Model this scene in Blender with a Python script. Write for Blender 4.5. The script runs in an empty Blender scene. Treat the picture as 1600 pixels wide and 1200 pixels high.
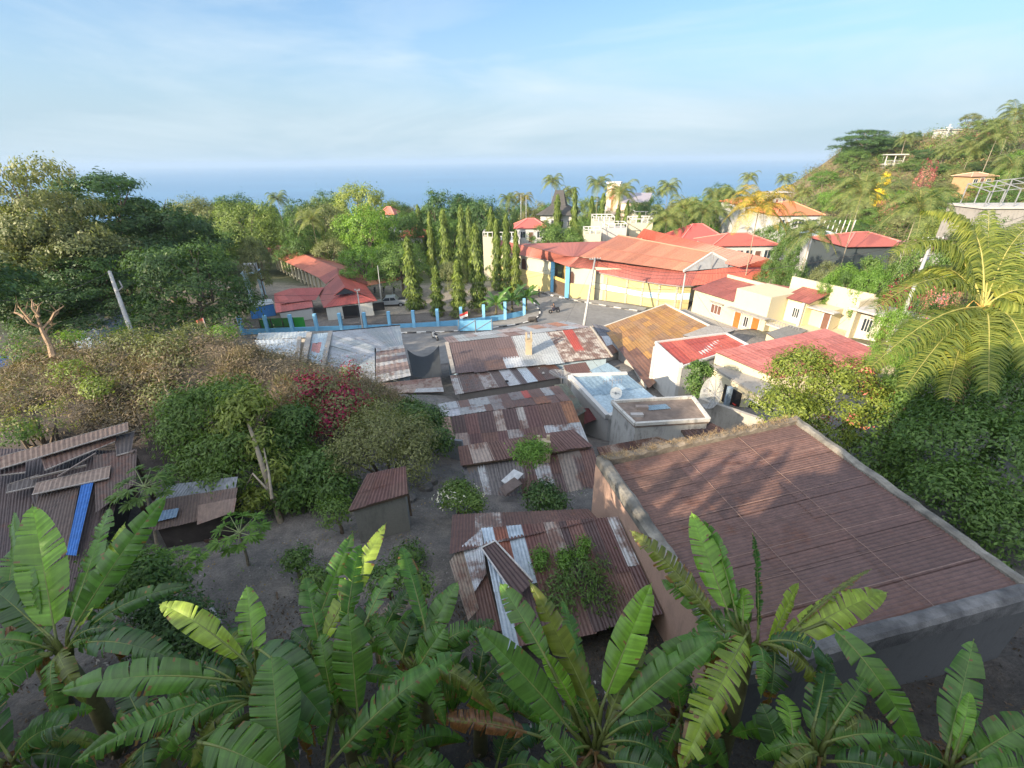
import bpy, math, random
import numpy as np
from mathutils import Vector, Matrix, noise as mnoise

S = bpy.context.scene
C = S.collection
R = math.radians

# ---------------------------------------------------------------- camera
F = 700.0; PITCH = math.atan(349.5/700); ROLL = R(.77)
ct, st, cr, sr = math.cos(PITCH), math.sin(PITCH), math.cos(ROLL), math.sin(ROLL)
cam = bpy.data.cameras.new('camera'); co = bpy.data.objects.new('camera', cam); C.objects.link(co)
S.camera = co
cam.sensor_width = 36; cam.sensor_fit = 'HORIZONTAL'; cam.lens = F/1600*36
cam.clip_start = .05; cam.clip_end = 90000
_r = Vector((1, 0, 0)); _u = Vector((0, st, ct)); _f = Vector((0, ct, -st))
_x = _r*cr-_u*sr; _y = _r*sr+_u*cr
co.matrix_world = Matrix(((_x.x, _y.x, -_f.x, 0), (_x.y, _y.y, -_f.y, 0), (_x.z, _y.z, -_f.z, 0), (0, 0, 0, 1)))

# ---------------------------------------------------------------- light
SKY_FILL = 8.2
SUN_EL = 20.5; SUN_AZ = 51.0            # the light travels towards azimuth 33.5 deg right of +Y
w = bpy.data.worlds.new('World'); S.world = w; w.use_nodes = True
nt = w.node_tree; nt.nodes.clear()
def N(t, kind, **k):
    n = t.nodes.new(kind)
    for a, b in k.items():
        if a.startswith('i_'): n.inputs[a[2:].replace('_', ' ')].default_value = b
        else: setattr(n, a, b)
    return n
sky = N(nt, 'ShaderNodeTexSky', sky_type='NISHITA', sun_disc=False, sun_elevation=R(SUN_EL), sun_rotation=R(180+SUN_AZ),
        air_density=1.0, dust_density=.6, ozone_density=2.2, altitude=80)
bg = N(nt, 'ShaderNodeBackground'); bg.inputs[1].default_value = .092
ow = N(nt, 'ShaderNodeOutputWorld')
tc = N(nt, 'ShaderNodeTexCoord'); mp = N(nt, 'ShaderNodeMapping')
mp.inputs['Scale'].default_value = (1.2, 1.2, 6.5); mp.inputs['Rotation'].default_value = (.15, .25, .5)
nz = N(nt, 'ShaderNodeTexNoise'); nz.inputs['Scale'].default_value = 1.5; nz.inputs['Detail'].default_value = 5; nz.inputs['Roughness'].default_value = .55
nz.inputs['Distortion'].default_value = .6
rp = N(nt, 'ShaderNodeValToRGB'); rp.color_ramp.elements[0].position = .46; rp.color_ramp.elements[1].position = .74
rp.color_ramp.elements[1].color = (.62, .62, .62, 1)
mx = N(nt, 'ShaderNodeMixRGB'); mx.inputs[2].default_value = (4.3, 4.9, 5.3, 1)
L = nt.links
L.new(tc.outputs['Generated'], mp.inputs[0]); L.new(mp.outputs[0], nz.inputs[0]); L.new(nz.outputs[0], rp.inputs[0])
sp = N(nt, 'ShaderNodeSeparateXYZ'); L.new(tc.outputs['Generated'], sp.inputs[0])
# marine haze whitens the sky towards the horizon
hr = N(nt, 'ShaderNodeValToRGB'); e_ = hr.color_ramp.elements; e_[0].position = 0; e_[0].color = (1, 1, 1, 1); e_[1].position = .5; e_[1].color = (0, 0, 0, 1)
q_ = e_.new(.07); q_.color = (.93,)*3+(1,); q_ = e_.new(.2); q_.color = (.42,)*3+(1,); q_ = e_.new(.3); q_.color = (.1,)*3+(1,)
L.new(sp.outputs[2], hr.inputs[0])
hz_ = N(nt, 'ShaderNodeMixRGB'); hz_.inputs[2].default_value = (2.75, 3.6, 4.2, 1); L.new(hr.outputs[0], hz_.inputs[0])
bl_ = N(nt, 'ShaderNodeMixRGB', blend_type='MULTIPLY'); bl_.inputs[0].default_value = 1; bl_.inputs[2].default_value = (.74, .98, 1.16, 1); L.new(sky.outputs[0], bl_.inputs[1]); L.new(bl_.outputs[0], hz_.inputs[1])
L.new(rp.outputs[0], mx.inputs[0]); L.new(hz_.outputs[0], mx.inputs[1])
# added fill: sky brightened overhead and behind the view to lift the shade
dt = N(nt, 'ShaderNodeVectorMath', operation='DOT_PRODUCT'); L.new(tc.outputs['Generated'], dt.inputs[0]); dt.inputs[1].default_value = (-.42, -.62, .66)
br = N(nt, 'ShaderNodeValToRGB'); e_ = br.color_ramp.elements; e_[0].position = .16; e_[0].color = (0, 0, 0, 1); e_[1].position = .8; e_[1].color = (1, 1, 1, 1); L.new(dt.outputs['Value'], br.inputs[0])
cl = N(nt, 'ShaderNodeMixRGB', blend_type='ADD'); cl.inputs[2].default_value = (SKY_FILL, SKY_FILL*.98, SKY_FILL*.96, 1); L.new(br.outputs[0], cl.inputs[0]); L.new(mx.outputs[0], cl.inputs[1])
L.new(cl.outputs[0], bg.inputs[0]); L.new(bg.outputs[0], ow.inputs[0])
sl = bpy.data.lights.new('sun', 'SUN'); sl.energy = 5.0; sl.angle = R(.55); sl.color = (1, .84, .64)
so = bpy.data.objects.new('sun', sl); C.objects.link(so)
SD = Vector((math.sin(R(SUN_AZ))*math.cos(R(SUN_EL)), math.cos(R(SUN_AZ))*math.cos(R(SUN_EL)), -math.sin(R(SUN_EL))))
so.rotation_euler = SD.to_track_quat('-Z', 'Y').to_euler()
S.view_settings.view_transform = 'Standard'; S.view_settings.look = 'None'; S.view_settings.gamma = 1
S.view_settings.exposure = 1.14
S.cycles.max_bounces = 6; S.cycles.diffuse_bounces = 3; S.cycles.glossy_bounces = 2; S.cycles.transparent_max_bounces = 8
S.cycles.transmission_bounces = 3; S.cycles.volume_bounces = 1
S.cycles.use_denoising = True

# ---------------------------------------------------------------- pixel helpers
def ray(px, py):
    x = (px-800)/F; y = (600-py)/F
    a = x*cr+y*sr; b = -x*sr+y*cr
    return Vector((a, ct+b*st, -st+b*ct))
def Z(px, py, z):
    r = ray(px, py); return r*(z/r.z)
def D(px, py, d): return ray(px, py)*d
V = Vector
rnd = random.Random(7)

# ---------------------------------------------------------------- object helpers
def tag(o, label=None, cat=None, group=None, kind=None):
    if label: o['label'] = label
    if cat: o['category'] = cat
    if group: o['group'] = group
    if kind: o['kind'] = kind
    return o
def thing(name, label, cat, loc=(0, 0, 0), group=None, rz=0):
    o = bpy.data.objects.new(name, None); C.objects.link(o); o.location = loc; o.rotation_euler = (0, 0, rz)
    o.empty_display_size = .2
    return tag(o, label, cat, group)
def wloc(p):
    l = V((0, 0, 0))
    while p: l = l+V(p.location); p = p.parent
    return l
def link(name, me, parent=None, local=False):
    o = bpy.data.objects.new(name, me); C.objects.link(o)
    if parent: o.parent = parent
    return o
def copy_tree(o, parent=None):
    c = o.copy(); C.objects.link(c)
    if parent: c.parent = parent
    for ch in list(o.children): copy_tree(ch, c)
    return c
def npmesh(name, v, f, mats, tint=None, smooth=False, mi=None):
    """v (n,3), f (m,k) arrays -> mesh"""
    v = np.asarray(v, dtype=np.float32); f = np.asarray(f, dtype=np.int32)
    me = bpy.data.meshes.new(name); k = f.shape[1]
    me.vertices.add(len(v)); me.vertices.foreach_set('co', v.ravel())
    me.loops.add(f.size); me.loops.foreach_set('vertex_index', f.ravel())
    me.polygons.add(len(f)); me.polygons.foreach_set('loop_start', np.arange(0, f.size, k, dtype=np.int32))
    me.polygons.foreach_set('loop_total', np.full(len(f), k, dtype=np.int32))
    if smooth: me.polygons.foreach_set('use_smooth', np.ones(len(f), dtype=bool))
    if mi is not None: me.polygons.foreach_set('material_index', np.asarray(mi, dtype=np.int32))
    for m in (mats if isinstance(mats, (list, tuple)) else [mats]): me.materials.append(m)
    if tint is not None:
        a = me.attributes.new('tint', 'FLOAT_COLOR', 'FACE'); a.data.foreach_set('color', np.asarray(tint, dtype=np.float32).ravel())
    me.update(calc_edges=True)
    return me

class MB:
    def __init__(s): s.v = []; s.f = []; s.c = []; s.m = []; s.cur = (.5, .5, .5, 0); s.mi = 0
    def face(s, pts, c=None, mi=None):
        n = len(s.v); s.v += [tuple(p) for p in pts]; s.f.append(tuple(range(n, n+len(pts)))); s.c.append(c or s.cur); s.m.append(s.mi if mi is None else mi)
    def faces(s, vs, fs, c=None):
        n = len(s.v); s.v += [tuple(p) for p in vs]
        for f in fs: s.f.append(tuple(i+n for i in f)); s.c.append(c or s.cur); s.m.append(s.mi)
    def hexa(s, a, b, c=None):
        """a: 4 bottom pts ccw, b: 4 top pts"""
        s.faces(list(a)+list(b), [(3, 2, 1, 0), (4, 5, 6, 7), (0, 1, 5, 4), (1, 2, 6, 5), (2, 3, 7, 6), (3, 0, 4, 7)], c)
    def box(s, x0, y0, z0, x1, y1, z1, c=None):
        s.hexa([(x0, y0, z0), (x1, y0, z0), (x1, y1, z0), (x0, y1, z0)], [(x0, y0, z1), (x1, y0, z1), (x1, y1, z1), (x0, y1, z1)], c)
    def obox(s, o, X, Y, Zv, c=None):
        """oriented box from corner o with edge vectors"""
        o = V(o); a = [o, o+X, o+X+Y, o+Y]; s.hexa(a, [p+Zv for p in a], c)
    def beam(s, a, b, w, h=None, up=V((0, 0, 1)), c=None):
        a = V(a); b = V(b); h = h or w; t = (b-a).normalized(); x = t.cross(up)
        if x.length < 1e-4: x = t.cross(V((1, 0, 0)))
        x.normalize(); y = x.cross(t)
        q = [x*w/2+y*h/2, -x*w/2+y*h/2, -x*w/2-y*h/2, x*w/2-y*h/2]
        s.hexa([a+p for p in q], [b+p for p in q], c)
    def tube(s, pts, rad, n=6, c=None, cap=True):
        pts = [V(p) for p in pts]; base = len(s.v); m = len(pts)
        if not isinstance(rad, (list, tuple)): rad = [rad]*m
        ref = V((0, 0, 1)) if abs((pts[-1]-pts[0]).normalized().z) < .9 else V((1, 0, 0))
        for i, p in enumerate(pts):
            t = (pts[min(i+1, m-1)]-pts[max(i-1, 0)]).normalized(); x = t.cross(ref).normalized(); y = t.cross(x)
            for k in range(n):
                a = 2*math.pi*k/n; s.v.append(tuple(p+(x*math.cos(a)+y*math.sin(a))*rad[i]))
        for i in range(m-1):
            for k in range(n):
                q = base+i*n; s.f.append((q+k, q+(k+1) % n, q+n+(k+1) % n, q+n+k)); s.c.append(c or s.cur); s.m.append(s.mi)
        if cap:
            s.f.append(tuple(base+k for k in range(n))[::-1]); s.c.append(c or s.cur); s.m.append(s.mi)
            s.f.append(tuple(base+(m-1)*n+k for k in range(n))); s.c.append(c or s.cur); s.m.append(s.mi)
    def prism(s, poly, z0, z1, c=None, top=True, bottom=False):
        """poly of xy; z0/z1 number or list per corner"""
        n = len(poly); b = len(s.v); c = c or s.cur
        a0 = z0 if isinstance(z0, (list, tuple)) else [z0]*n; a1 = z1 if isinstance(z1, (list, tuple)) else [z1]*n
        s.v += [(p[0], p[1], a0[i]) for i, p in enumerate(poly)]+[(p[0], p[1], a1[i]) for i, p in enumerate(poly)]
        ar = sum(poly[i][0]*poly[(i+1) % n][1]-poly[(i+1) % n][0]*poly[i][1] for i in range(n))
        for i in range(n):
            j = (i+1) % n; q = (b+i, b+j, b+n+j, b+n+i)
            s.f.append(q if ar > 0 else q[::-1]); s.c.append(c); s.m.append(s.mi)
        if top:
            q = tuple(b+n+i for i in range(n)); s.f.append(q if ar > 0 else q[::-1]); s.c.append(c); s.m.append(s.mi)
        if bottom:
            q = tuple(b+i for i in range(n)); s.f.append(q[::-1] if ar > 0 else q); s.c.append(c); s.m.append(s.mi)
    def build(s, name, mats, parent=None, smooth=False, local=False):
        off = V((0, 0, 0)) if (local or parent is None) else wloc(parent)
        me = bpy.data.meshes.new(name)
        me.from_pydata([(v[0]-off.x, v[1]-off.y, v[2]-off.z) for v in s.v], [], s.f)
        for m in (mats if isinstance(mats, (list, tuple)) else [mats]): me.materials.append(m)
        a = me.attributes.new('tint', 'FLOAT_COLOR', 'FACE'); a.data.foreach_set('color', np.array(s.c, dtype=np.float32).ravel())
        if any(s.m): me.polygons.foreach_set('material_index', s.m)
        if smooth: me.polygons.foreach_set('use_smooth', [True]*len(s.f))
        me.update()
        return link(name, me, parent)
# ---------------------------------------------------------------- materials
def newmat(name):
    m = bpy.data.materials.new(name); m.use_nodes = True; t = m.node_tree; t.nodes.clear()
    o = N(t, 'ShaderNodeOutputMaterial'); p = N(t, 'ShaderNodeBsdfPrincipled'); t.links.new(p.outputs[0], o.inputs[0])
    return m, t, p, o
def ramp(t, src, stops):
    r = N(t, 'ShaderNodeValToRGB'); e = r.color_ramp.elements
    e[0].position, e[0].color = stops[0][0], (*stops[0][1], 1); e[1].position, e[1].color = stops[-1][0], (*stops[-1][1], 1)
    for p, c in stops[1:-1]:
        q = e.new(p); q.color = (*c, 1)
    t.links.new(src, r.inputs[0]); return r.outputs[0]
def noise(t, scale, detail=4, rough=.6, vec=None, sc=None):
    n = N(t, 'ShaderNodeTexNoise'); n.inputs['Scale'].default_value = scale; n.inputs['Detail'].default_value = detail; n.inputs['Roughness'].default_value = rough
    if vec is None:
        g = N(t, 'ShaderNodeNewGeometry'); vec = g.outputs['Position']
    if sc:
        m = N(t, 'ShaderNodeMapping'); m.inputs['Scale'].default_value = sc; t.links.new(vec, m.inputs[0]); vec = m.outputs[0]
    t.links.new(vec, n.inputs['Vector']); return n.outputs[0]
def mix(t, fac, a, b, mode='MIX'):
    m = N(t, 'ShaderNodeMixRGB', blend_type=mode)
    for i, x in ((0, fac), (1, a), (2, b)):
        if isinstance(x, (int, float)): m.inputs[i].default_value = x
        elif isinstance(x, tuple): m.inputs[i].default_value = (*x, 1)
        else: t.links.new(x, m.inputs[i])
    return m.outputs[0]
def bump(t, p, h, s=.3, d=.02):
    b = N(t, 'ShaderNodeBump'); b.inputs['Strength'].default_value = s; b.inputs['Distance'].default_value = d
    t.links.new(h, b.inputs['Height']); t.links.new(b.outputs[0], p.inputs['Normal'])
def M(name, col, rough=.7, var=.25, scale=3, dark=None, metal=0, bmp=.15, dirt=.35, sc=None):
    """plain painted / mineral surface with mottling and stains"""
    m, t, p, o = newmat(name); p.inputs['Roughness'].default_value = rough; p.inputs['Metallic'].default_value = metal
    n1 = noise(t, scale, 5, .65, sc=sc); n2 = noise(t, scale*.23, 3, .5); n3 = noise(t, scale*9, 3, .6)
    c = mix(t, 1, col, ramp(t, n1, [(.25, (1-var,)*3), (.75, (1+var*.4,)*3)]), 'MULTIPLY')
    c = mix(t, ramp(t, n2, [(.45, (0, 0, 0)), (.75, (dirt,)*3)]), c, dark or tuple(x*.35 for x in col))
    t.links.new(c, p.inputs['Base Color']); bump(t, p, n3, bmp, .02)
    return m
def M_wall(name, col, stain=(.06, .055, .05), amount=.5, rough=.85):
    """rendered wall with water streaks"""
    m, t, p, o = newmat(name); p.inputs['Roughness'].default_value = rough
    a = noise(t, 2.2, 6, .7, sc=(1.6, 1.6, .28)); b = noise(t, 1.1, 5, .7); d = noise(t, 22, 4, .6)
    f = mix(t, 1, ramp(t, a, [(.46, (0, 0, 0)), (.66, (1, 1, 1))]), ramp(t, b, [(.4, (0, 0, 0)), (.7, (amount,)*3)]), 'MULTIPLY')
    c = mix(t, 1, col, ramp(t, d, [(.3, (.88,)*3), (.7, (1.03,)*3)]), 'MULTIPLY')
    c = mix(t, f, c, stain); t.links.new(c, p.inputs['Base Color']); bump(t, p, d, .2, .01)
    return m
def M_sheet(name='sheet_metal'):
    """metal sheets: base colour and rust amount come from the face attribute tint"""
    m, t, p, o = newmat(name)
    a = N(t, 'ShaderNodeAttribute', attribute_name='tint')
    n1 = noise(t, 1.3, 6, .7); n2 = noise(t, 7, 5, .7); n3 = noise(t, 38, 3, .6); n4 = noise(t, .5, 3, .5)
    c = mix(t, 1, a.outputs['Color'], ramp(t, n2, [(.3, (.66,)*3), (.7, (1.18,)*3)]), 'MULTIPLY')
    c = mix(t, ramp(t, n4, [(.35, (.0,)*3), (.7, (.35,)*3)]), c, mix(t, 1, c, (1.25, 1.12, 1.0), 'MULTIPLY'))
    th = N(t, 'ShaderNodeMath', operation='ADD'); t.links.new(n1, th.inputs[0])
    mu = N(t, 'ShaderNodeMath', operation='MULTIPLY_ADD'); t.links.new(a.outputs['Alpha'], mu.inputs[0]); mu.inputs[1].default_value = .68; mu.inputs[2].default_value = -.33
    t.links.new(mu.outputs[0], th.inputs[1])
    ad = N(t, 'ShaderNodeMath', operation='MULTIPLY_ADD'); t.links.new(n2, ad.inputs[0]); ad.inputs[1].default_value = .3; t.links.new(th.outputs[0], ad.inputs[2])
    f = ramp(t, ad.outputs[0], [(.55, (0, 0, 0)), (.66, (.85,)*3)])
    rust = ramp(t, n2, [(.25, (.055, .025, .018)), (.55, (.13, .06, .04)), (.8, (.22, .11, .07))])
    c = mix(t, f, c, rust)
    c = mix(t, ramp(t, n3, [(.62, (0, 0, 0)), (.75, (.3,)*3)]), c, (.05, .035, .03))
    t.links.new(c, p.inputs['Base Color']); p.inputs['Roughness'].default_value = .55; p.inputs['Metallic'].default_value = .12
    bump(t, p, n3, .12, .006)
    return m
def M_leaf(name, ca, cb, trans=.35, rough=.5, var=None, brown=None):
    m, t, p, o = newmat(name); g = N(t, 'ShaderNodeNewGeometry')
    stops = [(0, ca), (.75, cb)] if not brown else [(0, ca), (1-brown-.1, cb), (1-brown, (.2, .14, .05)), (1, (.16, .09, .04))]
    if not brown: stops = [(0, ca), (.5, tuple((x+y)/2 for x, y in zip(ca, cb))), (1, cb)]
    c = ramp(t, g.outputs['Random Per Island'], stops)
    oi = N(t, 'ShaderNodeObjectInfo')
    c = mix(t, 1, c, ramp(t, oi.outputs['Random'], [(0, (.82, .86, .8)), (.5, (1, 1, 1)), (1, (1.22, 1.12, 1.0))]), 'MULTIPLY')
    t.links.new(c, p.inputs['Base Color']); p.inputs['Roughness'].default_value = rough
    try: p.inputs['Specular IOR Level'].default_value = .35
    except Exception: pass
    tr = N(t, 'ShaderNodeBsdfTranslucent'); t.links.new(mix(t, 1, c, (1.5, 1.7, .6), 'MULTIPLY'), tr.inputs[0])
    ms = N(t, 'ShaderNodeMixShader'); ms.inputs[0].default_value = trans
    t.links.new(p.outputs[0], ms.inputs[1]); t.links.new(tr.outputs[0], ms.inputs[2]); t.links.new(ms.outputs[0], o.inputs[0])
    return m
def M_tint(name, rough=.7, trans=0, metal=0, n=.2, scale=6):
    """colour straight from the face attribute tint, with mottling"""
    m, t, p, o = newmat(name); a = N(t, 'ShaderNodeAttribute', attribute_name='tint')
    c = mix(t, 1, a.outputs['Color'], ramp(t, noise(t, scale, 5, .6), [(.25, (1-n,)*3), (.75, (1+n,)*3)]), 'MULTIPLY')
    t.links.new(c, p.inputs['Base Color']); p.inputs['Roughness'].default_value = rough; p.inputs['Metallic'].default_value = metal
    if trans:
        p.inputs['Specular IOR Level'].default_value = .5
        tr = N(t, 'ShaderNodeBsdfTranslucent'); t.links.new(mix(t, 1, c, (1.6, 1.8, .5), 'MULTIPLY'), tr.inputs[0])
        ms = N(t, 'ShaderNodeMixShader'); ms.inputs[0].default_value = trans
        t.links.new(p.outputs[0], ms.inputs[1]); t.links.new(tr.outputs[0], ms.inputs[2]); t.links.new(ms.outputs[0], o.inputs[0])
    return m
SHEET = M_sheet()
TINT = M_tint('painted')
DARK = M('dark_opening', (.012, .012, .013), .9, .2)
CONC = M_wall('concrete', (.30, .28, .25), (.07, .065, .06), .8)
CONCL = M_wall('pale_concrete', (.46, .43, .38), (.13, .12, .10), .7)
STAINW = M_wall('stained_whitewash', (.52, .50, .45), (.05, .05, .045), .95)
CREAM = M_wall('cream_paint', (.52, .46, .31), (.35, .3, .22), .35)
YEL = M_wall('yellow_paint', (.50, .41, .18), (.4, .33, .18), .4)
WHITE = M_wall('white_paint', (.50, .49, .46), (.3, .28, .25), .4)
PINKW = M_wall('pink_render', (.42, .27, .20), (.08, .07, .06), .6)
BARK = M('bark', (.16, .12, .085), .9, .5, 9, bmp=.5)
PALEBARK = M('pale_bark', (.34, .28, .20), .85, .4, 9, bmp=.4)
WOOD = M('old_wood', (.17, .12, .08), .85, .4, 6)
METAL = M('grey_metal', (.38, .38, .38), .5, .3, 5, metal=.4)
CONCP = M('pole_concrete', (.38, .37, .34), .8, .3, 4)
BLUEP = M_wall('blue_paint', (.16, .42, .62), (.1, .16, .2), .4)
REDP = M('red_paint', (.42, .07, .035), .6, .25, 3)
BROWNP = M('brown_shutter', (.16, .075, .05), .6, .25, 3)
ORD = M('orange_door', (.55, .13, .025), .5, .15, 3)
GLASS = M('dark_glass', (.03, .04, .05), .15, .2, 2)
RUSTR = (.122, .066, .052); DRUST = (.075, .045, .042); ZINC = (.29, .31, .32); LBLUE = (.22, .31, .37); DIRTY = (.22, .19, .17)
REDR = (.36, .07, .05); CORAL = (.52, .155, .075); ORUST = (.36, .19, .055); BLUER = (.04, .17, .5)
# ---------------------------------------------------------------- roof sheets
def q4(P, u, v):
    a, b, c, d = P; return (a*(1-u)+b*u)*(1-v)+(d*(1-u)+c*u)*v
def sheets(mb, P, nu=6, nv=2, pal=((RUSTR, .3),), pitch=.1, amp=.012, seed=1, ragged=.04, lift=.012, samples=4, fixed=None, vs=1, gap=.0, thick=0.0):
    """corrugated sheets over the quad P (a,b upper edge; d,c lower edge); grooves run a->d"""
    P = [V(p) for p in P]; rr = random.Random(seed); n = (P[1]-P[0]).cross(P[3]-P[0]).normalized()
    if n.z < 0: n = -n
    W = ((P[1]-P[0]).length+(P[2]-P[3]).length)/2
    ub = [i/nu+(rr.uniform(-.28, .28)/nu if 0 < i < nu and nu < 14 else 0) for i in range(nu+1)]
    for j in range(nv-1, -1, -1):
        vj = [rr.uniform(-.12, .12)/nv for _ in range(nu)]
        for i in range(nu):
            k = (fixed or {}).get((i, j))
            col, rust = k if k else pal[rr.randrange(len(pal))]
            f = rr.uniform(.85, 1.12); col = tuple(x*f for x in col)
            u0 = ub[i]-.006*(i > 0); u1 = ub[i+1]+.006*(i < nu-1)
            v0 = j/nv; v1 = (j+1)/nv+(.06/nv+abs(vj[i]) if j < nv-1 else rr.uniform(0, ragged))
            h = lift*(nv-1-j)*.0+lift*(j == 0)*.5+rr.uniform(0, lift)+(.006 if i % 2 else 0)+(nv-j)*lift*.6
            tl = rr.uniform(-lift, lift)*.7; sk = rr.uniform(-.006, .006)
            waves = max(2, round(W*(u1-u0)/pitch)); ns = waves*samples; b = len(mb.v)
            for a in range(vs+1):
                v = v0+(v1-v0)*a/vs
                for s_ in range(ns+1):
                    u = u0+(u1-u0)*s_/ns+sk*(v-v0)
                    p = q4(P, u, v)+n*(h+tl*(v-v0)/(v1-v0)*1.0+amp*math.sin(2*math.pi*s_/samples))
                    mb.v.append(tuple(p))
            cc = (*col, rust)
            for a in range(vs):
                for s_ in range(ns):
                    q = b+a*(ns+1)+s_; mb.f.append((q, q+1, q+ns+2, q+ns+1)); mb.c.append(cc); mb.m.append(mb.mi)
def roof(parent, P, name='roof', mat=None, under=True, **k):
    mb = MB(); sheets(mb, P, **k)
    if under:      # timber edge under the sheets
        P = [V(p) for p in P]; dz = V((0, 0, -.05))
        for a, b in ((0, 1), (1, 2), (2, 3), (3, 0)):
            mb.beam(P[a]*.985+P[(a+2) % 4]*.015+dz, P[b]*.985+P[(b+2) % 4]*.015+dz, .05, .07, c=(.12, .085, .06, .2))
    return mb.build(name, mat or SHEET, parent)
def inset(poly, d):
    c = sum((V((p[0], p[1])) for p in poly), V((0, 0)))/len(poly)
    return [(p[0]+(c.x-p[0])*d, p[1]+(c.y-p[1])*d) for p in poly]
def walls(parent, poly, z0, z1, mat, name='wall', top=True, c=None):
    mb = MB(); mb.prism([(p[0], p[1]) for p in poly], z0, z1, c=c, top=top); return mb.build(name, mat, parent)
# ---------------------------------------------------------------- terrain
CP = [(0,-25,-8.5),(-30,-25,-8),(30,-25,-8),(0,-5,-9.2),(0,2,-9.5),(-15,3,-9.8),(12,3,-9.2),(-4,9,-9.75),(-10,9,-9.9),(-3.5,10.5,-9.95),(-1.5,13,-10.9),(3,14,-11),(14,10,-10.5),(20,14,-11),
(-12,12,-10.4),(-17,13,-10.0),(-22,19.5,-8.0),(-19,18.6,-7.8),(-16,19.2,-7.45),(-13,19.6,-7.8),(-10.5,19.4,-8.7),(-14,22.5,-9.8),(-18,22.5,-9.4),(-8,19,-9.5),(-6,18.5,-10.6),
(-21,15.5,-9.2),(-17,15.6,-9.4),(-12.3,15.4,-10.7),(-9,15.8,-10.9),(-5.5,15,-11),(-22,25,-12),(-14,26,-13),(-8,25,-13.3),(-28,20,-10.5),(-34,16,-10),
(0,15,-12),(0,18,-13),(5,18,-13.2),(0,22,-14.4),(6,22,-14.8),(0,26,-16),(6,27,-16.5),(12,28,-16.3),(0,31,-17.5),(-10,35,-18),(-20,40,-19),(-30,38,-17),(10,35,-16.2),(10,44,-18.5),(18,40,-16.6),(21,52,-16.4),(26,30,-14),(24,40,-15.4),(34,40,-15),
(18,16,-11.5),(16,24,-14),(25,20,-12),(34,25,-12),(-14,57,-20.5),(-34,55,-19.8),(-50,52,-18),(2,62,-20.5),(8,72,-20.5),(20,65,-20.3),(14,55,-20.3),(0,52,-20.2),(-10,50,-20.2),
(-30,75,-21),(-15,75,-21),(0,85,-21.2),(-50,100,-22),(-30,100,-22),(20,85,-21),(30,65,-19.5),(45,70,-20),(60,60,-17),(44,50,-16.5),(45,35,-13),(60,30,-9),
(77,93,-16),(107,158,-17),(110,119,-12),(126,123,-9),(171,173,10),(156,186,5),(151,205,5.5),(147,216,3),(139,212,1),(132,216,-6),(138,233,-12),(104,215,-27),(165,175,8),(100,95,-11),(85,60,-9),(180,240,-8),(240,230,10),
(220,120,18),(300,50,25),(0,120,-25),(-60,130,-25),(60,130,-23),(0,200,-38),(-80,200,-36),(80,260,-38),(0,400,-58),(-200,400,-58),(200,400,-52),(0,900,-90),(-800,900,-90),(800,900,-85),
(-80,50,-15),(-150,50,-11),(-120,120,-20),(-300,100,-20),(300,300,0),(600,600,-50),(-600,300,-45),(600,100,20),(-900,-200,-40),(900,-200,30),(0,-300,10),(0,1600,-120),(-1500,1200,-120),(1500,1600,-120),(0,2400,-120)]
_P = np.array(CP, dtype=float); _n = len(_P)
_K = np.linalg.norm(_P[:, None, :2]-_P[None, :, :2], axis=2)+np.eye(_n)*.0
_A = np.zeros((_n+3, _n+3)); _A[:_n, :_n] = _K; _A[:_n, _n] = 1; _A[:_n, _n+1:] = _P[:, :2]; _A[_n:, :_n] = _A[:_n, _n:].T
_W = np.linalg.solve(_A, np.concatenate([_P[:, 2], np.zeros(3)]))
def gzs(x, y):
    x = np.asarray(x, float).ravel(); y = np.asarray(y, float).ravel()
    k = np.sqrt((x[:, None]-_P[:, 0])**2+(y[:, None]-_P[:, 1])**2)
    return k@_W[:_n]+_W[_n]+_W[_n+1]*x+_W[_n+2]*y
def gz(x, y): return float(gzs([x], [y])[0])
def ground_hit(px, py, t=40):
    r = ray(px, py)
    while t < 400:
        p = r*t
        if p.z < gz(p.x, p.y): return p
        t += 1.5
    return r*150
def fbm(x, y, s, o=4):
    return mnoise.fractal(V((x/s, y/s, 3.7)), 1.0, 2.1, o)
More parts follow.
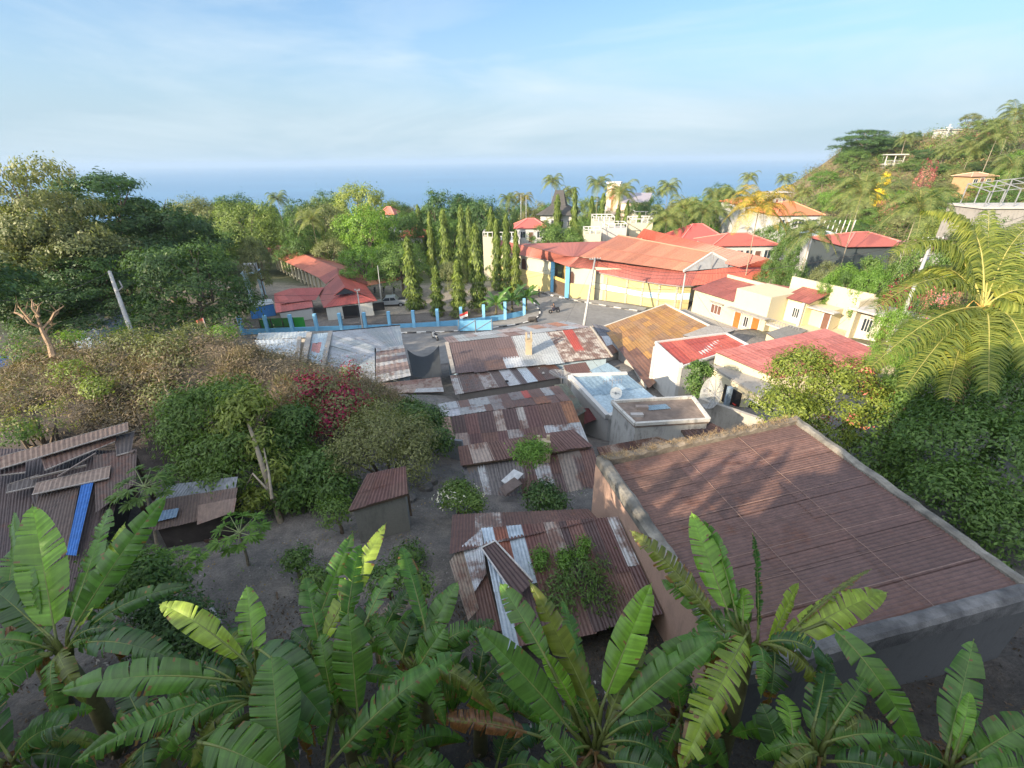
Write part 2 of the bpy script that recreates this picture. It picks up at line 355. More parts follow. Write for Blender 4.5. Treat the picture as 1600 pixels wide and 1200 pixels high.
def ground():
    xs = np.sinh(np.linspace(-6.1, 6.1, 330))*7.5; ys = np.sinh(np.linspace(-3.6, 6.3, 330))*7.0+8
    X, Y = np.meshgrid(xs, ys); Zg = gzs(X, Y)
    xf = X.ravel(); yf = Y.ravel(); v = np.empty((len(xf), 3)); v[:, 0] = xf; v[:, 1] = yf
    for i in range(len(xf)):
        d = math.hypot(xf[i], yf[i]-8)
        z = Zg[i]
        road = (44 < yf[i] < 82 and -45 < xf[i] < 27)
        if d < 400 and not road:
            z += fbm(xf[i], yf[i], 1.3)*.09+fbm(xf[i], yf[i], 4.5)*.2*min(1, d/15)
            mo = math.exp(-((xf[i]+15)/8)**2-((yf[i]-18)/4.5)**2)
            z += mo*(fbm(xf[i]+9, yf[i], .7)*.5+fbm(xf[i], yf[i]+5, 1.9)*.75-.15)
        if road: z = min(z, -20.56)
        v[i, 2] = z
    nx, ny = len(xs), len(ys)
    I = np.arange(nx*ny).reshape(ny, nx)
    f = np.stack([I[:-1, :-1], I[:-1, 1:], I[1:, 1:], I[1:, :-1]], -1).reshape(-1, 4)
    m, t, p, o = newmat('earth'); p.inputs['Roughness'].default_value = .95
    n1 = noise(t, .35, 6, .65); n2 = noise(t, 2.6, 6, .7); n3 = noise(t, 21, 5, .7); n0 = noise(t, .05, 4, .6)
    a = N(t, 'ShaderNodeAttribute', attribute_name='tint')
    c = mix(t, 1, a.outputs['Color'], ramp(t, n2, [(.25, (.55,)*3), (.5, (.95,)*3), (.75, (1.45, 1.4, 1.3))]), 'MULTIPLY')
    c = mix(t, 1, c, ramp(t, n3, [(.3, (.6,)*3), (.7, (1.35,)*3)]), 'MULTIPLY')
    c = mix(t, 1, c, ramp(t, n1, [(.3, (.75, .78, .75)), (.7, (1.2, 1.15, 1.1))]), 'MULTIPLY')
    t.links.new(c, p.inputs['Base Color'])
    h = mix(t, .5, n2, n3); bump(t, p, h, .7, .12)
    cx = v[f].mean(1); tint = np.zeros((len(f), 4))
    x, y = cx[:, 0], cx[:, 1]; d = np.hypot(x, y)
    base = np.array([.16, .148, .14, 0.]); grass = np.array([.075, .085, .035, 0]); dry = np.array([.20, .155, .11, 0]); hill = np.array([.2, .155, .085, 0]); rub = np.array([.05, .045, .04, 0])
    tint[:] = base
    wob = np.array([fbm(a_, b_, 6) for a_, b_ in zip(x, y)])*3
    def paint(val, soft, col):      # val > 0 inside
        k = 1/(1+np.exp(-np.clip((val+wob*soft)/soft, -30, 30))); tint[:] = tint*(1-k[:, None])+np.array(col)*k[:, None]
    paint(np.maximum(y-82, d-75), 2.5, grass)
    paint(np.minimum(x-26, y-20), 2.0, [.13, .12, .06, 0])
    paint(1-((x+16)/11)**2-((y-19)/5.5)**2, .12, dry)
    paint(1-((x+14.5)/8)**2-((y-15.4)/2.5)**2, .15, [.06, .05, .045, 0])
    paint(np.minimum(np.minimum(x-75, 400-x), np.minimum(y-60, 400-y)), 4, hill)
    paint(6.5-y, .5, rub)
    paint(np.minimum(np.minimum(y-66, 88-y), np.minimum(-3-x, x+60)), 1.0, [.26, .23, .19, 0])
    tint[:, 3] = 1
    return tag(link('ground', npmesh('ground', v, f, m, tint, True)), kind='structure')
ground()
def sea():
    m, t, p, o = newmat('sea'); p.inputs['Roughness'].default_value = .28
    n0 = noise(t, .0011, 4, .6, sc=(1, 2.2, 1)); c = ramp(t, n0, [(.3, (.03, .13, .26)), (.7, (.06, .19, .34))])
    t.links.new(c, p.inputs['Base Color']); n = noise(t, .09, 6, .65, sc=(1, 1.6, 1)); bump(t, p, n, .5, 1.2)
    mb = MB(); n = 64; a = [(-60000+120000*i/n) for i in range(n+1)]
    mb.face([(-24000, 200, -80), (24000, 200, -80), (24000, 22000, -80), (-24000, 22000, -80)])
    return tag(mb.build('sea', m), kind='structure')
sea()
# ---------------------------------------------------------------- road, pavements, kerbs
ASPH = M('asphalt', (.19, .185, .175), .9, .3, 1.5, bmp=.3, dirt=.25)
PAVE = M('pavement', (.25, .235, .21), .9, .3, 2)
RZ = -20.50
def poly_px(pts, z): return [Z(a, b, z) for a, b in pts]
far_k = [(846,459),(870,464),(900,471),(940,478),(975,484),(1005,488)]
near_k = [(395,531),(470,528),(560,525),(632,521),(695,520),(745,517),(790,511),(825,505),(842,497),(846,488),(838,478),(832,470)]
mb = MB()
ln = poly_px(near_k, RZ); lf = poly_px(far_k, RZ)
rp_ = [(p.x, p.y) for p in ln]+[(p.x, p.y) for p in lf]+[(29, 62), (27, 54), (8, 47), (-20, 46), (-42, 45), (-45, 52)]
mb.prism(rp_, RZ-.5, RZ); tag(mb.build('road', ASPH), kind='structure')
def strip(path, w, z0, z1, side, name, mat):
    """raised strip along a path, offset w to one side"""
    P = [V((p.x, p.y)) for p in path]; off = []
    for i, p in enumerate(P):
        t = (P[min(i+1, len(P)-1)]-P[max(0, i-1)]).normalized(); off.append(p+V((-t.y, t.x))*w*side)
    mb = MB()
    for i in range(len(P)-1):
        q = [P[i], P[i+1], off[i+1], off[i]]
        mb.prism([(a.x, a.y) for a in q], z0, z1)
    return tag(mb.build(name, mat), kind='structure')
def resample(path, step):
    out = [path[0]]; acc = 0
    for a, b in zip(path, path[1:]):
        L_ = (b-a).length; s = step-acc
        while s < L_: out.append(a+(b-a)*s/L_); s += step
        acc = (L_-(s-step))
    return out
def smoothp(p, n=3):
    for _ in range(n):
        q = [p[0]]
        for a, b in zip(p, p[1:]): q += [a*.75+b*.25, a*.25+b*.75]
        q.append(p[-1]); p = q
    return p
KB = M_tint('kerb_paint', .8)
for path, side, nm in ((smoothp(ln, 2), 1, 'kerb'), (smoothp(lf, 2), 1, 'kerb')):
    pts = resample(path, .62); mb = MB()
    for i in range(len(pts)-1):
        a, b = pts[i], pts[i+1]; t = (b-a); t.z = 0; t.normalize(); nn = V((-t.y, t.x, 0))*.2*side
        c = (.62, .6, .55, 1) if (i//2) % 2 else (.05, .05, .05, 1)
        mb.prism([(a.x, a.y), (b.x, b.y), (b.x+nn.x, b.y+nn.y), (a.x+nn.x, a.y+nn.y)], RZ-.1, RZ+.17, c=c)
    tag(mb.build(nm, KB), kind='structure')
    strip([p+V((0, 0, 0)) for p in path], 2.2 if side == 1 else 2, RZ-.4, RZ+.13, side, 'pavement', PAVE)
# worn centre line dashes
mb = MB()
for a, b in (((853, 484), (868, 478)), ((868, 477.5), (893, 473))):
    p, q = Z(*a, RZ+.004), Z(*b, RZ+.004); t = (q-p).normalized(); n_ = V((-t.y, t.x, 0))*.07
    mb.face([p-n_, q-n_, q+n_, p+n_])
tag(mb.build('road_marking', M('worn_paint', (.4, .39, .36), .8, .5, 6)), kind='structure')
# ---------------------------------------------------------------- near houses
def xy(p): return (p.x, p.y)
def expand(poly, d):
    """offset a convex ccw/cw polygon outwards by d"""
    n = len(poly); P = [V((p[0], p[1])) for p in poly]; c = sum(P, V((0, 0)))/n; out = []
    for i in range(n):
        a, b, e = P[i-1], P[i], P[(i+1) % n]
        def nrm(u, v):
            t = (v-u).normalized(); q = V((-t.y, t.x)); return q if q.dot((u+v)/2-c) > 0 else -q
        n1, n2 = nrm(a, b), nrm(b, e); k = (n1+n2); k = k/(k.dot(n1)); out.append(tuple(b+k*d))
    return out
# --- A: the big rusty roof between low parapets
zr = -7.75
inn = [Z(952, 728, zr-.12), Z(1243, 664, zr+.1), Z(1590, 914, zr+.1), Z(1165, 1032, zr-.12)]
A = thing('concrete_house', 'low concrete house at right front with wide rusty corrugated roof inside weathered parapets', 'house', (6.4, 8.4, -10.8))
outp = expand([xy(p) for p in inn], .29)
mb = MB(); o4 = outp
mb.prism(inset(o4, .004), -11.6, zr-.22); mb.build('wall', M_wall('sooty_wall', (.10, .10, .10), (.03, .03, .03), .9), A)
mb = MB(); e_ = (V(o4[3])-V(o4[0])); mb.prism([o4[0], o4[3], tuple(V(o4[3])+V((.02, 0))), tuple(V(o4[0])+V((.02, 0)))], -11.6, zr-.24)
roof(A, [inn[1], inn[2], inn[3], inn[0]], nu=9, nv=3, vs=3, pitch=.086, amp=.011, samples=6, pal=(((.155, .092, .072), .2), ((.165, .095, .075), .28), ((.135, .08, .066), .2), ((.175, .10, .08), .3)), seed=5, lift=.006, under=False, ragged=0)
# corrugations run left-right: swap corners so that the grooves follow the far parapet
def paraps(parent, a, b, oa, ob, h0, h1, name, mat, n=26, seed=0, wob=.03, zb=-.3):
    rr = random.Random(seed); mb = MB(); rows = []
    for i in range(n+1):
        t = i/n; p = V(a).lerp(V(b), t); q = V(oa).lerp(V(ob), t); d = (q-p)
        w0 = rr.uniform(-wob, wob); hh = rr.uniform(-wob, wob); h = h0+(h1-h0)*t
        rows.append([(p.x-d.x*.02+w0*.3, p.y-d.y*.02, zr+zb), (p.x+w0*.4, p.y+w0*.3, h+hh-.02), (p.x+d.x*.25, p.y+d.y*.25, h+.02+hh), (p.x+d.x*.75, p.y+d.y*.75, h+.01+hh*.6), (q.x-w0*.5, q.y+w0*.4, h-.05+hh), (q.x-w0*.3, q.y, zr+zb)])
    b0 = len(mb.v)
    for r_ in rows: mb.v += r_
    for i in range(n):
        for k in range(5):
            q = b0+i*6+k; mb.f.append((q, q+1, q+7, q+6)); mb.c.append(mb.cur); mb.m.append(0)
    for e in (0, n): mb.f.append(tuple(b0+e*6+k for k in range(6))); mb.c.append(mb.cur); mb.m.append(0)
    return mb.build(name, mat, parent)
PARM = M('mossy_parapet', (.26, .24, .20), .95, .6, 4, dark=(.045, .045, .042), dirt=.9, bmp=.8)
PARD = M('sooty_parapet', (.19, .185, .18), .95, .6, 4, dark=(.03, .03, .033), dirt=.9, bmp=.8)
i2 = [V((p.x, p.y, 0)) for p in inn]; ou = [V((p[0], p[1], 0)) for p in outp]
paraps(A, i2[0], i2[1], ou[0], ou[1], zr+.1, zr+.24, 'parapet', M('grassy_parapet', (.24, .20, .15), .95, .6, 5, dirt=.6, bmp=.8), seed=1, wob=.05)
paraps(A, i2[1], i2[2], ou[1], ou[2], zr+.24, zr+.16, 'parapet', PARM, seed=2)
paraps(A, i2[2], i2[3], ou[2], ou[3], zr+.16, zr+.02, 'parapet', PARD, seed=3, wob=.015)
paraps(A, i2[3], i2[0], ou[3], ou[0], zr+.02, zr+.1, 'parapet', PARM, seed=4)
mb = MB(); t_ = (ou[3]-ou[0]).normalized(); nn = V((t_.y, -t_.x, 0))
if nn.x > 0: nn = -nn
for k in range(1):
    a_ = ou[0]+nn*.01; b_ = ou[3]+nn*.01
    mb.face([(a_.x, a_.y, -11.6), (b_.x, b_.y, -11.6), (b_.x, b_.y, zr-.2), (a_.x, a_.y, zr-.2)])
mb.build('side_wall', PINKW, A)
# pale lap seams on the roof
for k in (1/3+.012, 2/3+.0):
    mb = MB(); a_ = inn[0].lerp(inn[1], k); b_ = inn[3].lerp(inn[2], k); pts_ = [a_.lerp(b_, i/40)+V((rnd.uniform(-.006, .006), 0, .034+rnd.uniform(-.006, .006))) for i in range(41)]
    mb.tube(pts_, .007, 4, c=(.30, .2, .16, .15)); mb.build('roof_seam', SHEET, A)
# pale edges of overlapping sheets along the grooves
for k in (.09, .2, .31, .43, .54, .655, .77, .885):
    mb = MB(); a_ = inn[0].lerp(inn[3], k); b_ = inn[1].lerp(inn[2], k); pts_ = [a_.lerp(b_, .02+.96*i/40)+V((0, 0, .030+rnd.uniform(-.004, .004))) for i in range(41)]
    mb.tube(pts_, [.011 if k in (.2, .43, .655, .885) else .007]*41, 4, c=(.26, .17, .14, .2)); mb.build('sheet_edge', SHEET, A)
# --- shed (outhouse)
G = thing('outhouse', 'tiny mouldy concrete outhouse standing alone in the yard under a single sheet of rusty roofing', 'shed', Z(600, 830, -10.4))
ro = [Z(574, 741, -8.15), Z(634, 729, -8.1), Z(637, 771, -8.45), Z(545, 797, -8.5)]
wp = inset([xy(p) for p in ro], .12); gzv = -10.9
walls(G, wp, gzv, [-8.25, -8.2, -8.52, -8.56], M_wall('mouldy_block', (.22, .21, .18), (.06, .06, .05), 1))
roof(G, ro, nu=3, nv=2, vs=2, pitch=.09, pal=((RUSTR, .2), ((.12, .06, .05), .3)), seed=3)
# --- B: front shed roof
B = thing('tin_roofed_hut', 'low hut in front centre with patchwork roof of rusty and silver corrugated sheets', 'house', Z(850, 900, -10.6))
SB = (.40, .47, .53)
bm = [Z(752, 826, -8.5), Z(965, 808, -8.45), Z(1035, 960, -9.0), Z(790, 1012, -9.1)]
roof(B, bm, nu=11, nv=2, vs=2, pitch=.085, amp=.010, samples=5, seed=11, pal=((RUSTR, .25), (DRUST, .2), ((.14, .07, .055), .25)), lift=.012,
     fixed={(0, 0): (SB, 0.05), (1, 0): ((.21, .075, .045), .35), (2, 0): (SB, .15), (3, 0): ((.12, .05, .04), .2), (5, 0): ((.30, .25, .22), .45), (10, 0): ((.45, .47, .48), .42), (9, 0): ((.1, .05, .045), .2), (0, 1): (SB, .25), (10, 1): ((.09, .05, .048), .2)}, name='roof')
bk = [Z(707, 805, -8.85), Z(919, 796, -8.8), Z(935, 812, -8.46), Z(703, 866, -8.6)]
roof(B, bk, nu=5, nv=1, vs=2, pitch=.085, seed=4, pal=((RUSTR, .2), ((.13, .07, .06), .3)), fixed={(1, 0): ((.38, .36, .33), .45)}, name='rear_roof', under=False)
hp = [Z(745, 832, -8.48), Z(754, 826, -8.45), Z(796, 1006, -9.05), Z(757, 925, -8.85)]
mb = MB()
sheets(mb, [Z(722, 854, -8.62), Z(752, 827, -8.45), Z(760, 895, -8.75), Z(742, 925, -8.9)], nu=2, nv=1, vs=2, pitch=.085, pal=(((.5, .53, .56), .36),), seed=2)
sheets(mb, [Z(702, 878, -8.72), Z(721, 853, -8.62), Z(748, 950, -9.0), Z(731, 969, -9.1)], nu=1, nv=1, vs=2, pitch=.085, pal=(((.30, .24, .19), .35),), seed=2)
sheets(mb, [Z(736, 915, -8.9), Z(762, 900, -8.85), Z(783, 985, -9.1), Z(748, 985, -9.15)], nu=1, nv=1, vs=2, pitch=.085, pal=((RUSTR, .2),), seed=2)
mb.build('hip_roof', SHEET, B)
ls = [Z(752, 857, -8.42), Z(774, 846, -8.38), Z(832, 908, -8.5), Z(806, 935, -8.6)]
mb = MB(); sheets(mb, ls, nu=2, nv=1, vs=2, pitch=.085, amp=.012, pal=(((.085, .05, .045), .15),), seed=8, lift=.004)
for a_, b_ in ((ls[0], ls[3]), (ls[1], ls[2]), (ls[0], ls[1])): mb.beam(a_+V((0, 0, .02)), b_+V((0, 0, .02)), .035, .02, c=(.5, .48, .45, .2))
tag(mb.build('loose_roof_sheet', SHEET), 'dark brown corrugated sheet with pale edges lying loose and skewed on the front hut roof', 'metal sheet')
walls(B, inset([xy(Z(707, 806, -8.9)), xy(Z(935, 800, -8.9)), xy(Z(1020, 935, -9.1)), xy(Z(800, 1000, -9.1)), xy(Z(735, 955, -9.1)), xy(Z(704, 868, -8.8))], .05), -11.2, -9.15, M_wall('board_wall', (.16, .13, .11)), c=None)
# --- C: long house with ruined chimney
CC = thing('tin_roofed_house', 'rusty house in the middle with stepped maroon roof and short ruined chimney', 'house', Z(830, 740, -12))
zc = -9.7
c1 = [Z(715, 698, zc), Z(896, 671, zc), Z(926, 697, zc-.35), Z(720, 727, zc-.35)]
roof(CC, c1, nu=9, nv=1, vs=2, pitch=.13, seed=21, pal=((RUSTR, .15), ((.14, .075, .065), .2)), name='upper_roof', fixed={(1, 0): ((.28, .23, .2), .3)})
c2 = [Z(722, 729, zc-.55), Z(926, 700, zc-.5), Z(946, 764, zc-1.1), Z(735, 779, zc-1.15)]
roof(CC, c2, nu=11, nv=2, vs=2, pitch=.12, amp=.014, seed=22, pal=((RUSTR, .25), ((.10, .065, .06), .3)), name='lower_roof',
     fixed={(0, 0): ((.12, .12, .13), .25), (0, 1): ((.15, .15, .15), .3), (1, 0): ((.42, .44, .46), .35), (1, 1): ((.42, .44, .46), .35), (2, 0): ((.14, .13, .13), .2), (2, 1): ((.14, .13, .13), .2), (3, 0): ((.13, .12, .12), .2), (3, 1): ((.13, .12, .12), .2), (4, 0): ((.15, .14, .14), .3),
            (6, 0): ((.35, .36, .37), .4), (6, 1): ((.35, .36, .37), .45), (8, 0): ((.24, .2, .17), .3), (8, 1): ((.24, .2, .17), .3)})
walls(CC, inset([xy(c1[0]), xy(c1[1]), xy(c2[2]), xy(c2[3])], .07), -14.5, [zc-.12, zc-.12, zc-1.22, zc-1.25], M_wall('brown_wall', (.16, .13, .11), amount=.8))
def chimney(parent, px, py, z, w, h, seed=0, crown=True, label=None):
    p = Z(px, py, z); rr = random.Random(seed); mb = MB()
    mb.box(p.x-w/2, p.y-w/2, z-.3, p.x+w/2, p.y+w/2, z+h*.8)
    for sx in (-1, 1):
        for sy in (-1, 1):
            hh = h*rr.uniform(.95, 1.15); a = w*.24
            mb.box(p.x+sx*(w/2-a/2)-a/2-.001*sx, p.y+sy*(w/2-a/2)-a/2, z+h*.79, p.x+sx*(w/2-a/2)+a/2, p.y+sy*(w/2-a/2)+a/2, z+hh)
    if crown: mb.box(p.x-w*.58, p.y-w*.58, z+h*.72, p.x+w*.58, p.y+w*.58, z+h*.79)
    o = mb.build('chimney', M_wall('chimney_render', (.42, .34, .22), (.09, .07, .05), .9), parent); return o
chimney(CC, 849, 707, zc-.3, .5, .6, 3, False)
# debris on the roof
mb = MB(); P_ = [Z(783, 752, -10.35), Z(803, 734, -10.15), Z(818, 741, -10.15), Z(798, 762, -10.4)]
mb.hexa(P_, [p+V((0, 0, .03)) for p in P_], c=(.5, .52, .53, .1)); tag(mb.build('metal_panel', SHEET), 'flat pale grey metal panel lying on the dark corrugated roof above the white flowered bush', 'metal sheet')
mb = MB(); P_ = [Z(780, 765, -10.35), Z(800, 752, -10.2), Z(812, 762, -10.3), Z(790, 778, -10.45)]
for i in range(3):
    d_ = V((i*.05, i*.03, .04+i*.035)); mb.hexa([p+d_ for p in P_], [p+d_+V((rnd.uniform(-.05, .05), 0, .03)) for p in P_], c=(.13, .10, .09, .3))
tag(mb.build('scrap_pile', SHEET), 'heap of crumpled brown scrap sheets beside the pale panel on the roof', 'scrap')
# --- D
DD = thing('tin_roofed_house', 'wide house with maroon patchwork tin roof just below the house with the tall chimney', 'house', Z(800, 660, -13))
zd = -11.4
d1 = [Z(684, 632, zd-.45), Z(872, 603, zd-.4), Z(891, 625, zd), Z(690, 652, zd)]
roof(DD, d1, nu=12, nv=2, vs=1, pitch=.2, seed=31, pal=((RUSTR, .3), ((.2, .17, .16), .35), ((.16, .09, .07), .3), ((.35, .34, .33), .3)), name='rear_roof', fixed={(8, 0): (REDR, .1), (9, 1): ((.25, .11, .06), .3), (0, 0): ((.35, .36, .37), .2), (1, 0): ((.35, .36, .37), .2), (0, 1): ((.4, .4, .4), .2), (1, 1): ((.38, .38, .4), .25)})
d2 = [Z(690, 653, zd), Z(893, 626, zd), Z(919, 690, zd-1.0), Z(698, 704, zd-1.0)]
roof(DD, d2, nu=11, nv=2, vs=2, pitch=.16, seed=32, pal=((RUSTR, .12), (DRUST, .12), ((.125, .062, .055), .1), ((.1, .052, .05), .1)), name='roof',
     fixed={(10, 0): ((.3, .14, .07), .35), (10, 1): ((.38, .40, .41), .3), (4, 0): ((.32, .28, .25), .4), (6, 0): ((.34, .31, .28), .35), (5, 1): ((.30, .28, .27), .35), (8, 1): ((.34, .35, .36), .35), (9, 1): ((.3, .3, .3), .4), (1, 1): ((.26, .21, .19), .35), (0, 0): ((.28, .2, .16), .4)})
walls(DD, inset([xy(d1[0]), xy(d1[1]), xy(d2[2]), xy(d2[3])], .06), -17, [zd-.6, zd-.55, zd-1.15, zd-1.12], M_wall('blue_grey_wall', (.24, .27, .30)))
# --- E
EE = thing('tin_roofed_house', 'long house by the road with patched grey, brown and red roof and tall square chimney', 'house', Z(830, 560, -18))
ze = -14.4
e1 = [Z(692, 527, ze-.7), Z(884, 502, ze-.7), Z(921, 511, ze), Z(700, 536, ze)]
roof(EE, e1, nu=12, nv=2, vs=1, pitch=.3, seed=41, pal=((ZINC, .15), ((.3, .26, .25), .3), ((.33, .36, .38), .25)), name='rear_roof', fixed={(0, 0): ((.2, .15, .14), .3), (0, 1): ((.2, .15, .14), .3), (5, 1): ((.2, .13, .11), .3), (10, 0): ((.36, .17, .1), .3), (8, 0): ((.34, .2, .14), .3)})
e2 = [Z(700, 537, ze), Z(921, 512, ze), Z(955, 558, ze-1.1), Z(711, 584, ze-1.1)]
roof(EE, e2, nu=9, nv=3, vs=2, pitch=.22, amp=.01, seed=42, pal=(((.12, .085, .08), .15),), name='roof', lift=.01,
     fixed={**{(i, j): ((.33, .35, .35), .05) for i in (4, 5) for j in (0, 1, 2)}, **{(i, j): ((.40, .36, .31), .45) for i in (6, 7, 8) for j in (0, 1, 2)}, (7, 0): (REDR, .05), (7, 1): (REDR, .12), (3, 2): ((.4, .42, .43), .1), (3, 1): ((.15, .1, .09), .2), (2, 2): ((.2, .12, .09), .25)})
e3 = [Z(703, 587, ze-1.25), Z(861, 565, ze-1.2), Z(887, 588, ze-1.75), Z(711, 616, ze-1.8)]
roof(EE, e3, nu=11, nv=1, vs=2, pitch=.16, seed=43, pal=((RUSTR, .2), ((.13, .1, .09), .3), ((.3, .28, .26), .35)), name='lean_to_roof', fixed={(5, 0): ((.42, .44, .46), .2), (7, 0): ((.42, .47, .5), .05), (6, 0): ((.12, .1, .1), .2), (0, 0): ((.34, .33, .31), .4)})
walls(EE, inset([xy(e1[0]), xy(e1[1]), xy(e2[2]), xy(e2[3])], .05), -20.5, [ze-.85, ze-.85, ze-1.25, ze-1.25], M_wall('pale_blue_wall', (.42, .53, .58)))
walls(EE, inset([xy(e3[0]), xy(e3[1]), xy(e3[2]), xy(e3[3])], .08), -17.5, [ze-1.4, ze-1.35, ze-1.9, ze-1.95], M_wall('grey_brown_wall', (.2, .18, .16)), name='rear_wall')  # even grey brown wall colour below the lean-to roof
# ridge gable trim
mb = MB(); mb.beam(e1[2]+V((.1, 0, .05)), e2[2]+V((.1, 0, .05)), .14, .12, c=(.4, .36, .3, .2)); mb.build('verge_board', SHEET, EE); mb = MB(); mb.beam(e1[3]+V((-.1, 0, .05)), e2[3]+V((-.1, 0, .05)), .3, .14, c=(.32, .29, .25, .2)); mb.build('verge_board', SHEET, EE)
chimney(EE, 826, 553, ze-.75, .55, 1.75, 5)
# --- narrow rust roofs between E and J
def simple(label, quad, zb, mat, name='tin_roofed_house', nu=6, nv=2, pal=((RUSTR, .2),), pitch=.2, seed=1, fixed=None, cat='house', ins=.05, wz=.12, group=None):
    c = sum(quad, V((0, 0, 0)))/len(quad); T = thing(name, label, cat, (c.x, c.y, zb), group)
    roof(T, quad, nu=nu, nv=nv, pal=pal, pitch=pitch, seed=seed, fixed=fixed)
    walls(T, inset([xy(p) for p in quad], ins), zb-.6, [p.z-wz for p in quad], mat); return T
simple('narrow brown tin lean-to wedged under the right eave of the grey patched roof', [Z(880, 571, -14.9), Z(915, 566, -14.9), Z(926, 584, -15.2), Z(888, 586, -15.2)], -17, CONC, nu=3, nv=1, name='lean_to', cat='lean-to')
simple('small pale blue tin roof behind the white walled blue roofed house', [Z(921, 579, -14.6), Z(949, 567, -14.5), Z(974, 583, -14.7), Z(930, 586, -14.8)], -17.5, CONCL, nu=3, nv=1, pal=((LBLUE, .05),), name='tin_roofed_hut', cat='hut')
# --- J light blue roof, white walls
J = thing('white_walled_house', 'white walled house with smooth pale blue tin roof and a small maroon awning', 'house', Z(945, 660, -15))
zj = -12.7
jq = [Z(893, 589, zj), Z(980, 586, zj), Z(1024, 622, zj-.1), Z(951, 650, zj-.5)]
roof(J, jq, nu=4, nv=2, vs=1, pitch=.3, amp=.008, seed=51, pal=((LBLUE, .0), ((.36, .47, .53), .02)))
ji = [xy(jq[0]), xy(jq[1]), xy(jq[2]), xy(jq[3])]
walls(J, inset(ji, .01), -17.6, [p.z-.1 for p in jq], WHITE)
mb = MB()
for a_, b_ in ((jq[0]+V((-.12, 0, .02)), jq[3]+V((-.1, -.1, .02))), (jq[3]+V((.0, -.12, .02)), jq[2]+V((0, -.12, .02))), (jq[0]+V((0, .1, 0)), jq[1]+V((0, .1, 0)))): mb.beam(a_, b_, .26, .3)
mb.build('parapet', WHITE, J)
aw = [Z(905, 638, zj-1.2), Z(920, 638, zj-1.1), Z(932, 655, zj-1.3), Z(908, 664, zj-1.6)]
mb = MB(); sheets(mb, aw, nu=2, nv=1, pal=(((.14, .03, .03), .1),), pitch=.2); mb.build('awning', SHEET, J)
g4 = [Z(866, 602, -13.0), Z(884, 600, -12.9), Z(915, 641, -13.1), Z(900, 650, -13.3)]
simple('strip of dark mossy tin roofing running down beside the white parapet', g4, -15.5, WOOD, nu=2, nv=3, pal=(((.1, .11, .08), .3),), name='lean_to', cat='lean-to')
# --- K hut with flat dirty roof
K = thing('flat_roofed_hut', 'small stained whitewashed hut with a flat dirty roof carrying a blue sheet', 'hut', Z(1030, 690, -13.5))
zk = -11.3
kq = [Z(956, 629, zk), Z(1082, 622, zk), Z(1108, 657, zk), Z(992, 664, zk)]
mb = MB(); mb.prism([xy(p) for p in kq], zk-.16, zk-.002)
mb.build('roof', M('dirty_roof', (.25, .19, .15), .9, .5, 3, dark=(.09, .07, .06), dirt=.8), K)
walls(K, inset([xy(p) for p in kq], .03), -17, zk-.17, M_wall('mossy_whitewash', (.40, .39, .36), (.035, .035, .035), 1))
mb = MB()
for i in range(4): a_, b_ = kq[i], kq[(i+1) % 4]; mb.beam(a_+V((0, 0, .05)), b_+V((0, 0, .05)), .14, .16)
mb.build('parapet', STAINW, K)
P_ = [Z(1008, 634, zk+.03), Z(1040, 631, zk+.03), Z(1048, 638, zk+.03), Z(1014, 641, zk+.03)]
mb = MB(); sheets(mb, P_, nu=1, nv=1, pal=((LBLUE, .05),), pitch=.12, lift=0); tag(mb.build('metal_panel', SHEET), 'pale blue sheet lying flat on the dirty roof of the whitewashed hut', 'metal sheet')
mb = MB()
for i in range(5): q = Z(996+i*3.6, 638, zk+.02); mb.box(q.x-.08, q.y-.12, zk-.02, q.x+.06, q.y+.12, zk+.16, c=(.3, .24, .2, .2))
tag(mb.build('clay_pots', TINT), 'row of small dusty clay pots beside the blue sheet on the flat roof', 'pots')
mb = MB(); q = Z(995, 650, zk+.01); mb.box(q.x-.3, q.y-.12, zk, q.x+.3, q.y+.12, zk+.14, c=(.38, .35, .32, .2)); tag(mb.build('concrete_block', TINT), 'pale block at the near edge of the flat dirty roof', 'block')
simple('low shelter with dark brown tin roof leaning on the whitewashed hut', [Z(1056, 661, zk-.3), Z(1106, 658, zk-.25), Z(1136, 673, zk-.6), Z(1074, 686, zk-.7)], -14, STAINW, nu=3, nv=1, pal=((DRUST, .2),), name='lean_to', cat='lean-to')
simple('narrow strip of striped rusty roofing just behind the grassy parapet of the big roof', [Z(932, 699, -10.4), Z(1028, 682, -10.3), Z(1048, 690, -10.6), Z(944, 722, -10.8)], -13, CONC, nu=9, nv=1, pal=((RUSTR, .2), ((.3, .24, .2), .35), (DRUST, .2)), name='lean_to', cat='lean-to', pitch=.12)
# --- F silver roofs on the left
FF = thing('silver_roofed_house', 'house with broad silver ribbed roof and brown banded right bay behind the bougainvillea', 'house', Z(560, 570, -19))
zf = -15.6
f1 = [Z(517, 520, zf), Z(586, 545, zf-.2), Z(586, 598, zf-.7), Z(505, 594, zf-.6)]
roof(FF, f1, nu=2, nv=12, vs=1, pitch=9, amp=0, seed=61, pal=(((.29, .32, .33), .05), ((.32, .34, .36), .03)), lift=.03, name='roof')
f2 = [Z(517, 519, zf), Z(625, 509, zf-.2), Z(630, 541, zf-.3), Z(587, 545, zf-.2)]
roof(FF, f2, nu=8, nv=1, vs=1, pitch=.4, seed=62, pal=(((.28, .30, .30), .16), ((.31, .32, .33), .2)), name='rear_roof')
f3 = [Z(588, 547, zf-.2), Z(631, 542, zf-.3), Z(642, 587, zf-.8), Z(587, 599, zf-.7)]
roof(FF, f3, nu=1, nv=9, vs=1, pitch=.5, amp=.01, seed=63, lift=.03, pal=(((.17, .13, .12), .2), ((.34, .34, .33), .3), ((.22, .17, .15), .3)), name='side_roof')
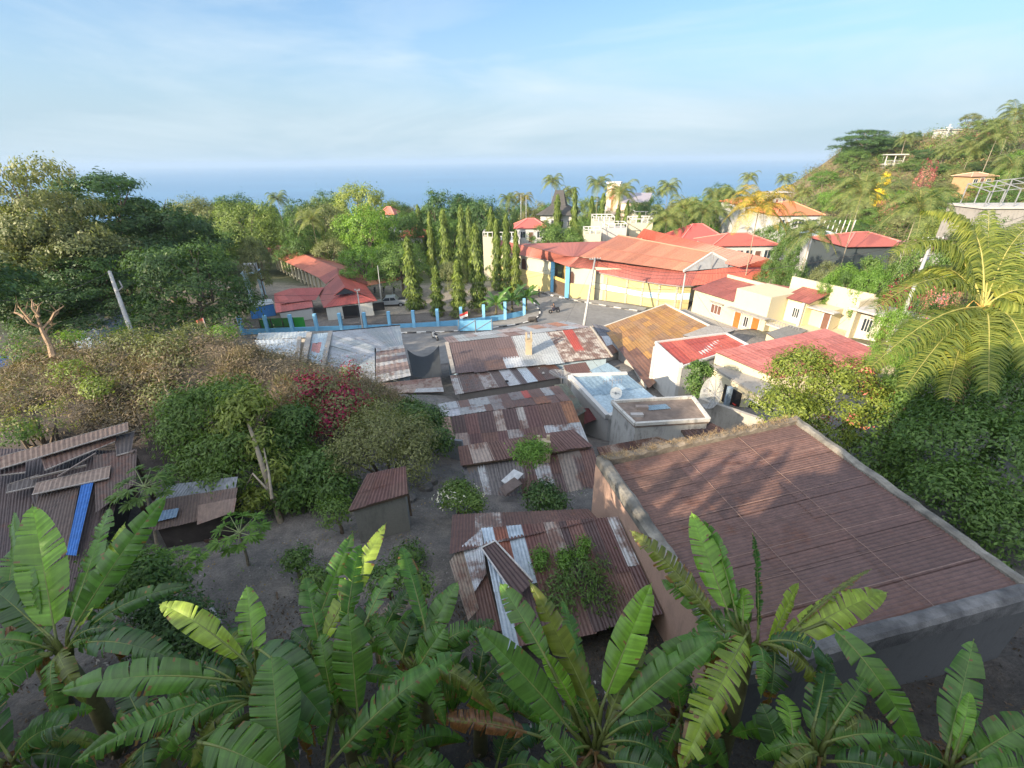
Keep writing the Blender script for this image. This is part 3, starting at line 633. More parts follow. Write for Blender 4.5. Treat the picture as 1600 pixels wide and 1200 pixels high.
f4 = [Z(588, 600, zf-.8), Z(688, 589, zf-.8), Z(694, 612, zf-1.1), Z(540, 616, zf-1.2)]
roof(FF, f4, nu=3, nv=3, vs=1, pitch=.6, amp=.01, seed=64, pal=(((.24, .15, .12), .35), ((.36, .37, .37), .2), ((.3, .24, .2), .4)), name='porch_roof')
walls(FF, inset([xy(f2[0]), xy(f2[1]), xy(f3[2]), xy(f1[3])], .04), -20.5, [zf-.15, zf-.35, zf-.95, zf-.8], M_wall('grey_blue_wall', (.35, .42, .47)))
mb = MB(); mb.beam(f1[0]+V((0, 0, .06)), f1[1]+V((0, 0, .06)), .1, .05, c=(.2, .22, .23, .1)); mb.beam(f2[0]+V((-.1, .1, 0)), f2[1]+V((0, .15, .02)), .12, .12, c=(.03, .03, .03, 0)); mb.build('ridge_cap', SHEET, FF)
for nm, q, pal, lab in (('a', [Z(486, 523, zf), Z(514, 520, zf), Z(503, 570, zf-.3), Z(479, 562, zf-.3)], (((.34, .42, .46), .1),), 'narrow pale blue roof with a faded pink patch between two gutters'),
                        ('b', [Z(398, 532, zf), Z(466, 529, zf), Z(462, 574, zf-.4), Z(420, 574, zf-.4)], (((.40, .45, .48), .03),), 'pale blue grey flat roof just behind the top of the dry grass mound'),
                        ('c', [Z(404, 521, zf-.4), Z(484, 518, zf-.4), Z(484, 527, zf-.4), Z(400, 531, zf-.4)], (((.42, .47, .48), .05),), 'thin strip of pale roofing along the road side behind the mound')):
    T = simple(lab, q, -20, CONCL, nu=4, nv=3, pal=pal, pitch=.4, name='silver_roofed_house', seed=66, fixed={(1, 1): ((.42, .2, .18), .2), (2, 1): ((.42, .2, .18), .2)} if nm == 'a' else None)
mb = MB(); mb.beam(Z(484, 521, zf+.1), Z(473, 574, zf-.1), .5, .3); mb.beam(Z(517, 519, zf+.12), Z(504, 578, zf-.1), .4, .3)
mb.beam(Z(468, 527, zf+.05), Z(464, 572, zf-.1), .35, .2)
mb.build('gutter_wall', CONC, FF)
# black shade net hanging between the houses
mb = MB(); a_, b_ = Z(636, 546, -16.4), Z(686, 539, -16.4); c_, d_ = Z(690, 590, -16.6), Z(645, 586, -16.6); nn_ = 10; bb = len(mb.v)
for j in range(nn_+1):
    for i in range(nn_+1):
        u, v_ = i/nn_, j/nn_; p = (a_*(1-u)+b_*u)*(1-v_)+(d_*(1-u)+c_*u)*v_; p = p-V((0, 0, 1))*(1.0*(1-(2*u-1)**2)*(1-v_*.8)); mb.v.append(tuple(p))
for j in range(nn_):
    for i in range(nn_): q = bb+j*(nn_+1)+i; mb.f.append((q, q+1, q+nn_+2, q+nn_+1)); mb.c.append(mb.cur); mb.m.append(0)
tag(mb.build('shade_net', M('black_net', (.018, .022, .026), .8, .3, 8), smooth=True), 'sagging black shade net strung between the silver roofed house and the brown roofed house', 'net')
# --- L orange rust roof
simple('large tall building with orange rusted roof of many patched sheets beside the road bend', [Z(941, 512, -16.6), Z(1040, 476, -15.4), Z(1113, 512, -14.9), Z(1010, 603, -15.6)], -19, CONCL, nu=11, nv=9, pitch=.5,
       pal=((ORUST, .1), ((.42, .22, .06), .05), ((.33, .17, .06), .15), ((.36, .2, .075), .2), ((.3, .17, .08), .2)), seed=71, fixed={**{(0, j): ((.17, .09, .06), .3) for j in (4, 5, 6, 7, 8)}, **{(1, j): ((.2, .1, .06), .3) for j in (5, 6, 7, 8)}, (2, 8): ((.2, .1, .06), .3), (2, 7): ((.22, .11, .06), .3), (3, 8): ((.2, .1, .06), .3)}, name='orange_roofed_building', cat='building')
mb = MB(); a_, b_, c_ = Z(941, 511, -16.5), Z(1040, 475, -15.3), Z(1114, 511.5, -14.8); mb.beam(a_, b_, .16, .12, c=(.5, .46, .38, 0)); mb.beam(b_, c_, .2, .14, c=(.55, .5, .42, 0))
mb.build('edge_trim', TINT, [o for o in C.objects if o.name == 'orange_roofed_building'][0])
simple('grey slate coloured little roof at the corner between the patched roof and the orange roof', [Z(925, 506, -16.2), Z(945, 510, -16.2), Z(972, 530, -16.6), Z(940, 528, -16.6)], -19, CONCL, nu=3, nv=2, pal=(((.1, .1, .11), .1), ((.14, .14, .15), .1)), pitch=.4, name='tin_roofed_hut', cat='hut')
simple('small whitish tin roof with a brown end tucked beside the orange roof', [Z(936, 526, -16.3), Z(950, 525, -16.3), Z(972, 546, -16.6), Z(948, 556, -16.8)], -19, CONCL, nu=3, nv=2, pal=(((.45, .47, .48), .1), ((.2, .11, .07), .3)), pitch=.4, name='tin_roofed_hut', cat='hut')
# --- M white wall with red roof
Mh = thing('red_roofed_house', 'narrow house with blank stained white end wall and bright red tin roof', 'house', Z(1050, 610, -15.2))
zm = -12.6
mq = [Z(1027, 533, zm), Z(1132, 520, zm), Z(1166, 537, zm-.4), Z(1064, 571, zm-.5)]
RP = (.42, .085, .06)
roof(Mh, mq, nu=6, nv=3, pitch=.35, amp=.008, seed=81, pal=((RP, .0), ((.38, .08, .06), .03), ((.46, .11, .075), .0)))
mo_ = [xy(Z(1024, 535, zm)), xy(Z(1134, 521, zm)), xy(Z(1169, 539, zm-.4)), xy(Z(1066, 573, zm-.5))]
walls(Mh, mo_, -17.5, [zm-.06, zm-.06, zm-.46, zm-.56], M_wall('stained_white_wall', (.52, .51, .47), (.2, .19, .17), .7))
mb = MB()
for (px0, py0, z0), (px1, py1, z1) in (((1024, 535, zm), (1066, 573, zm-.5)), ((1066, 573, zm-.5), (1169, 539, zm-.4)), ((1024, 535, zm), (1134, 521, zm)), ((1134, 521, zm), (1169, 539, zm-.4))):
    mb.beam(Z(px0, py0, z0+.03), Z(px1, py1, z1+.03), .13, .16)
a0, a1 = V(mo_[0]), V(mo_[3]); tdir = (a1-a0).normalized(); nd = V((tdir.y, -tdir.x));
if nd.x > 0 and nd.y > 0: nd = -nd
nd = nd if nd.dot(V((-1, -1))) > 0 else -nd
for p_ in (a0+tdir*.15, a1-tdir*.15): mb.box(p_.x+nd.x*.05-.12, p_.y+nd.y*.05-.12, -15.6, p_.x+nd.x*.05+.12, p_.y+nd.y*.05+.12, zm-.3)
mb.build('frame', WHITE, Mh)
# --- N long red roof, cream wall, concrete canopy
Nh = thing('red_roofed_house', 'long cream house with broad pinkish red roof and grey canopy behind the flowering tree', 'house', Z(1200, 640, -15))
zn = -12.4
nq = [Z(1117, 550, zn), Z(1290, 514, zn+.5), Z(1412, 566, zn+.2), Z(1210, 590, zn-.5)]
roof(Nh, nq, nu=12, nv=5, pitch=.4, amp=.008, seed=91, pal=(((.44, .15, .12), .0), ((.41, .135, .11), .02), ((.46, .16, .13), .0)))
walls(Nh, inset([xy(p) for p in nq], .015), -17, [p.z-.08 for p in nq], CREAM)
ca = [Z(1108, 570, -13.3), Z(1135, 566, -13.3), Z(1212, 604, -13.3), Z(1190, 620, -13.3)]
mb = MB(); mb.prism([xy(p) for p in ca], -13.45, -13.3); mb.build('canopy', CONC, Nh)
mb = MB(); q = Z(1141, 606, -13.5); mb.beam((q.x, q.y, -13.45), (q.x, q.y, -15.4), .28, .28); mb.build('post', M('slate_blue', (.22, .28, .34), .7, .2), Nh)
# canopy front wall and dark doorway
mb = MB(); a_, b_ = Z(1183, 626, -14.2), Z(1215, 612, -14.2)
lw = [xy(Z(1118, 585, -13.6)), xy(Z(1186, 622, -13.6)), xy(Z(1230, 600, -13.6)), xy(Z(1190, 570, -13.6))]
walls(Nh, lw, -17, -13.46, CREAM, name='ground_floor_wall')
p0, p1 = V(lw[0]), V(lw[1]); td = (p1-p0).normalized(); nd = V((td.y, -td.x)); nd = nd if nd.dot(V((-.5, -1))) > 0 else -nd
def on_wall(parent, p0, p1, s, w_, z0, z1, out, mat, name='window', frame=None, c=None, th=.05):
    """a box w_ wide at distance s along the wall p0->p1, standing proud by th"""
    p0, p1 = V(p0), V(p1); t = (p1-p0).normalized(); n = V((t.y, -t.x)); n = n if n.dot(V(out)) > 0 else -n
    a = p0+t*s; mb = MB(); mb.obox((a.x-n.x*.02, a.y-n.y*.02, z0), V((t.x*w_, t.y*w_, 0)), V((n.x*(th+.02), n.y*(th+.02), 0)), V((0, 0, z1-z0)), c)
    o = mb.build(name, mat, parent)
    if frame:
        mb = MB(); f = .07; e = th+.05; o2 = (a.x+n.x*.0, a.y+n.y*.0)
        for (s0, s1, y0, y1) in ((-f, 0, z0-f, z1+f), (w_, w_+f, z0-f, z1+f), (0, w_, z0-f, z0), (0, w_, z1, z1+f), (w_*.48, w_*.52, z0, z1)):
            q = a+t*s0; mb.obox((q.x, q.y, y0), V((t.x*(s1-s0), t.y*(s1-s0), 0)), V((n.x*e, n.y*e, 0)), V((0, 0, y1-y0)))
        mb.build('frame', frame, o)
    return o
on_wall(Nh, p0, p1, 1.0, 1.5, -15.2, -13.9, (-.5, -1), DARK, 'doorway')
on_wall(Nh, p0, p1, 3.2, 1.2, -14.9, -14.0, (-.5, -1), DARK, 'window', WHITE)
for i, (px_, lab) in enumerate(((1150, 'red plastic chair on the porch under the concrete canopy, the left one'), (1157, 'red plastic chair on the porch under the concrete canopy, nearest the wall'))):
    q = Z(px_, 634, -15.05); T = thing('plastic_chair', lab, 'chair', (q.x, q.y, -15.3)); mb = MB(); mb.cur = (.5, .03, .02, 1)
    mb.box(q.x-.25, q.y-.25, -14.9, q.x+.25, q.y+.25, -14.84)
    mb.build('seat', TINT, T); mb = MB(); mb.cur = (.5, .03, .02, 1); mb.obox((q.x-.25, q.y+.2, -14.84), V((.5, 0, 0)), V((0, .04, 0)), V((0, .08, .5))); mb.build('backrest', TINT, T)
    for sx in (-.22, .2):
        for sy in (-.22, .2): mb = MB(); mb.cur = (.5, .03, .02, 1); mb.box(q.x+sx, q.y+sy, -15.4, q.x+sx+.03, q.y+sy+.03, -14.9); mb.build('leg', TINT, T)
mb = MB(); mb.beam(Z(1090, 640, -13.3), Z(1190, 676, -13.2), .25, 1.6); tag(mb.build('boundary_wall', M_wall('rubble_wall', (.42, .38, .32), (.1, .09, .08), .9)), 'weathered masonry wall with mossy top running down from the dish towards the big rusty roof', 'wall')
# --- left shack of piled sheets
H = thing('scrap_tin_shack', 'sprawling shack at the left edge roofed with rusty sheets and one bright blue sheet', 'shack', Z(90, 800, -10.3))
def SH(a, b, c, d, col, rust, nu=1, pitch=.09, seed=1, amp=.010, vs=2): return dict(P=[a, b, c, d], nu=nu, nv=1, vs=vs, pitch=pitch, amp=amp, samples=5, pal=((col, rust),), seed=seed, lift=.01)
base_r = MB(); BR = (.085, .06, .055); BR2 = (.12, .085, .07)
for k in (SH(Z(-60, 700, -8.3), Z(205, 705, -8.3), Z(150, 905, -9.2), Z(-80, 960, -9.4), BR, .2, 9, .09, 3),
          SH(Z(146, 712, -8.18), Z(214, 702, -8.15), Z(212, 755, -8.4), Z(150, 800, -8.6), BR2, .3, 1),
          SH(Z(60, 775, -8.5), Z(124, 762, -8.45), Z(105, 860, -8.95), Z(40, 845, -8.9), BR2, .2, 1),
          SH(Z(50, 776, -8.52), Z(120, 758, -8.42), Z(75, 808, -8.7), Z(58, 800, -8.68), (.07, .05, .045), .1, 1)): sheets(base_r, **k)
base_r.build('roof', SHEET, H)
mb = MB(); sheets(mb, **SH(Z(127, 759, -8.35), Z(147, 751, -8.33), Z(120, 866, -8.9), Z(104, 865, -8.92), BLUER, .0, 1, .08)); mb.build('blue_sheet', SHEET, H)
def plank(px, z, col, name='loose_board', lab=None, rust=.3, curl=.04):
    P = [Z(a, b, zz) for (a, b), zz in zip(px, z)]; mb = MB(); sheets(mb, P=P, nu=1, nv=1, vs=1, pitch=.12, amp=.012, samples=4, pal=((col, rust),), seed=2, lift=.0, ragged=0)
    mb.v = [(v[0], v[1], v[2]+random.Random(i//3).uniform(0, .01)) for i, v in enumerate(mb.v)]
    d = P[1]-P[0]; mb.beam(P[3], P[2], .04, .03, c=(.4, .36, .32, .2)); mb.beam(P[0], P[1], .03, .02, c=(.3, .26, .22, .2))
    return tag(mb.build(name, SHEET), lab, 'metal sheet')
plank([(-30, 722), (200, 660), (200, 673), (-30, 742)], (-7.9, -7.75, -7.8, -8.0), (.30, .2, .14), lab='longest pale brown roofing board at the top of the pile on the left shack', rust=.25)
plank([(63, 713), (182, 680), (180, 690), (70, 735)], (-8.02, -7.95, -8.0, -8.12), (.2, .13, .1), lab='short reddish ribbed board just below the longest board on the left shack', rust=.35)
plank([(57, 755), (173, 728), (170, 747), (50, 773)], (-8.28, -8.2, -8.3, -8.35), (.30, .22, .17), lab='pale weathered board lying across the middle of the left shack roof', rust=.2)
plank([(-20, 726), (40, 718), (40, 738), (-20, 745)], (-8.1, -8.05, -8.15, -8.2), (.13, .08, .07), lab='ribbed maroon sheet at the frame edge below the longest board', rust=.2)
plank([(178, 683), (211, 674), (205, 706), (182, 712)], (-8.0, -8.0, -8.15, -8.15), (.11, .09, .08), lab='short grey brown sheet tipped up at the right end of the board pile', rust=.2)
plank([(12, 757), (60, 742), (55, 760), (10, 770)], (-8.3, -8.25, -8.35, -8.4), (.12, .1, .09), lab='dull dark sheet left of the pale weathered board', rust=.2)
mb = MB(); mb.beam(Z(48, 748, -8.2), Z(135, 727, -8.15), .05, .05, c=(.3, .26, .22, .1)); mb.beam(Z(90, 745, -8.15), Z(150, 708, -8.0), .04, .04, c=(.25, .2, .17, .1))
tag(mb.build('timber_poles', SHEET), 'two thin grey timber poles crossing above the pale weathered board', 'timber')
mb = MB(); mb.beam(Z(206, 705, -8.1)+V((.0, 0, 0)), (Z(206, 705, -8.1).x, Z(206, 705, -8.1).y, -10.8), .1, .1, c=(.14, .1, .08, 0)); mb.beam(Z(205, 755, -8.5), (Z(205, 755, -8.5).x, Z(205, 755, -8.5).y, -10.8), .1, .1, c=(.14, .1, .08, 0))
mb.build('post', TINT, H)
walls(H, [xy(Z(-50, 715, -8.6)), xy(Z(190, 712, -8.6)), xy(Z(140, 880, -9.3)), xy(Z(-70, 930, -9.4))], -11.3, [-8.5, -8.5, -9.4, -9.5], M('shack_wall', (.07, .055, .05), .95, .4, 4))
# --- second lean-to shack
H2 = thing('scrap_tin_shack', 'small open tin shack between the sprawling left shack and the bent pale trunk', 'shack', Z(310, 860, -10.5))
mb = MB()
for k in (SH(Z(262, 758, -8.75), Z(372, 745, -8.7), Z(368, 765, -8.85), Z(240, 785, -9.0), (.20, .22, .24), .25, 3, .1, 5), SH(Z(238, 783, -8.95), Z(372, 762, -8.8), Z(366, 800, -9.1), Z(232, 832, -9.25), BR2, .25, 4, .09, 6),
          SH(Z(238, 801, -9.02), Z(280, 794, -8.96), Z(276, 808, -9.05), Z(234, 818, -9.12), (.2, .3, .42), .1, 1), SH(Z(310, 790, -8.93), Z(370, 778, -8.85), Z(366, 800, -9.02), Z(308, 820, -9.12), (.2, .14, .11), .25, 1, amp=.004)): sheets(mb, **k)
mb.build('roof', SHEET, H2)
walls(H2, [xy(Z(262, 765, -9)), xy(Z(365, 755, -9)), xy(Z(385, 880, -10.8)), xy(Z(300, 895, -10.8))][:2]+[xy(Z(350, 800, -9.2)), xy(Z(246, 825, -9.3))], -11.2, [-9.0, -8.95, -9.25, -9.35], M('shack_board', (.06, .048, .042), .95, .4, 4))
mb = MB(); a_ = Z(318, 845, -10.0); mb.obox(a_, V((1.0, .15, 0)), V((0, .05, 0)), V((0, 0, 1.0))*-.6, c=(.1, .06, .05, .3)); mb.build('side_sheet', SHEET, H2)
# ---------------------------------------------------------------- middle distance buildings
class Frame:
    """local frame on the ground: origin o, ex along the facade, ey into the building"""
    def __init__(s, o, e, z): s.o = V((o[0], o[1], 0)); t = V((e[0]-o[0], e[1]-o[1], 0)).normalized(); s.x = t; s.y = V((-t.y, t.x, 0)); s.z = z
    def p(s, a, b, c): q = s.o+s.x*a+s.y*b; return V((q.x, q.y, s.z+c))
    def box(s, mb, x0, x1, y0, y1, z0, z1, c=None): mb.hexa([s.p(x0, y0, z0), s.p(x1, y0, z0), s.p(x1, y1, z0), s.p(x0, y1, z0)], [s.p(x0, y0, z1), s.p(x1, y0, z1), s.p(x1, y1, z1), s.p(x0, y1, z1)], c)
def bx(fr, name, mat, parent, *boxes, c=None):
    mb = MB()
    for b in boxes: fr.box(mb, *b, c=c)
    return mb.build(name, mat, parent)
def window(fr, parent, x, z, w_, h, y=0, mat=None, frame=WHITE, name='window', bars=1):
    """window on the facade plane y (facing -y)"""
    o = bx(fr, name, mat or GLASS, parent, (x, x+w_, y-.03, y+.05, z, z+h)); f = .08; mb = MB()
    for b in ((x-f, x, z-f, z+h+f), (x+w_, x+w_+f, z-f, z+h+f), (x, x+w_, z-f, z), (x, x+w_, z+h, z+h+f)): fr.box(mb, b[0], b[1], y-.07, y+.04, b[2], b[3])
    for i in range(bars): q = x+w_*(i+1)/(bars+1); fr.box(mb, q-.03, q+.03, y-.06, y-.031, z, z+h)
    mb.build('frame', frame, o); return o
def door(fr, parent, x, z, w_, h, y=0, mat=ORD):
    o = bx(fr, 'door', mat, parent, (x, x+w_, y-.04, y+.05, z, z+h)); f = .1
    bx(fr, 'frame', WHITE, o, (x-f, x, y-.08, y+.04, z, z+h+f), (x+w_, x+w_+f, y-.08, y+.04, z, z+h+f), (x, x+w_, y-.08, y+.04, z+h, z+h+f)); return o
RR = (.29, .09, .07); CR = (.40, .165, .10)
def quadroof(parent, P, name='roof', col=RR, seed=1, nu=8, nv=2, pitch=.5, amp=.012, rust=.0, under=True):
    return roof(parent, P, name=name, nu=nu, nv=nv, pitch=pitch, amp=amp, samples=4, seed=seed, pal=((col, rust), (tuple(c*.93 for c in col), rust), (tuple(c*1.06 for c in col), rust)), ragged=0, lift=.008, under=under)
# --- O: cream modern building
p0 = Z(1080, 487, -16.35); p1 = Z(1190, 527, -16.35)
O = thing('cream_building', 'cream painted building with two red roofed bays, orange doors and long blank upper wall', 'building', p0)
f = Frame(p0, p1, p0.z); LO = (p1-p0).length
bx(f, 'wall', CREAM, O, (0, 5.55, 0, 4.8, -1, 2.62)); bx(f, 'wall', CREAM, O, (5.55, 9.6, .01, 4.6, -1, 4.1)); bx(f, 'wall', CREAM, O, (9.6, 16.5, .8, 6, -1.5, 1.45))
bx(f, 'upper_wall', CREAM, O, (7.8, 15.7, 5.0, 5.25, 1.4, 5.25)); bx(f, 'upper_wall', CREAM, O, (0, 5.54, 4.81, 5.0, 2.6, 3.9)); bx(f, 'end_wall', CREAM, O, (15.71, 16.0, 2.6, 5.24, 1.4, 5.0))
bx(f, 'plinth', CONC, O, (-1, 12, -1.5, -.01, -1, .05))
quadroof(O, [f.p(-.25, 4.8, 3.55), f.p(5.5, 4.8, 3.55), f.p(5.5, -.2, 2.68), f.p(-.25, -.2, 2.68)], seed=3)
quadroof(O, [f.p(.5, 5.3, 3.6), f.p(7.6, 7.5, 3.6), f.p(8.6, 5.2, 3.5), f.p(5.7, 5.0, 3.5)], seed=4, nu=4, nv=1)
window(f, O, 2.8, .75, 1.35, .95, mat=BROWNP, bars=2); bx(f, 'canopy', CONC, O, (2.6, 4.4, -.35, .0, 1.95, 2.04))
door(f, O, 6.0, .06, .75, 1.65); door(f, O, 8.2, .06, .8, 1.65); window(f, O, 7.25, .5, .45, 1.0, mat=DARK, bars=1)
bx(f, 'canopy', CONC, O, (5.3, 10.0, -.7, .0, 1.98, 2.1))
bx(f, 'terrace', CONCL, O, (9.61, 13, .15, .79, 1.3, 1.44))
bx(f, 'upper_room', M_wall('yellow_cream_paint', (.78, .66, .36), (.4, .35, .22), .3), O, (9.65, 11.6, 2.5, 4.99, 1.46, 3.75))
quadroof(O, [f.p(9.2, 4.95, 4.5), f.p(12.0, 4.95, 4.5), f.p(12.0, 2.2, 3.8), f.p(9.2, 2.2, 3.8)], seed=5, nu=5)
window(f, O, 10.5, 2.1, .6, .9, y=2.5, bars=2); bx(f, 'column', WHITE, O, (11.4, 11.6, 2.1, 2.3, 1.46, 3.75))
bx(f, 'upper_room', CREAM, O, (11.61, 13.6, 3.5, 4.98, 1.46, 3.4)); bx(f, 'canopy', CONCL, O, (11.6, 14.2, 2.6, 3.5, 3.3, 3.42)); door(f, O, 12.9, 1.47, .6, 1.6, y=3.5, mat=BROWNP)
mb = MB()
for i in range(13): q = 9.65+i*.27; f.box(mb, q, q+.03, .2, .23, 1.44, 2.0)
f.box(mb, 9.65, 12.95, .19, .24, 2.0, 2.05); mb.build('railing', METAL, O)
bx(f, 'wall', M_wall('porch_wall', (.55, .5, .4)), O, (16.01, 19.0, 3.4, 5.2, 1.4, 4.3)); bx(f, 'porch_slab', CONCL, O, (15.6, 20.2, 2.0, 5.3, 4.31, 4.5))
window(f, O, 16.4, 2.4, .7, 1.1, y=3.4, bars=2); door(f, O, 17.8, 1.5, .8, 1.8, y=3.4, mat=BROWNP); bx(f, 'column', WHITE, O, (19.8, 20.0, 2.1, 2.3, 1.4, 4.3))
bx(f, 'terrace', CONCL, O, (16.51, 20.4, 1.0, 6, -1, 1.39))
mb = MB()
for i in range(10): q = 17+i*.33; f.box(mb, q, q+.04, 1.1, 1.15, 1.4, 2.0)
f.box(mb, 17, 20.2, 1.08, 1.17, 2.0, 2.06); mb.build('railing', WHITE, O)
mb = MB(); mb.beam(D(1352, 443, 47), D(1402, 436, 50), .4, 2.6); tag(mb.build('rubble_wall', M_wall('stone_wall', (.36, .33, .28), amount=.9)), 'broken grey stone wall behind the long cream wall', 'wall')
# low roofs between O and N
simple('small flat grey roof with parapet squeezed between the cream building and the red roofs', [Z(1197, 520, -14.6), Z(1236, 508, -14.6), Z(1262, 516, -14.7), Z(1220, 535, -14.8)], -16.5, CREAM, nu=2, nv=1, pal=(((.2, .2, .19), .1),), name='flat_roofed_annex', cat='annex')
simple('flat dirty concrete roof behind the bright red roof of the narrow white house', [Z(1066, 524, -13.6), Z(1110, 508, -13.6), Z(1150, 515, -13.7), Z(1100, 532, -13.8)], -16, CONC, nu=2, nv=1, pal=(((.33, .31, .28), .1),), name='flat_roofed_annex', cat='annex')

# --- P: yellow compound with coral roofs
P = thing('yellow_walled_building', 'large yellow walled building with coral roofs, arched windows and a painted wave band', 'building', Z(930, 475, RZ))
ea = [Z(770, 391, -14.9), Z(812, 398, -15.0), Z(861, 407.5, -15.1)]
eb = [Z(886, 416, -15.2), Z(930, 423, -15.6)]
ec = [Z(930, 424, -16.0), Z(985, 436, -16.6), Z(1030, 443, -16.7), Z(1062, 446.5, -16.7), Z(1080, 446, -16.7)]
ed = [Z(1084, 446, -16.6), Z(1240, 431, -16.0)]
def curve_wall(pts, zb, drop, mat, name, th=.3, c=None, zt=None):
    mb = MB()
    for a, b in zip(pts, pts[1:]):
        t = (b-a); t.z = 0; t.normalize(); n = V((-t.y, t.x, 0))*th
        mb.prism([xy(a), xy(b), xy(b+n), xy(a+n)], zb, [(zt if zt else a.z-drop), (zt if zt else b.z-drop), (zt if zt else b.z-drop), (zt if zt else a.z-drop)], c=c)
    return mb.build(name, mat, P)
LYEL = M_wall('pale_yellow_paint', (.50, .46, .33), (.4, .36, .25), .35)
back = lambda pts, d: [p+(V((-(pts[-1]-pts[0]).y, (pts[-1]-pts[0]).x, 0))).normalized()*d for p in pts]
ia = back(ea, .5); ib = back(eb, .5); ic = back(ec, .45)
curve_wall(ia, -21.5, .05, LYEL, 'wall'); curve_wall(ib, -21.5, .05, LYEL, 'wall'); curve_wall(ic, -21.5, .05, YEL, 'wall')
# painted bands: yellow lower wall, pale blue wave band
WAVE = M_wall('pale_blue_band', (.45, .62, .68), (.4, .5, .5), .2)
curve_wall(back(ea, .42), -20.7, .05, YEL, 'lower_wall', .08, zt=-17.6); curve_wall(back(eb, .42), -20.7, .05, YEL, 'lower_wall', .08, zt=-18.0)
mb = MB(); full = [back(eb, .38)[1]]+back(ec, .40); 
for a, b in zip(full, full[1:]):
    m_ = 6
    for k in range(m_):
        s0, s1 = k/m_, (k+1)/m_; A_, B_ = a.lerp(b, s0), a.lerp(b, s1)
        h = lambda s: .55+.28*math.sin(s*2.1+a.x*.4)
        x0, x1 = a.x+(b.x-a.x)*s0, a.x+(b.x-a.x)*s1
        w0, w1 = .35+.25*math.sin(x0*.55), .35+.25*math.sin(x1*.55)
        mb.face([(A_.x, A_.y, -19.2+w0*.5), (B_.x, B_.y, -19.2+w1*.5), (B_.x, B_.y, -18.5+w1), (A_.x, A_.y, -18.5+w0)])
mb.build('wave_band', WAVE, P)
mb = MB()
for i, px_ in enumerate((955, 985, 1007, 1026, 1052)):
    q = Z(px_, 440, -16.7); w_q = min(range(len(ic)-1), key=lambda k: abs((ic[k].x+ic[k+1].x)/2-q.x)); a, b = ic[w_q], ic[w_q+1]
    t = max(0, min(1, (q.x-a.x)/(b.x-a.x))); c_ = a.lerp(b, t); mb = MB(); mb.box(c_.x-.12, c_.y-.2, -21, c_.x+.12, c_.y+.1, -16.8); mb.build('pilaster', LYEL, P)
# arched windows
def arch(px, py, z, w_, h, wallpts):
    q = Z(px, py, z); a, b = min(zip(wallpts, wallpts[1:]), key=lambda s: abs((s[0].x+s[1].x)/2-q.x)); t = V((b-a)); t.z = 0; t.normalize(); n = V((t.y, -t.x, 0))
    s = (q-a).dot(t); s = max(.6, s); o = a+t*s; o.z = z
    def ring(k, d):
        out = [o+t*(-w_/2*k)+n*d, ]
        for i in range(9): al = math.pi-math.pi*i/8; out.append(o+t*(math.cos(al)*w_/2*k)+n*d+V((0, 0, h-w_/2+math.sin(al)*w_/2*k*1.15)))
        out.append(o+t*(w_/2*k)+n*d); return out
    mb = MB(); rg = ring(1.22, .04); mb.face(rg, mi=0); r0 = ring(1.22, 0)
    for i in range(len(rg)-1): mb.face([r0[i], r0[i+1], rg[i+1], rg[i]])
    win = mb.build('window', WHITE, P)
    mb = MB(); mb.face(ring(1.0, .06)); mb.build('shutter', BROWNP, win)
for px_, wp_ in ((781, ia), (788, ia), (816, ia), (825, ia), (833, ia), (850, ia), (897.5, ib), (913.5, ib), (921.5, ib)):
    arch(px_, 412, -17.55 if wp_ is ia else -17.95, 1.0 if px_ > 890 else 1.1, 1.8, wp_)
# gate bay
ga, gb = ia[-1], ib[0]
mb = MB(); t = (gb-ga); t.z = 0; t.normalize(); n = V((-t.y, t.x, 0))
mb.prism([xy(ga+n*2), xy(gb+n*2), xy(gb+n*2.3), xy(ga+n*2.3)], -21, -15.6); mb.build('gate_recess', M_wall('ochre_dark', (.35, .24, .08), amount=.7), P)
mb = MB(); mb.prism([xy(ga-n*.1), xy(gb-n*.1), xy(gb+n*.1), xy(ga+n*.1)], -18.1, -17.6); mb.build('gate_lintel', M_wall('ochre', (.62, .45, .12)), P)
mb = MB(); mb.prism([xy(ga-n*.05), xy(gb-n*.05), xy(gb+n*.05), xy(ga+n*.05)], -20.9, -18.1); mb.build('gate', M('dark_wood_gate', (.10, .065, .04), .7, .4, 3), P)
for q in (ga, gb): mb = MB(); mb.box(q.x-.3, q.y-.45, -21, q.x+.3, q.y+.3, -15.3); mb.build('pilaster', BLUEP, P)
# front eaves roof strips
up = [Z(770, 372, -13.6), Z(812, 382, -13.6), Z(882, 400, -13.6)]
upb = [Z(882, 400, -13.6), Z(905, 402, -13.7), Z(936, 405, -14.4)]
for a, b, c, d, s_ in ((up[0], up[1], ea[1], ea[0], 1), (up[1], up[2], ea[2], ea[1], 2), (upb[0], upb[1], Z(889, 417, -15.1), ea[2], 3), (upb[1], upb[2], ec[0]+V((0, 0, .3)), Z(889, 417, -15.1), 4)):
    quadroof(P, [a, b, c, d], 'eaves_roof', (.36, .115, .085), s_, 4, 1, under=False)
ups = [upb[2], Z(985, 415, -14.9), Z(1040, 421, -15.1), Z(1068, 424, -15.2), Z(1090, 424, -15.2)]
for i in range(4): quadroof(P, [ups[i], ups[i+1], ec[i+1], ec[i]], 'eaves_roof', (.31, .095, .075), 10+i, 3, 1, under=False)
quadroof(P, [Z(1090, 424, -15.2), Z(1205, 410, -14.7), Z(1240, 431, -15.9), Z(1080, 446.5, -16.6)], 'eaves_roof', (.46, .12, .08), 15, 8, 1, under=False)
mb = MB(); 
for pts_ in (ec, [ec[-1], Z(1240, 431.5, -15.95)]):
    for a, b in zip(pts_, pts_[1:]): mb.beam(a+V((0, 0, -.08)), b+V((0, 0, -.08)), .1, .16, c=(.25, .2, .18, 1))
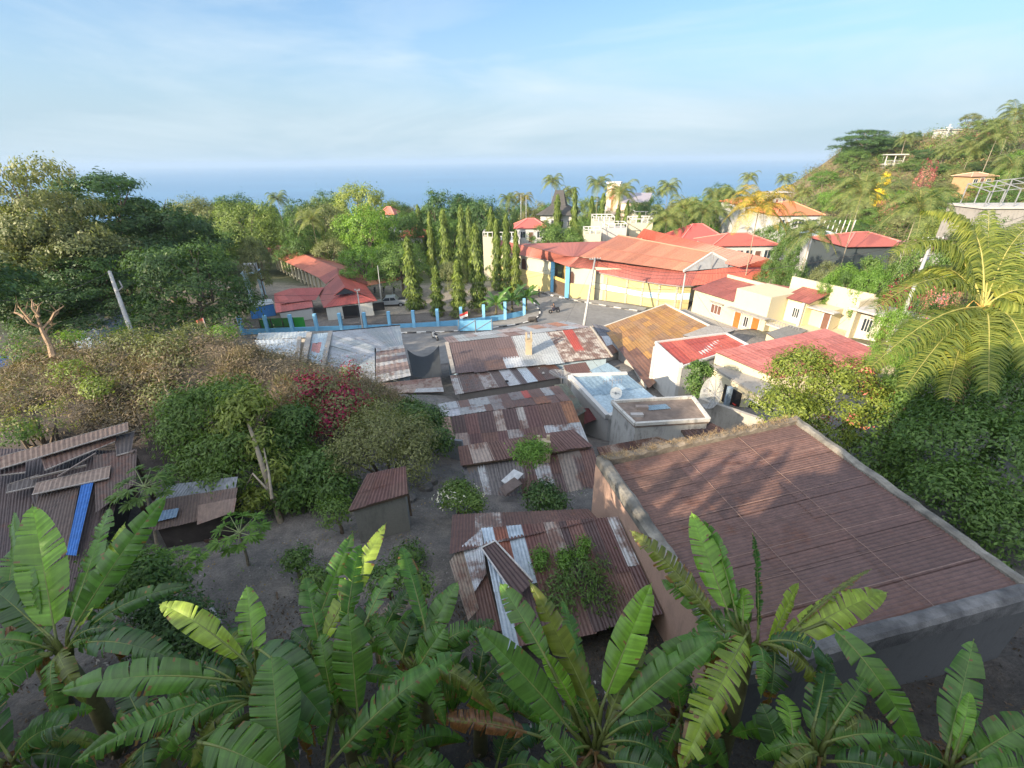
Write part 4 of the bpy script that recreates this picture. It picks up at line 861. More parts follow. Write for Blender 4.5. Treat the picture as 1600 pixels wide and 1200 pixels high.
mb.build('gutter', TINT, P); mb = MB()
for a, b in zip(ea, ea[1:]): mb.beam(a+V((0, 0, -.08)), b+V((0, 0, -.08)), .1, .14, c=(.25, .2, .18, 1))
mb.build('gutter', TINT, P)
# big coral roof with grey gable
g0, g1 = Z(905, 401, -13.7), Z(1068, 424, -15.1); r0, r1 = Z(966, 367.5, -11.6), Z(1113, 395, -12.85)
h0, h1 = g0.lerp(r0, .42), g1.lerp(r1, .42)
quadroof(P, [r0, r1, g1, g0], 'main_roof', CR, 21, 18, 2, under=False)
mb = MB(); mb.beam(h0+V((0, 0, .06)), h1+V((0, 0, .06)), .12, .08, c=(.25, .1, .07, 0)); mb.build('roof_flashing', TINT, P); mb = MB(); mb.beam(r0+V((0, 0, .05)), r1+V((0, 0, .05)), .25, .12, c=(.45, .2, .13, 0)); mb.build('ridge_cap', TINT, P)
quadroof(P, [Z(812, 381, -13.5), r0+V((0, .3, -1)), g0+V((0, 0, -.05)), Z(882, 400, -13.55)], 'main_roof', (.37, .125, .09), 23, 8, 1, under=False)
gr = Z(1153, 416, -14.9)
mb = MB(); mb.face([g1+V((.1, 0, 0)), gr, r1+V((.1, 0, 0))]); mb.build('gable', M('grey_cladding', (.30, .31, .31), .8, .15, 6), P)
mb = MB(); mb.beam(g1, r1, .25, .3); mb.beam(r1, gr, .25, .3); mb.build('gable_trim', WHITE, P)
mb = MB()
for t_ in (.25, .5, .8): q = g1.lerp(gr, t_); top = min(1, 2*t_ if t_ <= .52 else 2*(1-t_)); mb = MB(); e = (g1.lerp(r1, 1) if False else None); zt = (g1.z+(r1.z-g1.z)*(t_/.53) if t_ < .53 else r1.z+(gr.z-r1.z)*((t_-.53)/.47)); mb.box(q.x-.06, q.y-.12, q.z, q.x+.06, q.y-.04, zt-.1); mb.build('gable_post', METAL, P)
quadroof(P, [r0, r1, r1+V((4.5, 8, -4.6)), r0+V((4.5, 9, -4.8))], 'rear_roof', CR, 24, 10, 1, under=False)
# second roof behind with small hip
s0, s1 = Z(1005, 358, -9.9), Z(1240, 427, -15.4)
s1b = Z(1195, 404, -13.6)
quadroof(P, [Z(1022, 361, -10.6), Z(1200, 403.5, -13.2), Z(1156, 418, -14.7), Z(1000, 375, -12.4)], 'rear_roof', (.37, .115, .085), 25, 16, 1, under=False)
quadroof(P, [Z(1200, 403.5, -13.2), Z(1241, 429, -15.7), Z(1212, 418, -15.2), Z(1156, 418, -14.75)], 'rear_roof', (.37, .115, .085), 26, 4, 1, under=False)
quadroof(P, [Z(1006, 357, -10.3), Z(1023, 361, -10.6), Z(1024, 376, -12.2), Z(994, 371, -11.9)], 'rear_roof', (.42, .105, .075), 27, 3, 1, under=False)
# side wall under right eaves
w0, w1 = Z(1170, 441, -16.6), Z(1242, 432, -16.0); walls(P, [xy(w0), xy(w1), xy(w1+V((2, 8, 0))), xy(w0+V((0, 8, 0)))], -20.5, -16.2, M_wall('grey_yellow', (.42, .38, .26)))
# solid core below the roofs
walls(P, [xy(g0+V((0, 1, 0))), xy(g1+V((0, .6, 0))), xy(gr+V((0, .5, 0))), xy(Z(1215, 420, -15.4)+V((0, 2, 0))), xy(Z(1060, 372, -14)), xy(Z(966, 367, -13))], -21, -15.4, LYEL, name='core_wall')
# left tower and rooftop terrace blocks
t0 = Z(757, 440, -20.5)
def block(parent, px0, px1, pytop, pyfoot, z, depth, h, mat=LYEL, rail=True, name='tower'):
    a = Z(px0, pyfoot, z); b = Z(px1, pyfoot, z); fr = Frame(a, b, z); W = (b-a).length
    o = bx(fr, name, mat, parent, (0, W, 0, depth, -6, h))
    if rail:
        mb = MB()
        for (x0, x1, y0, y1) in ((0, W, 0, .12), (0, W, depth-.12, depth), (0, .12, .13, depth-.13), (W-.12, W, .13, depth-.13)): fr.box(mb, x0, x1, y0, y1, h+.75, h+.9)
        n_ = max(2, int(W/1.0))
        for i in range(n_+1):
            x = W*i/n_; 
            for y0 in (0, depth-.14): fr.box(mb, max(0, x-.1), min(W, x+.1), y0, y0+.14, h, h+.75)
        mb.build('balustrade', WHITE, o)
    return fr
block(P, 757, 772, 366, 440, -20.5, 3, 8.1)
block(P, 775, 812, 366, 405, -19, 6, 3.9, mat=WHITE)
block(P, 912, 938, 372, 384, -15, 4, 2.2); block(P, 925, 958, 350, 372, -14.6, 5, 3.3); block(P, 940, 978, 360, 372, -14.2, 4, 1.9, mat=CONCL); block(P, 983, 1018, 352, 368, -14.2, 5, 2.4); block(P, 990, 1024, 345, 352, -14, 6, 2.2)

# --- Q: school with long red roof
Q = thing('school_building', 'long low building with red hipped roofs and columned veranda in the left middle distance', 'building', Z(500, 480, -21))
zq = -17.0
rA, rB = Z(441, 383.5, zq), Z(527, 419, zq+.2); eA, eB = Z(420, 397, zq-1.1), Z(498, 434, zq-1.0); bA, bB = Z(458, 384, zq-1.1), Z(571, 428, zq-1.1)
SR = (.42, .14, .09)
quadroof(Q, [rA, rB, eB, eA], col=SR, seed=31, nu=14, under=False); quadroof(Q, [rB, rA, bA, bB], col=(.33, .13, .1), seed=32, nu=14, name='rear_roof', under=False)
quadroof(Q, [Z(420, 384.5, zq-.2), rA, eA, Z(415, 396, zq-1.2)], col=SR, seed=33, nu=3, under=False)
walls(Q, [xy(eA.lerp(bA, .2)), xy(eB.lerp(bB, .2)), xy(eB.lerp(bB, .9)), xy(eA.lerp(bA, .9))], -21.6, zq-1.25, M_wall('school_wall', (.62, .58, .46)))
hf = [Z(527.6, 428, zq+.1), Z(540, 449, zq-.4)]
quadroof(Q, [rB, Z(571, 431, zq-1.1), Z(575, 445, zq-1.3), Z(527.6, 430, zq)], col=RR, seed=34, nu=3, under=False, name='hip_roof')
quadroof(Q, [rB, Z(527.6, 430, zq), Z(509, 444, zq-1.2), eB], col=RR, seed=35, nu=3, under=False, name='hip_roof')
fL, fR = Z(505.5, 481, zq-1.6), Z(590, 470, zq-1.6)
quadroof(Q, [Z(527.6, 430, zq+.02), hf[1], fL, Z(497, 457, zq-1.4)], col=RR, seed=36, nu=3, under=False, name='hip_roof')
quadroof(Q, [hf[1], Z(556, 458, zq-.8), fR, fL], col=(.37, .08, .06), seed=37, nu=8, under=False, name='hip_roof')
quadroof(Q, [Z(527.6, 430, zq+.02), Z(570.6, 445, zq-1.3), fR, hf[1]], col=(.38, .08, .06), seed=38, nu=4, under=False, name='hip_roof')
mb = MB(); g_ = [Z(524, 462, zq-.75), Z(540, 450, zq-.3), Z(558, 457, zq-.7)]; mb.face([p+V((0, -.3, .12)) for p in g_]); mb.build('gable', DARK, Q)
mb = MB(); mb.beam(g_[0]+V((0, -.35, .12)), g_[1]+V((0, -.35, .15)), .12, .12); mb.beam(g_[1]+V((0, -.35, .15)), g_[2]+V((0, -.35, .12)), .12, .12); mb.build('gable_trim', REDP, Q)
lr = [Z(428, 459, zq-1.0), Z(453, 451, zq-.6), Z(506, 449, zq-.9), Z(489, 480, zq-1.8), Z(431, 489, zq-1.9), Z(493, 469, zq-1.3)]
quadroof(Q, [lr[1], lr[2], lr[5], Z(476, 470, zq-1.3)], col=(.33, .075, .06), seed=39, nu=5, under=False, name='wing_roof'); quadroof(Q, [lr[1], Z(476, 470, zq-1.3), Z(440, 475, zq-1.4), lr[0]], col=(.4, .11, .09), seed=40, nu=3, under=False, name='wing_roof')
quadroof(Q, [lr[0]+V((0, 0, -.05)), Z(487, 468, zq-1.3), lr[3], lr[4]], col=(.42, .12, .1), seed=41, nu=6, under=False, name='wing_roof')
walls(Q, [xy(Z(437, 489, zq-2)), xy(Z(487, 482, zq-2)), xy(Z(487, 465, zq-1.9)), xy(Z(440, 468, zq-1.9))], -21.6, zq-2.05, WHITE); walls(Q, [xy(Z(509, 481, zq-1.7)), xy(Z(582, 472, zq-1.7)), xy(Z(570, 452, zq-1.8)), xy(Z(515, 458, zq-1.8))], -21.6, zq-1.75, M_wall('school_wall_pale', (.62, .6, .52)))
fr = Frame(Z(509, 481, zq-1.7), Z(582, 472, zq-1.7), -21); bx(fr, 'doorway', DARK, Q, (2.2, 4.5, -.05, .1, 0, 2.2)); bx(fr, 'window', DARK, Q, (6.5, 8.2, -.05, .1, .9, 2.1))
# veranda columns and shaded openings along the courtyard
fr = Frame(eA, eB, -21.2); Lq = (eB-eA).length; Wq = abs((bA-eA).dot(fr.y))
for i in range(13):
    x = Lq*(.08+.9*i/12.5); bx(fr, 'column', CREAM, Q, (x, x+.35, .35, .65, 0, 2.6))
    if i < 8: bx(fr, 'doorway', DARK, Q, (x+.9, x+2.1, Wq*.2-.06, Wq*.2+.1, 0, 2.2))
# blue painted annex at left
simple('low building with bright blue painted front half hidden behind the dark mango tree', [Z(385, 471, -18.6), Z(424, 467, -18.5), Z(428, 474, -18.7), Z(388, 482, -18.9)], -21, M_wall('blue_annex_wall', (.05, .2, .5)), nu=3, nv=1, pal=(((.42, .47, .48), .1),), name='blue_annex', cat='annex')
tw = thing('water_tower', 'pale blue painted water tower frame beside the mango tree and the school', 'tower', Z(402, 470, -20.5)); fr = Frame(Z(390, 470, -20.5), Z(412, 468, -20.5), -20.5)
PB = M_wall('light_blue_paint', (.45, .62, .72))
for x in (0, 2.0):
    for y in (0, 2.0): bx(fr, 'leg', PB, tw, (x, x+.3, y, y+.3, 0, 4.4))
bx(fr, 'platform', PB, tw, (-.2, 2.5, -.2, 2.5, 4.4, 4.6)); bx(fr, 'tank', WHITE, tw, (.2, 2.1, .2, 2.1, 4.6, 5.8))
# carport
cp = thing('carport', 'long thin orange roofed carport on posts behind the silver pickup truck', 'carport', Z(600, 450, -21))
cq = [Z(562, 441, -18.3), Z(629, 430.5, -18.3), Z(630, 435, -18.5), Z(571, 446, -18.5)]
mb = MB(); mb.hexa([q+V((0, 0, -.15)) for q in cq], cq, c=(.55, .22, .12, 1)); mb.build('roof', TINT, cp)
for q in (cq[0], cq[1], cq[2], cq[3], cq[3].lerp(cq[2], .33), cq[3].lerp(cq[2], .66)): mb = MB(); mb.beam((q.x, q.y, -21.4), (q.x, q.y, q.z-.15), .12); mb.build('post', METAL, cp)
# --- fence
fz = -20.37
fp = smoothp([Z(380, 521, fz), Z(440, 518.5, fz), Z(520, 516, fz), Z(600, 513.5, fz), Z(662, 510.5, fz), Z(729, 505, fz), Z(775, 499, fz), Z(806, 494, fz), Z(822, 490, fz)], 2)
fn = thing('blue_fence', 'sky blue fence of square posts, low wall and dark railings along the road', 'fence', fp[len(fp)//2])
mb = MB()
for a, b in zip(fp, fp[1:]):
    t = (b-a).normalized(); n = V((-t.y, t.x, 0))*.15; mb.prism([xy(a), xy(b), xy(b+n), xy(a+n)], fz-.5, fz+.55)
mb.build('low_wall', BLUEP, fn)
MESHM = M('dark_railing', (.07, .055, .05), .8, .3, 5)
posts = resample(fp, 3.25); POSTB = M_wall('sky_blue_paint', (.22, .50, .70), (.2, .3, .36), .3)
for i, q in enumerate(posts):
    mb = MB(); mb.box(q.x-.2, q.y-.18, fz-.4, q.x+.2, q.y+.22, fz+2.35); mb.build('post', POSTB, fn)
    if i+1 < len(posts) and i != 3 and i != 2:
        mb = MB(); b = posts[i+1]
        for k in range(1, 22): p = q.lerp(b, k/22)+V((0, .05, 0)); mb.beam(p+V((0, 0, .5)), p+V((0, 0, 1.95)), .035)
        for h in (.75, 1.8): mb.beam(q+V((0, .05, h)), b+V((0, .05, h)), .04)
        mb.build('railing', MESHM, fn)
gt = thing('green_gate', 'bright green panelled gate in the blue fence above the pale roofs', 'gate', Z(446, 515, fz))
a, b = Z(411, 516.5, fz), Z(480, 513.5, fz); t = (b-a).normalized(); n = V((t.y, -t.x, 0))*.3
GRN = M('green_panel', (.03, .30, .035), .6, .2, 2)
for i in range(4):
    p, q = a.lerp(b, i/4+.004), a.lerp(b, (i+1)/4-.004); mb = MB(); mb.prism([xy(p+n), xy(q+n), xy(q+n*1.2), xy(p+n*1.2)], fz+.2, fz+1.75); mb.build('panel', GRN, gt)
    mb = MB(); mb.beam(p+n*1.25+V((0, 0, .2)), p+n*1.25+V((0, 0, 1.8)), .07); mb.build('frame_bar', MESHM, gt)
bb_ = thing('blue_billboard', 'back of a light blue hoarding on posts standing by the kerb above the patched roofs', 'billboard', Z(742, 518, RZ))
a, b = Z(716, 521, RZ), Z(770, 519, RZ); t = (b-a).normalized(); n = V((t.y, -t.x, 0))
mb = MB(); mb.prism([xy(a), xy(b), xy(b+n*.08), xy(a+n*.08)], RZ+.35, RZ+1.75); mb.build('panel', BLUEP, bb_)
mb = MB(); mb.beam(a.lerp(b, .0)+n*.1+V((0, 0, .4)), a.lerp(b, .48)+n*.1+V((0, 0, 1.7)), .06); mb.beam(a.lerp(b, .5)+n*.1+V((0, 0, .4)), a.lerp(b, .98)+n*.1+V((0, 0, 1.7)), .06); mb.build('brace', METAL, bb_)
for s in (.03, .5, .97): q = a.lerp(b, s); mb = MB(); mb.beam(q+n*.1, q+n*.1+V((0, 0, 1.9)), .08); mb.build('post', METAL, bb_)

# ---------------------------------------------------------------- distant buildings
def hip(label, px0, px1, py, d, h, depth, col=RR, wall=WHITE, rh=1.6, cat='house', name='red_roofed_house', wins=4, over=.5, skew=0.0, flat=False):
    """house whose front eave runs px0..px1 at pixel row py, distance d"""
    a, b = D(px0, py, d), D(px1, py+skew, d*(1)); b.z = a.z; fr = Frame(a, b, a.z); W = (b-a).length
    cz = [fr.p(x, y, 0) for x in (0, W) for y in (0, depth)]; gm = min(gz(q.x, q.y) for q in cz)-a.z-.5; T = thing(name, label, cat, (a.x, a.y, a.z-h))
    bx(fr, 'wall', wall, T, (over, W-over, over, depth-over, min(-h-2, gm), -.02))
    if flat: bx(fr, 'roof', CONCL, T, (0, W, 0, depth, 0, .25))
    else:
        k = min(depth/2, W*.4); r0, r1 = fr.p(k, depth/2, rh), fr.p(W-k, depth/2, rh); e = [fr.p(0, 0, 0), fr.p(W, 0, 0), fr.p(W, depth, 0), fr.p(0, depth, 0)]
        mb = MB(); c = (*col, 1)
        mb.face([e[0], e[1], r1, r0], c); mb.face([e[1], e[2], r1], c); mb.face([e[2], e[3], r0, r1], c); mb.face([e[3], e[0], r0], c); mb.face([q-V((0, 0, .05)) for q in e[::-1]], c)
        mb.build('roof', TINT, T)
        mb = MB(); cc = tuple(min(1, x*1.35+.05) for x in col)+(1,)
        for p, q in ((r0, r1), (e[0], r0), (e[1], r1), (e[2], r1), (e[3], r0)): mb.beam(p+V((0, 0, .04)), q+V((0, 0, .04)), .22, .12, c=cc)
        mb.build('ridge_cap', TINT, T)
    for i in range(wins):
        x = over+.6+(W-2*over-1.2)*(i+.2)/max(1, wins)
        if i % 3 == 1: door(fr, T, x, -h, .9, min(2.1, h-.4), y=over, mat=BROWNP)
        else: window(fr, T, x, -h*.68, 1.0, h*.42, y=over, mat=GLASS)
    return T
hip('far coral roofed house in the trees beyond the school, its roof just showing', 590, 616, 336, 112, 3, 7, (.5, .15, .1), wins=2)
hip('house with coral red hipped roof half hidden behind the columnar trees beside the school', 618, 662, 371, 100, 3.2, 9, (.55, .16, .09), wins=3)
hip('small white walled house with grey flat roof beside the coral roof in the trees', 604, 632, 368, 104, 3.0, 6, wall=CONCL, flat=True, name='flat_roofed_house', wins=2)
#hip('little coral roofed hut under the columnar trees right of the green garden trees', 664, 680, 386, 88, 2.8, 5, (.5, .15, .08), wins=1)
hip('red hipped roof house between the columnar trees and the round dark green tree', 803, 858, 357, 98, 3, 8, (.45, .1, .08), wins=3)
hip('orange red roofed white house with brown doors in the right middle distance', 1212, 1290, 337, 92, 3.4, 12, (.52, .16, .07), rh=2.2, wins=6)
hip('coral roofed building partly hidden behind the palm left of the orange roofed white house', 1158, 1214, 321, 118, 3, 14, (.62, .17, .07), rh=1.6, wins=3)
hip('house with red roof and white gable at the back of the compound', 1062, 1140, 377, 82, 3, 9, (.44, .085, .07), rh=2.4, wins=4)
hip('long white walled house with red roof and dark red doors behind the yellowing palm', 1112, 1222, 385, 72, 3, 8, (.42, .1, .07), rh=1.4, wins=6)
hip('low wide building with plain red roof right of the palms below the hillside', 1322, 1432, 386, 62, 2.2, 9, (.36, .10, .075), rh=1.3, wins=0, wall=M_wall('painted_shade_wall', (.05, .065, .07)))  # wall coloured dark in place of the shade under the open roof
hip('pale blue grey roofed shed beside the frames of the open greenhouse', 1283, 1332, 372, 70, 2.4, 7, (.42, .5, .53), rh=.5, wins=1, name='pale_roofed_shed', cat='shed')
hip('grey concrete house with flat roofs among trees at the left foot of the hill', 1198, 1240, 302, 150, 4, 8, wall=CONC, flat=True, name='concrete_house', wins=3)
hip('small brown roofed hillside house in the scrub high on the right', 1518, 1562, 276, ground_hit(1540, 288).dot(V((0, ct, -st)))-9, 2.4, 6, (.42, .24, .15), rh=.9, wins=3, wall=M_wall('ochre_house', (.45, .28, .14)), name='hillside_house')
hip('white shrine building at the very top of the right hill', 1478, 1504, 203, 160, 2.2, 6, wall=WHITE, flat=True, name='shrine', cat='shrine', wins=0)
hip('maroon roofed house behind the fronds of the large coconut palm', 1466, 1530, 392, 50, 2.6, 6, (.22, .09, .1), rh=.8, wins=0)
simple('bright blue roof at the far left edge beyond the end of the mound', [Z(-60, 560, -10.3), Z(36, 556, -10.3), Z(30, 612, -10.6), Z(-60, 626, -10.6)], -13, CONC, nu=4, nv=2, pal=((BLUER, .05),), pitch=.3, name='blue_roofed_house')
hip('pale blue roadside building seen between the big trees and the dry mound', 84, 150, 507, 44, 1.6, 5, (.2, .2, .2), rh=.2, wins=0, name='roadside_building', cat='building', wall=M_wall('pale_roadside_wall', (.34, .44, .6)))
# statue
q = D(1482, 205, 158); S_ = thing('cross_statue', 'white cross shaped statue on the shrine at the hilltop', 'statue', (q.x, q.y, q.z-2)); fr = Frame(q, q+V((1, 0, 0)), q.z)
bx(fr, 'cross', WHITE, S_, (-.15, .15, 0, .3, -2, 2.2), (-1.0, -.151, 0, .3, 1, 1.3), (.151, 1.0, 0, .3, 1, 1.3)); bx(fr, 'plinth', WHITE, S_, (-.6, .6, -.4, .8, -3.4, -2))
# pavilion
q = ground_hit(1378, 268)+V((0, 0, 2.6)); T = thing('hillside_pavilion', 'open white pavilion with flat roof and slender columns halfway up the right hill', 'pavilion', q); fr = Frame(q, q+V((1, -.35, 0)), q.z)
bx(fr, 'roof', CONCL, T, (-.6, 6.2, -.6, 4, 2.6, 2.95)); bx(fr, 'floor', CONCL, T, (-.2, 5.8, -.2, 3.6, -.6, 0))
for x in (.2, 2.6, 5.0): bx(fr, 'pile', CONC, T, (x, x+.5, 0, .5, -5, -.6))
bx(fr, 'base_wall', CONC, T, (.2, 5.4, 1.6, 3.4, -4, -.61))
for x in (0, 2.6, 5.2):
    for y in (0, 3): bx(fr, 'column', WHITE, T, (x, x+.25, y, y+.25, 0, 2.6))
mb = MB(); 
for i in range(15): fr.box(mb, .3+i*.36, .36+i*.36, -.1, -.05, 0, .9)
fr.box(mb, 0, 5.6, -.11, -.04, .9, .98); mb.build('railing', WHITE, T)
# concrete frame building with steel rods at right
q = D(1534, 330, 60); T = thing('unfinished_building', 'unfinished concrete building with open steel roof frame at the right edge of the hill', 'building', q); fr = Frame(q, q+V((1, -.1, 0)), q.z)
bx(fr, 'wall', CONC, T, (0, 12, 0, 6, -14, .3)); bx(fr, 'slab', CONCL, T, (-.3, 12, -.3, 6, .31, .55))
for x in (0, 1.8, 3.6, 5.4):
    bx(fr, 'post', METAL, T, (x, x+.1, 0, .1, .55, 2.4+x*.1)); bx(fr, 'post', METAL, T, (x, x+.1, 4, 4.1, .55, 3.2+x*.1))
    mb = MB(); mb.beam(fr.p(x, 0, 2.4+x*.1), fr.p(x, 4, 3.2+x*.1), .08); mb.build('rafter', METAL, T)
for y, zz in ((0, 2.4), (2, 2.8), (4, 3.2)): mb = MB(); mb.beam(fr.p(0, y, zz), fr.p(7.3, y, zz+.73), .08); mb.build('purlin', METAL, T)
# row of white hoops (greenhouse frame)
q = D(1262, 372, 74); T = thing('white_frame_structure', 'row of leaning white posts of an open greenhouse frame near the pale blue roof', 'greenhouse', q); fr = Frame(q, q+V((1, .1, 0)), q.z)
for i in range(9): mb = MB(); mb.beam(fr.p(i*.9, 0, -2), fr.p(i*.9+.9, .5, 2.6), .12); mb.build('post', WHITE, T)
bx(fr, 'rail', WHITE, T, (0, 8, .1, .2, .1, .2))
# church tower and nave
q = D(945, 340, 135); T = thing('church', 'church with tall pink and cream bell tower and grey roofed nave by the sea', 'church', q); fr = Frame(q, q+V((1, -.35, 0)), q.z)
PINK = M_wall('pink_cream_stone', (.72, .55, .42), (.4, .3, .24), .4)
h_ = (ray(947, 286)*135).z-q.z
bx(fr, 'tower', PINK, T, (0, 3.6, 0, 4.2, -8, h_)); bx(fr, 'tower_cap', WHITE, T, (-.25, 3.85, -.25, 4.45, h_, h_+.5)); bx(fr, 'louvre', DARK, T, (3.55, 3.66, 1.0, 3.2, h_-4.5, h_-1.2))
mb = MB(); fr.box(mb, 1.45, 2.15, -.06, .05, 2, h_-1.2); fr.box(mb, .9, 2.7, -.08, .05, h_-4.2, h_-3.5); fr.box(mb, 1.1, 2.5, -.1, .05, h_-2.6, h_-2.0); mb.build('tower_emblem', M('terracotta', (.42, .18, .10), .8), T)
bx(fr, 'wall', PINK, T, (3.7, 12, 1.2, 12, -8, h_-5.2)); mb = MB(); e = [fr.p(3.7, .8, h_-5.2), fr.p(12.3, .8, h_-5.2), fr.p(12.3, 12, h_-3.4), fr.p(3.7, 12, h_-3.4)]
mb.hexa(e, [p+V((0, 0, .35)) for p in e], c=(.30, .27, .29, 1)); mb.build('roof', TINT, T)
bx(fr, 'front_wing', M_wall('cream_wing', (.75, .68, .48)), T, (8, 13.5, -6, 1.1, -8, h_-8.2)); bx(fr, 'porch', PINK, T, (-1.5, 2, -3, -.1, -8, 0))
# traditional house with tall pointed roof
q = D(873, 335, 120); T = thing('traditional_house', 'pavilion with very tall dark thatched pointed roof over white walls in front of the sea', 'house', q); fr = Frame(q, q+V((1, -.25, 0)), q.z)
hz = (ray(873, 296)*120).z-q.z; bx(fr, 'wall', WHITE, T, (-4.2, 4.2, -4.2, 4.2, -6, .2)); TH = M('thatch', (.075, .07, .065), .95, .3, 8)
mb = MB(); z0 = .3; z1 = hz*.40
def fr_(k, kk, z): return [fr.p(-k, -kk, z), fr.p(k, -kk, z), fr.p(k, kk, z), fr.p(-k, kk, z)]
A_, B_, C_ = fr_(5.4, 5.2, z0), fr_(2.0, 1.9, z1), fr_(1.1, .25, hz)
mb.hexa(A_, B_); mb.hexa([p+V((0, 0, .01)) for p in B_], C_); mb.build('roof', TH, T)
mb = MB(); mb.beam(C_[0].lerp(C_[3], .5), C_[0].lerp(C_[3], .5)+V((-.6, 0, .9)), .12); mb.beam(C_[1].lerp(C_[2], .5), C_[1].lerp(C_[2], .5)+V((.6, 0, .9)), .12); mb.build('roof_horn', TH, T)
for x in (-3.2, -1.2, 1, 3): window(fr, T, x, -2.6, .8, 1.6, y=-4.2)
# ---------------------------------------------------------------- foliage generators
rng = np.random.default_rng(5)
def unit(v): return v/np.maximum(np.linalg.norm(v, axis=-1, keepdims=True), 1e-6)
def leafquads(P, Nn, Ld, L_, W_, fold=0.0):
    """kite shaped leaves at P with normal Nn, direction Ld, arrays"""
    n = len(P); Ld = unit(Ld-Nn*(Ld*Nn).sum(1, keepdims=True)); S_ = np.cross(Nn, Ld)
    v = np.empty((n, 4, 3)); L_ = L_[:, None]; W_ = W_[:, None]
    v[:, 0] = P; v[:, 1] = P+Ld*L_*.45+S_*W_*.5; v[:, 2] = P+Ld*L_-Nn*L_*.15; v[:, 3] = P+Ld*L_*.45-S_*W_*.5
    return v.reshape(-1, 3), np.arange(n*4).reshape(n, 4)
def crown_pts(blobs, nclump, per, spread, r, shell=.75, low=-.35):
    B = np.array(blobs, float); wgt = (B[:, 3]*B[:, 4]+B[:, 4]*B[:, 5]+B[:, 3]*B[:, 5]); wgt /= wgt.sum()
    k = r.choice(len(B), nclump, p=wgt); d = unit(r.normal(size=(nclump, 3))); d[:, 2] = np.where(d[:, 2] < low, -d[:, 2]*.6, d[:, 2]); d = unit(d)
    rad = shell+(1-shell)*r.random((nclump, 1))**.7; rad *= r.uniform(.86, 1.1, (nclump, 1))
    cc = B[k, :3]+d*B[k, 3:6]*rad
    keep = np.ones(nclump, bool)
    for j, b in enumerate(B):      # drop clumps deep inside other blobs
        q = (((cc-b[:3])/b[3:6])**2).sum(1) < .45; keep &= ~(q & (k != j))
    cc, d = cc[keep], d[keep]; m = len(cc)
    sz = r.uniform(.6, 1.35, (m, 1, 1))
    off = r.normal(size=(m, per, 3))*spread*sz*np.array([1, 1, .62]); P = cc[:, None]+off
    Nn = unit(d[:, None]*.9+off/np.maximum(spread, 1e-3)*.45+r.normal(size=(m, per, 3))*.45+np.array([0, 0, .5]))
    return P.reshape(-1, 3), Nn.reshape(-1, 3), np.repeat(d, per, 0)
def crown_mesh(name, blobs, nclump, per, spread, leaf, mat, seed=0, shell=.75, asp=.45, droop=.4, low=-.35, flower=None):
    r = np.random.default_rng(seed); P, Nn, d = crown_pts(blobs, nclump, per, spread, r, shell, low); n = len(P)
    Ld = d*.6+r.normal(size=(n, 3))*.8-np.array([0, 0, droop]); L_ = leaf*r.uniform(.6, 1.35, n)
    v, f = leafquads(P, Nn, Ld, L_, L_*asp); mi = None; mats = [mat]
    if flower:
        fm, frac, region = flower; mats = [mat, fm]; cl = np.repeat(np.random.default_rng(seed+1).random(n//per) < frac, per); hit = cl & region(P); mi = hit.astype(int)
    return npmesh(name, v, f, mats, mi=mi)
def trunk_mb(h, r0, lean=(0, 0), limbs=(), seed=0, n=8, top=.35):
    """curved tapering trunk with limbs [(height fraction, dx, dy, dz, radius)]"""
    rr = random.Random(seed); mb = MB(); k = 7; pts = []; 
    for i in range(k+1):
        t = i/k; pts.append(V((lean[0]*t**1.5+rr.uniform(-.04, .04)*h*.2*(i > 0), lean[1]*t**1.5+rr.uniform(-.04, .04)*h*.2*(i > 0), h*t-.3*(i == 0))))
    mb.tube(pts, [r0*(1.25 if i == 0 else 1-(1-top)*i/k) for i in range(k+1)], n)
    for hf, dx, dy, dz, rd in limbs:
        i = min(k-1, int(hf*k)); a = pts[i].lerp(pts[i+1], hf*k-i); b = a+V((dx, dy, dz)); m1 = a.lerp(b, .5)+V((rr.uniform(-.1, .1), rr.uniform(-.1, .1), -.12))*abs(dz+.5)
        mb.tube([a, m1, b], [rd, rd*.7, rd*.3], 6)
        for s in range(2): e = b+V((rr.uniform(-1, 1), rr.uniform(-1, 1), rr.uniform(.1, .8)))*V((dx, dy, dz)).length*.35; mb.tube([m1.lerp(b, .6), e], [rd*.4, rd*.12], 5, cap=False)
    return mb
def proto_mesh(mb, name, mat, smooth=True):
    o = mb.build(name, mat, None, smooth=smooth, local=True); me = o.data; bpy.data.objects.remove(o); return me
# leaf materials
G1 = M_leaf('leaf_dark_green', (0.033, 0.073, 0.020), (0.081, 0.150, 0.037), .25)
G2 = M_leaf('leaf_mid_green', (0.056, 0.112, 0.027), (0.138, 0.225, 0.050), .3)
G3 = M_leaf('leaf_yellow_green', (0.112, 0.150, 0.037), (0.263, 0.325, 0.075), .32)
G4 = M_leaf('leaf_olive', (0.106, 0.125, 0.050), (0.237, 0.250, 0.100), .28)
G5 = M_leaf('leaf_dry', (.14, .11, .05), (.28, .2, .09), .25, rough=.8)
G6 = M_leaf('leaf_bright', (0.081, 0.163, 0.025), (0.200, 0.338, 0.056), .35)
GP = M_leaf('leaf_palm', (0.088, 0.125, 0.037), (0.213, 0.250, 0.075), .3)
GPY = M_leaf('leaf_palm_yellow', (0.125, 0.150, 0.025), (0.450, 0.325, 0.050), .3)
MAG = M_leaf('petal_magenta', (.16, .006, .035), (.38, .015, .075), .25)
PNK = M_leaf('petal_pink', (.50, .12, .13), (.75, .30, .26), .3)
YLF = M_leaf('petal_yellow', (.55, .42, .02), (.75, .65, .06), .3)
WHF = M_leaf('petal_white', (.6, .6, .55), (.8, .8, .78), .2)
DRYG = M_leaf('dry_grass_blade', (.22, .16, .10), (.42, .33, .22), .25, rough=.9)
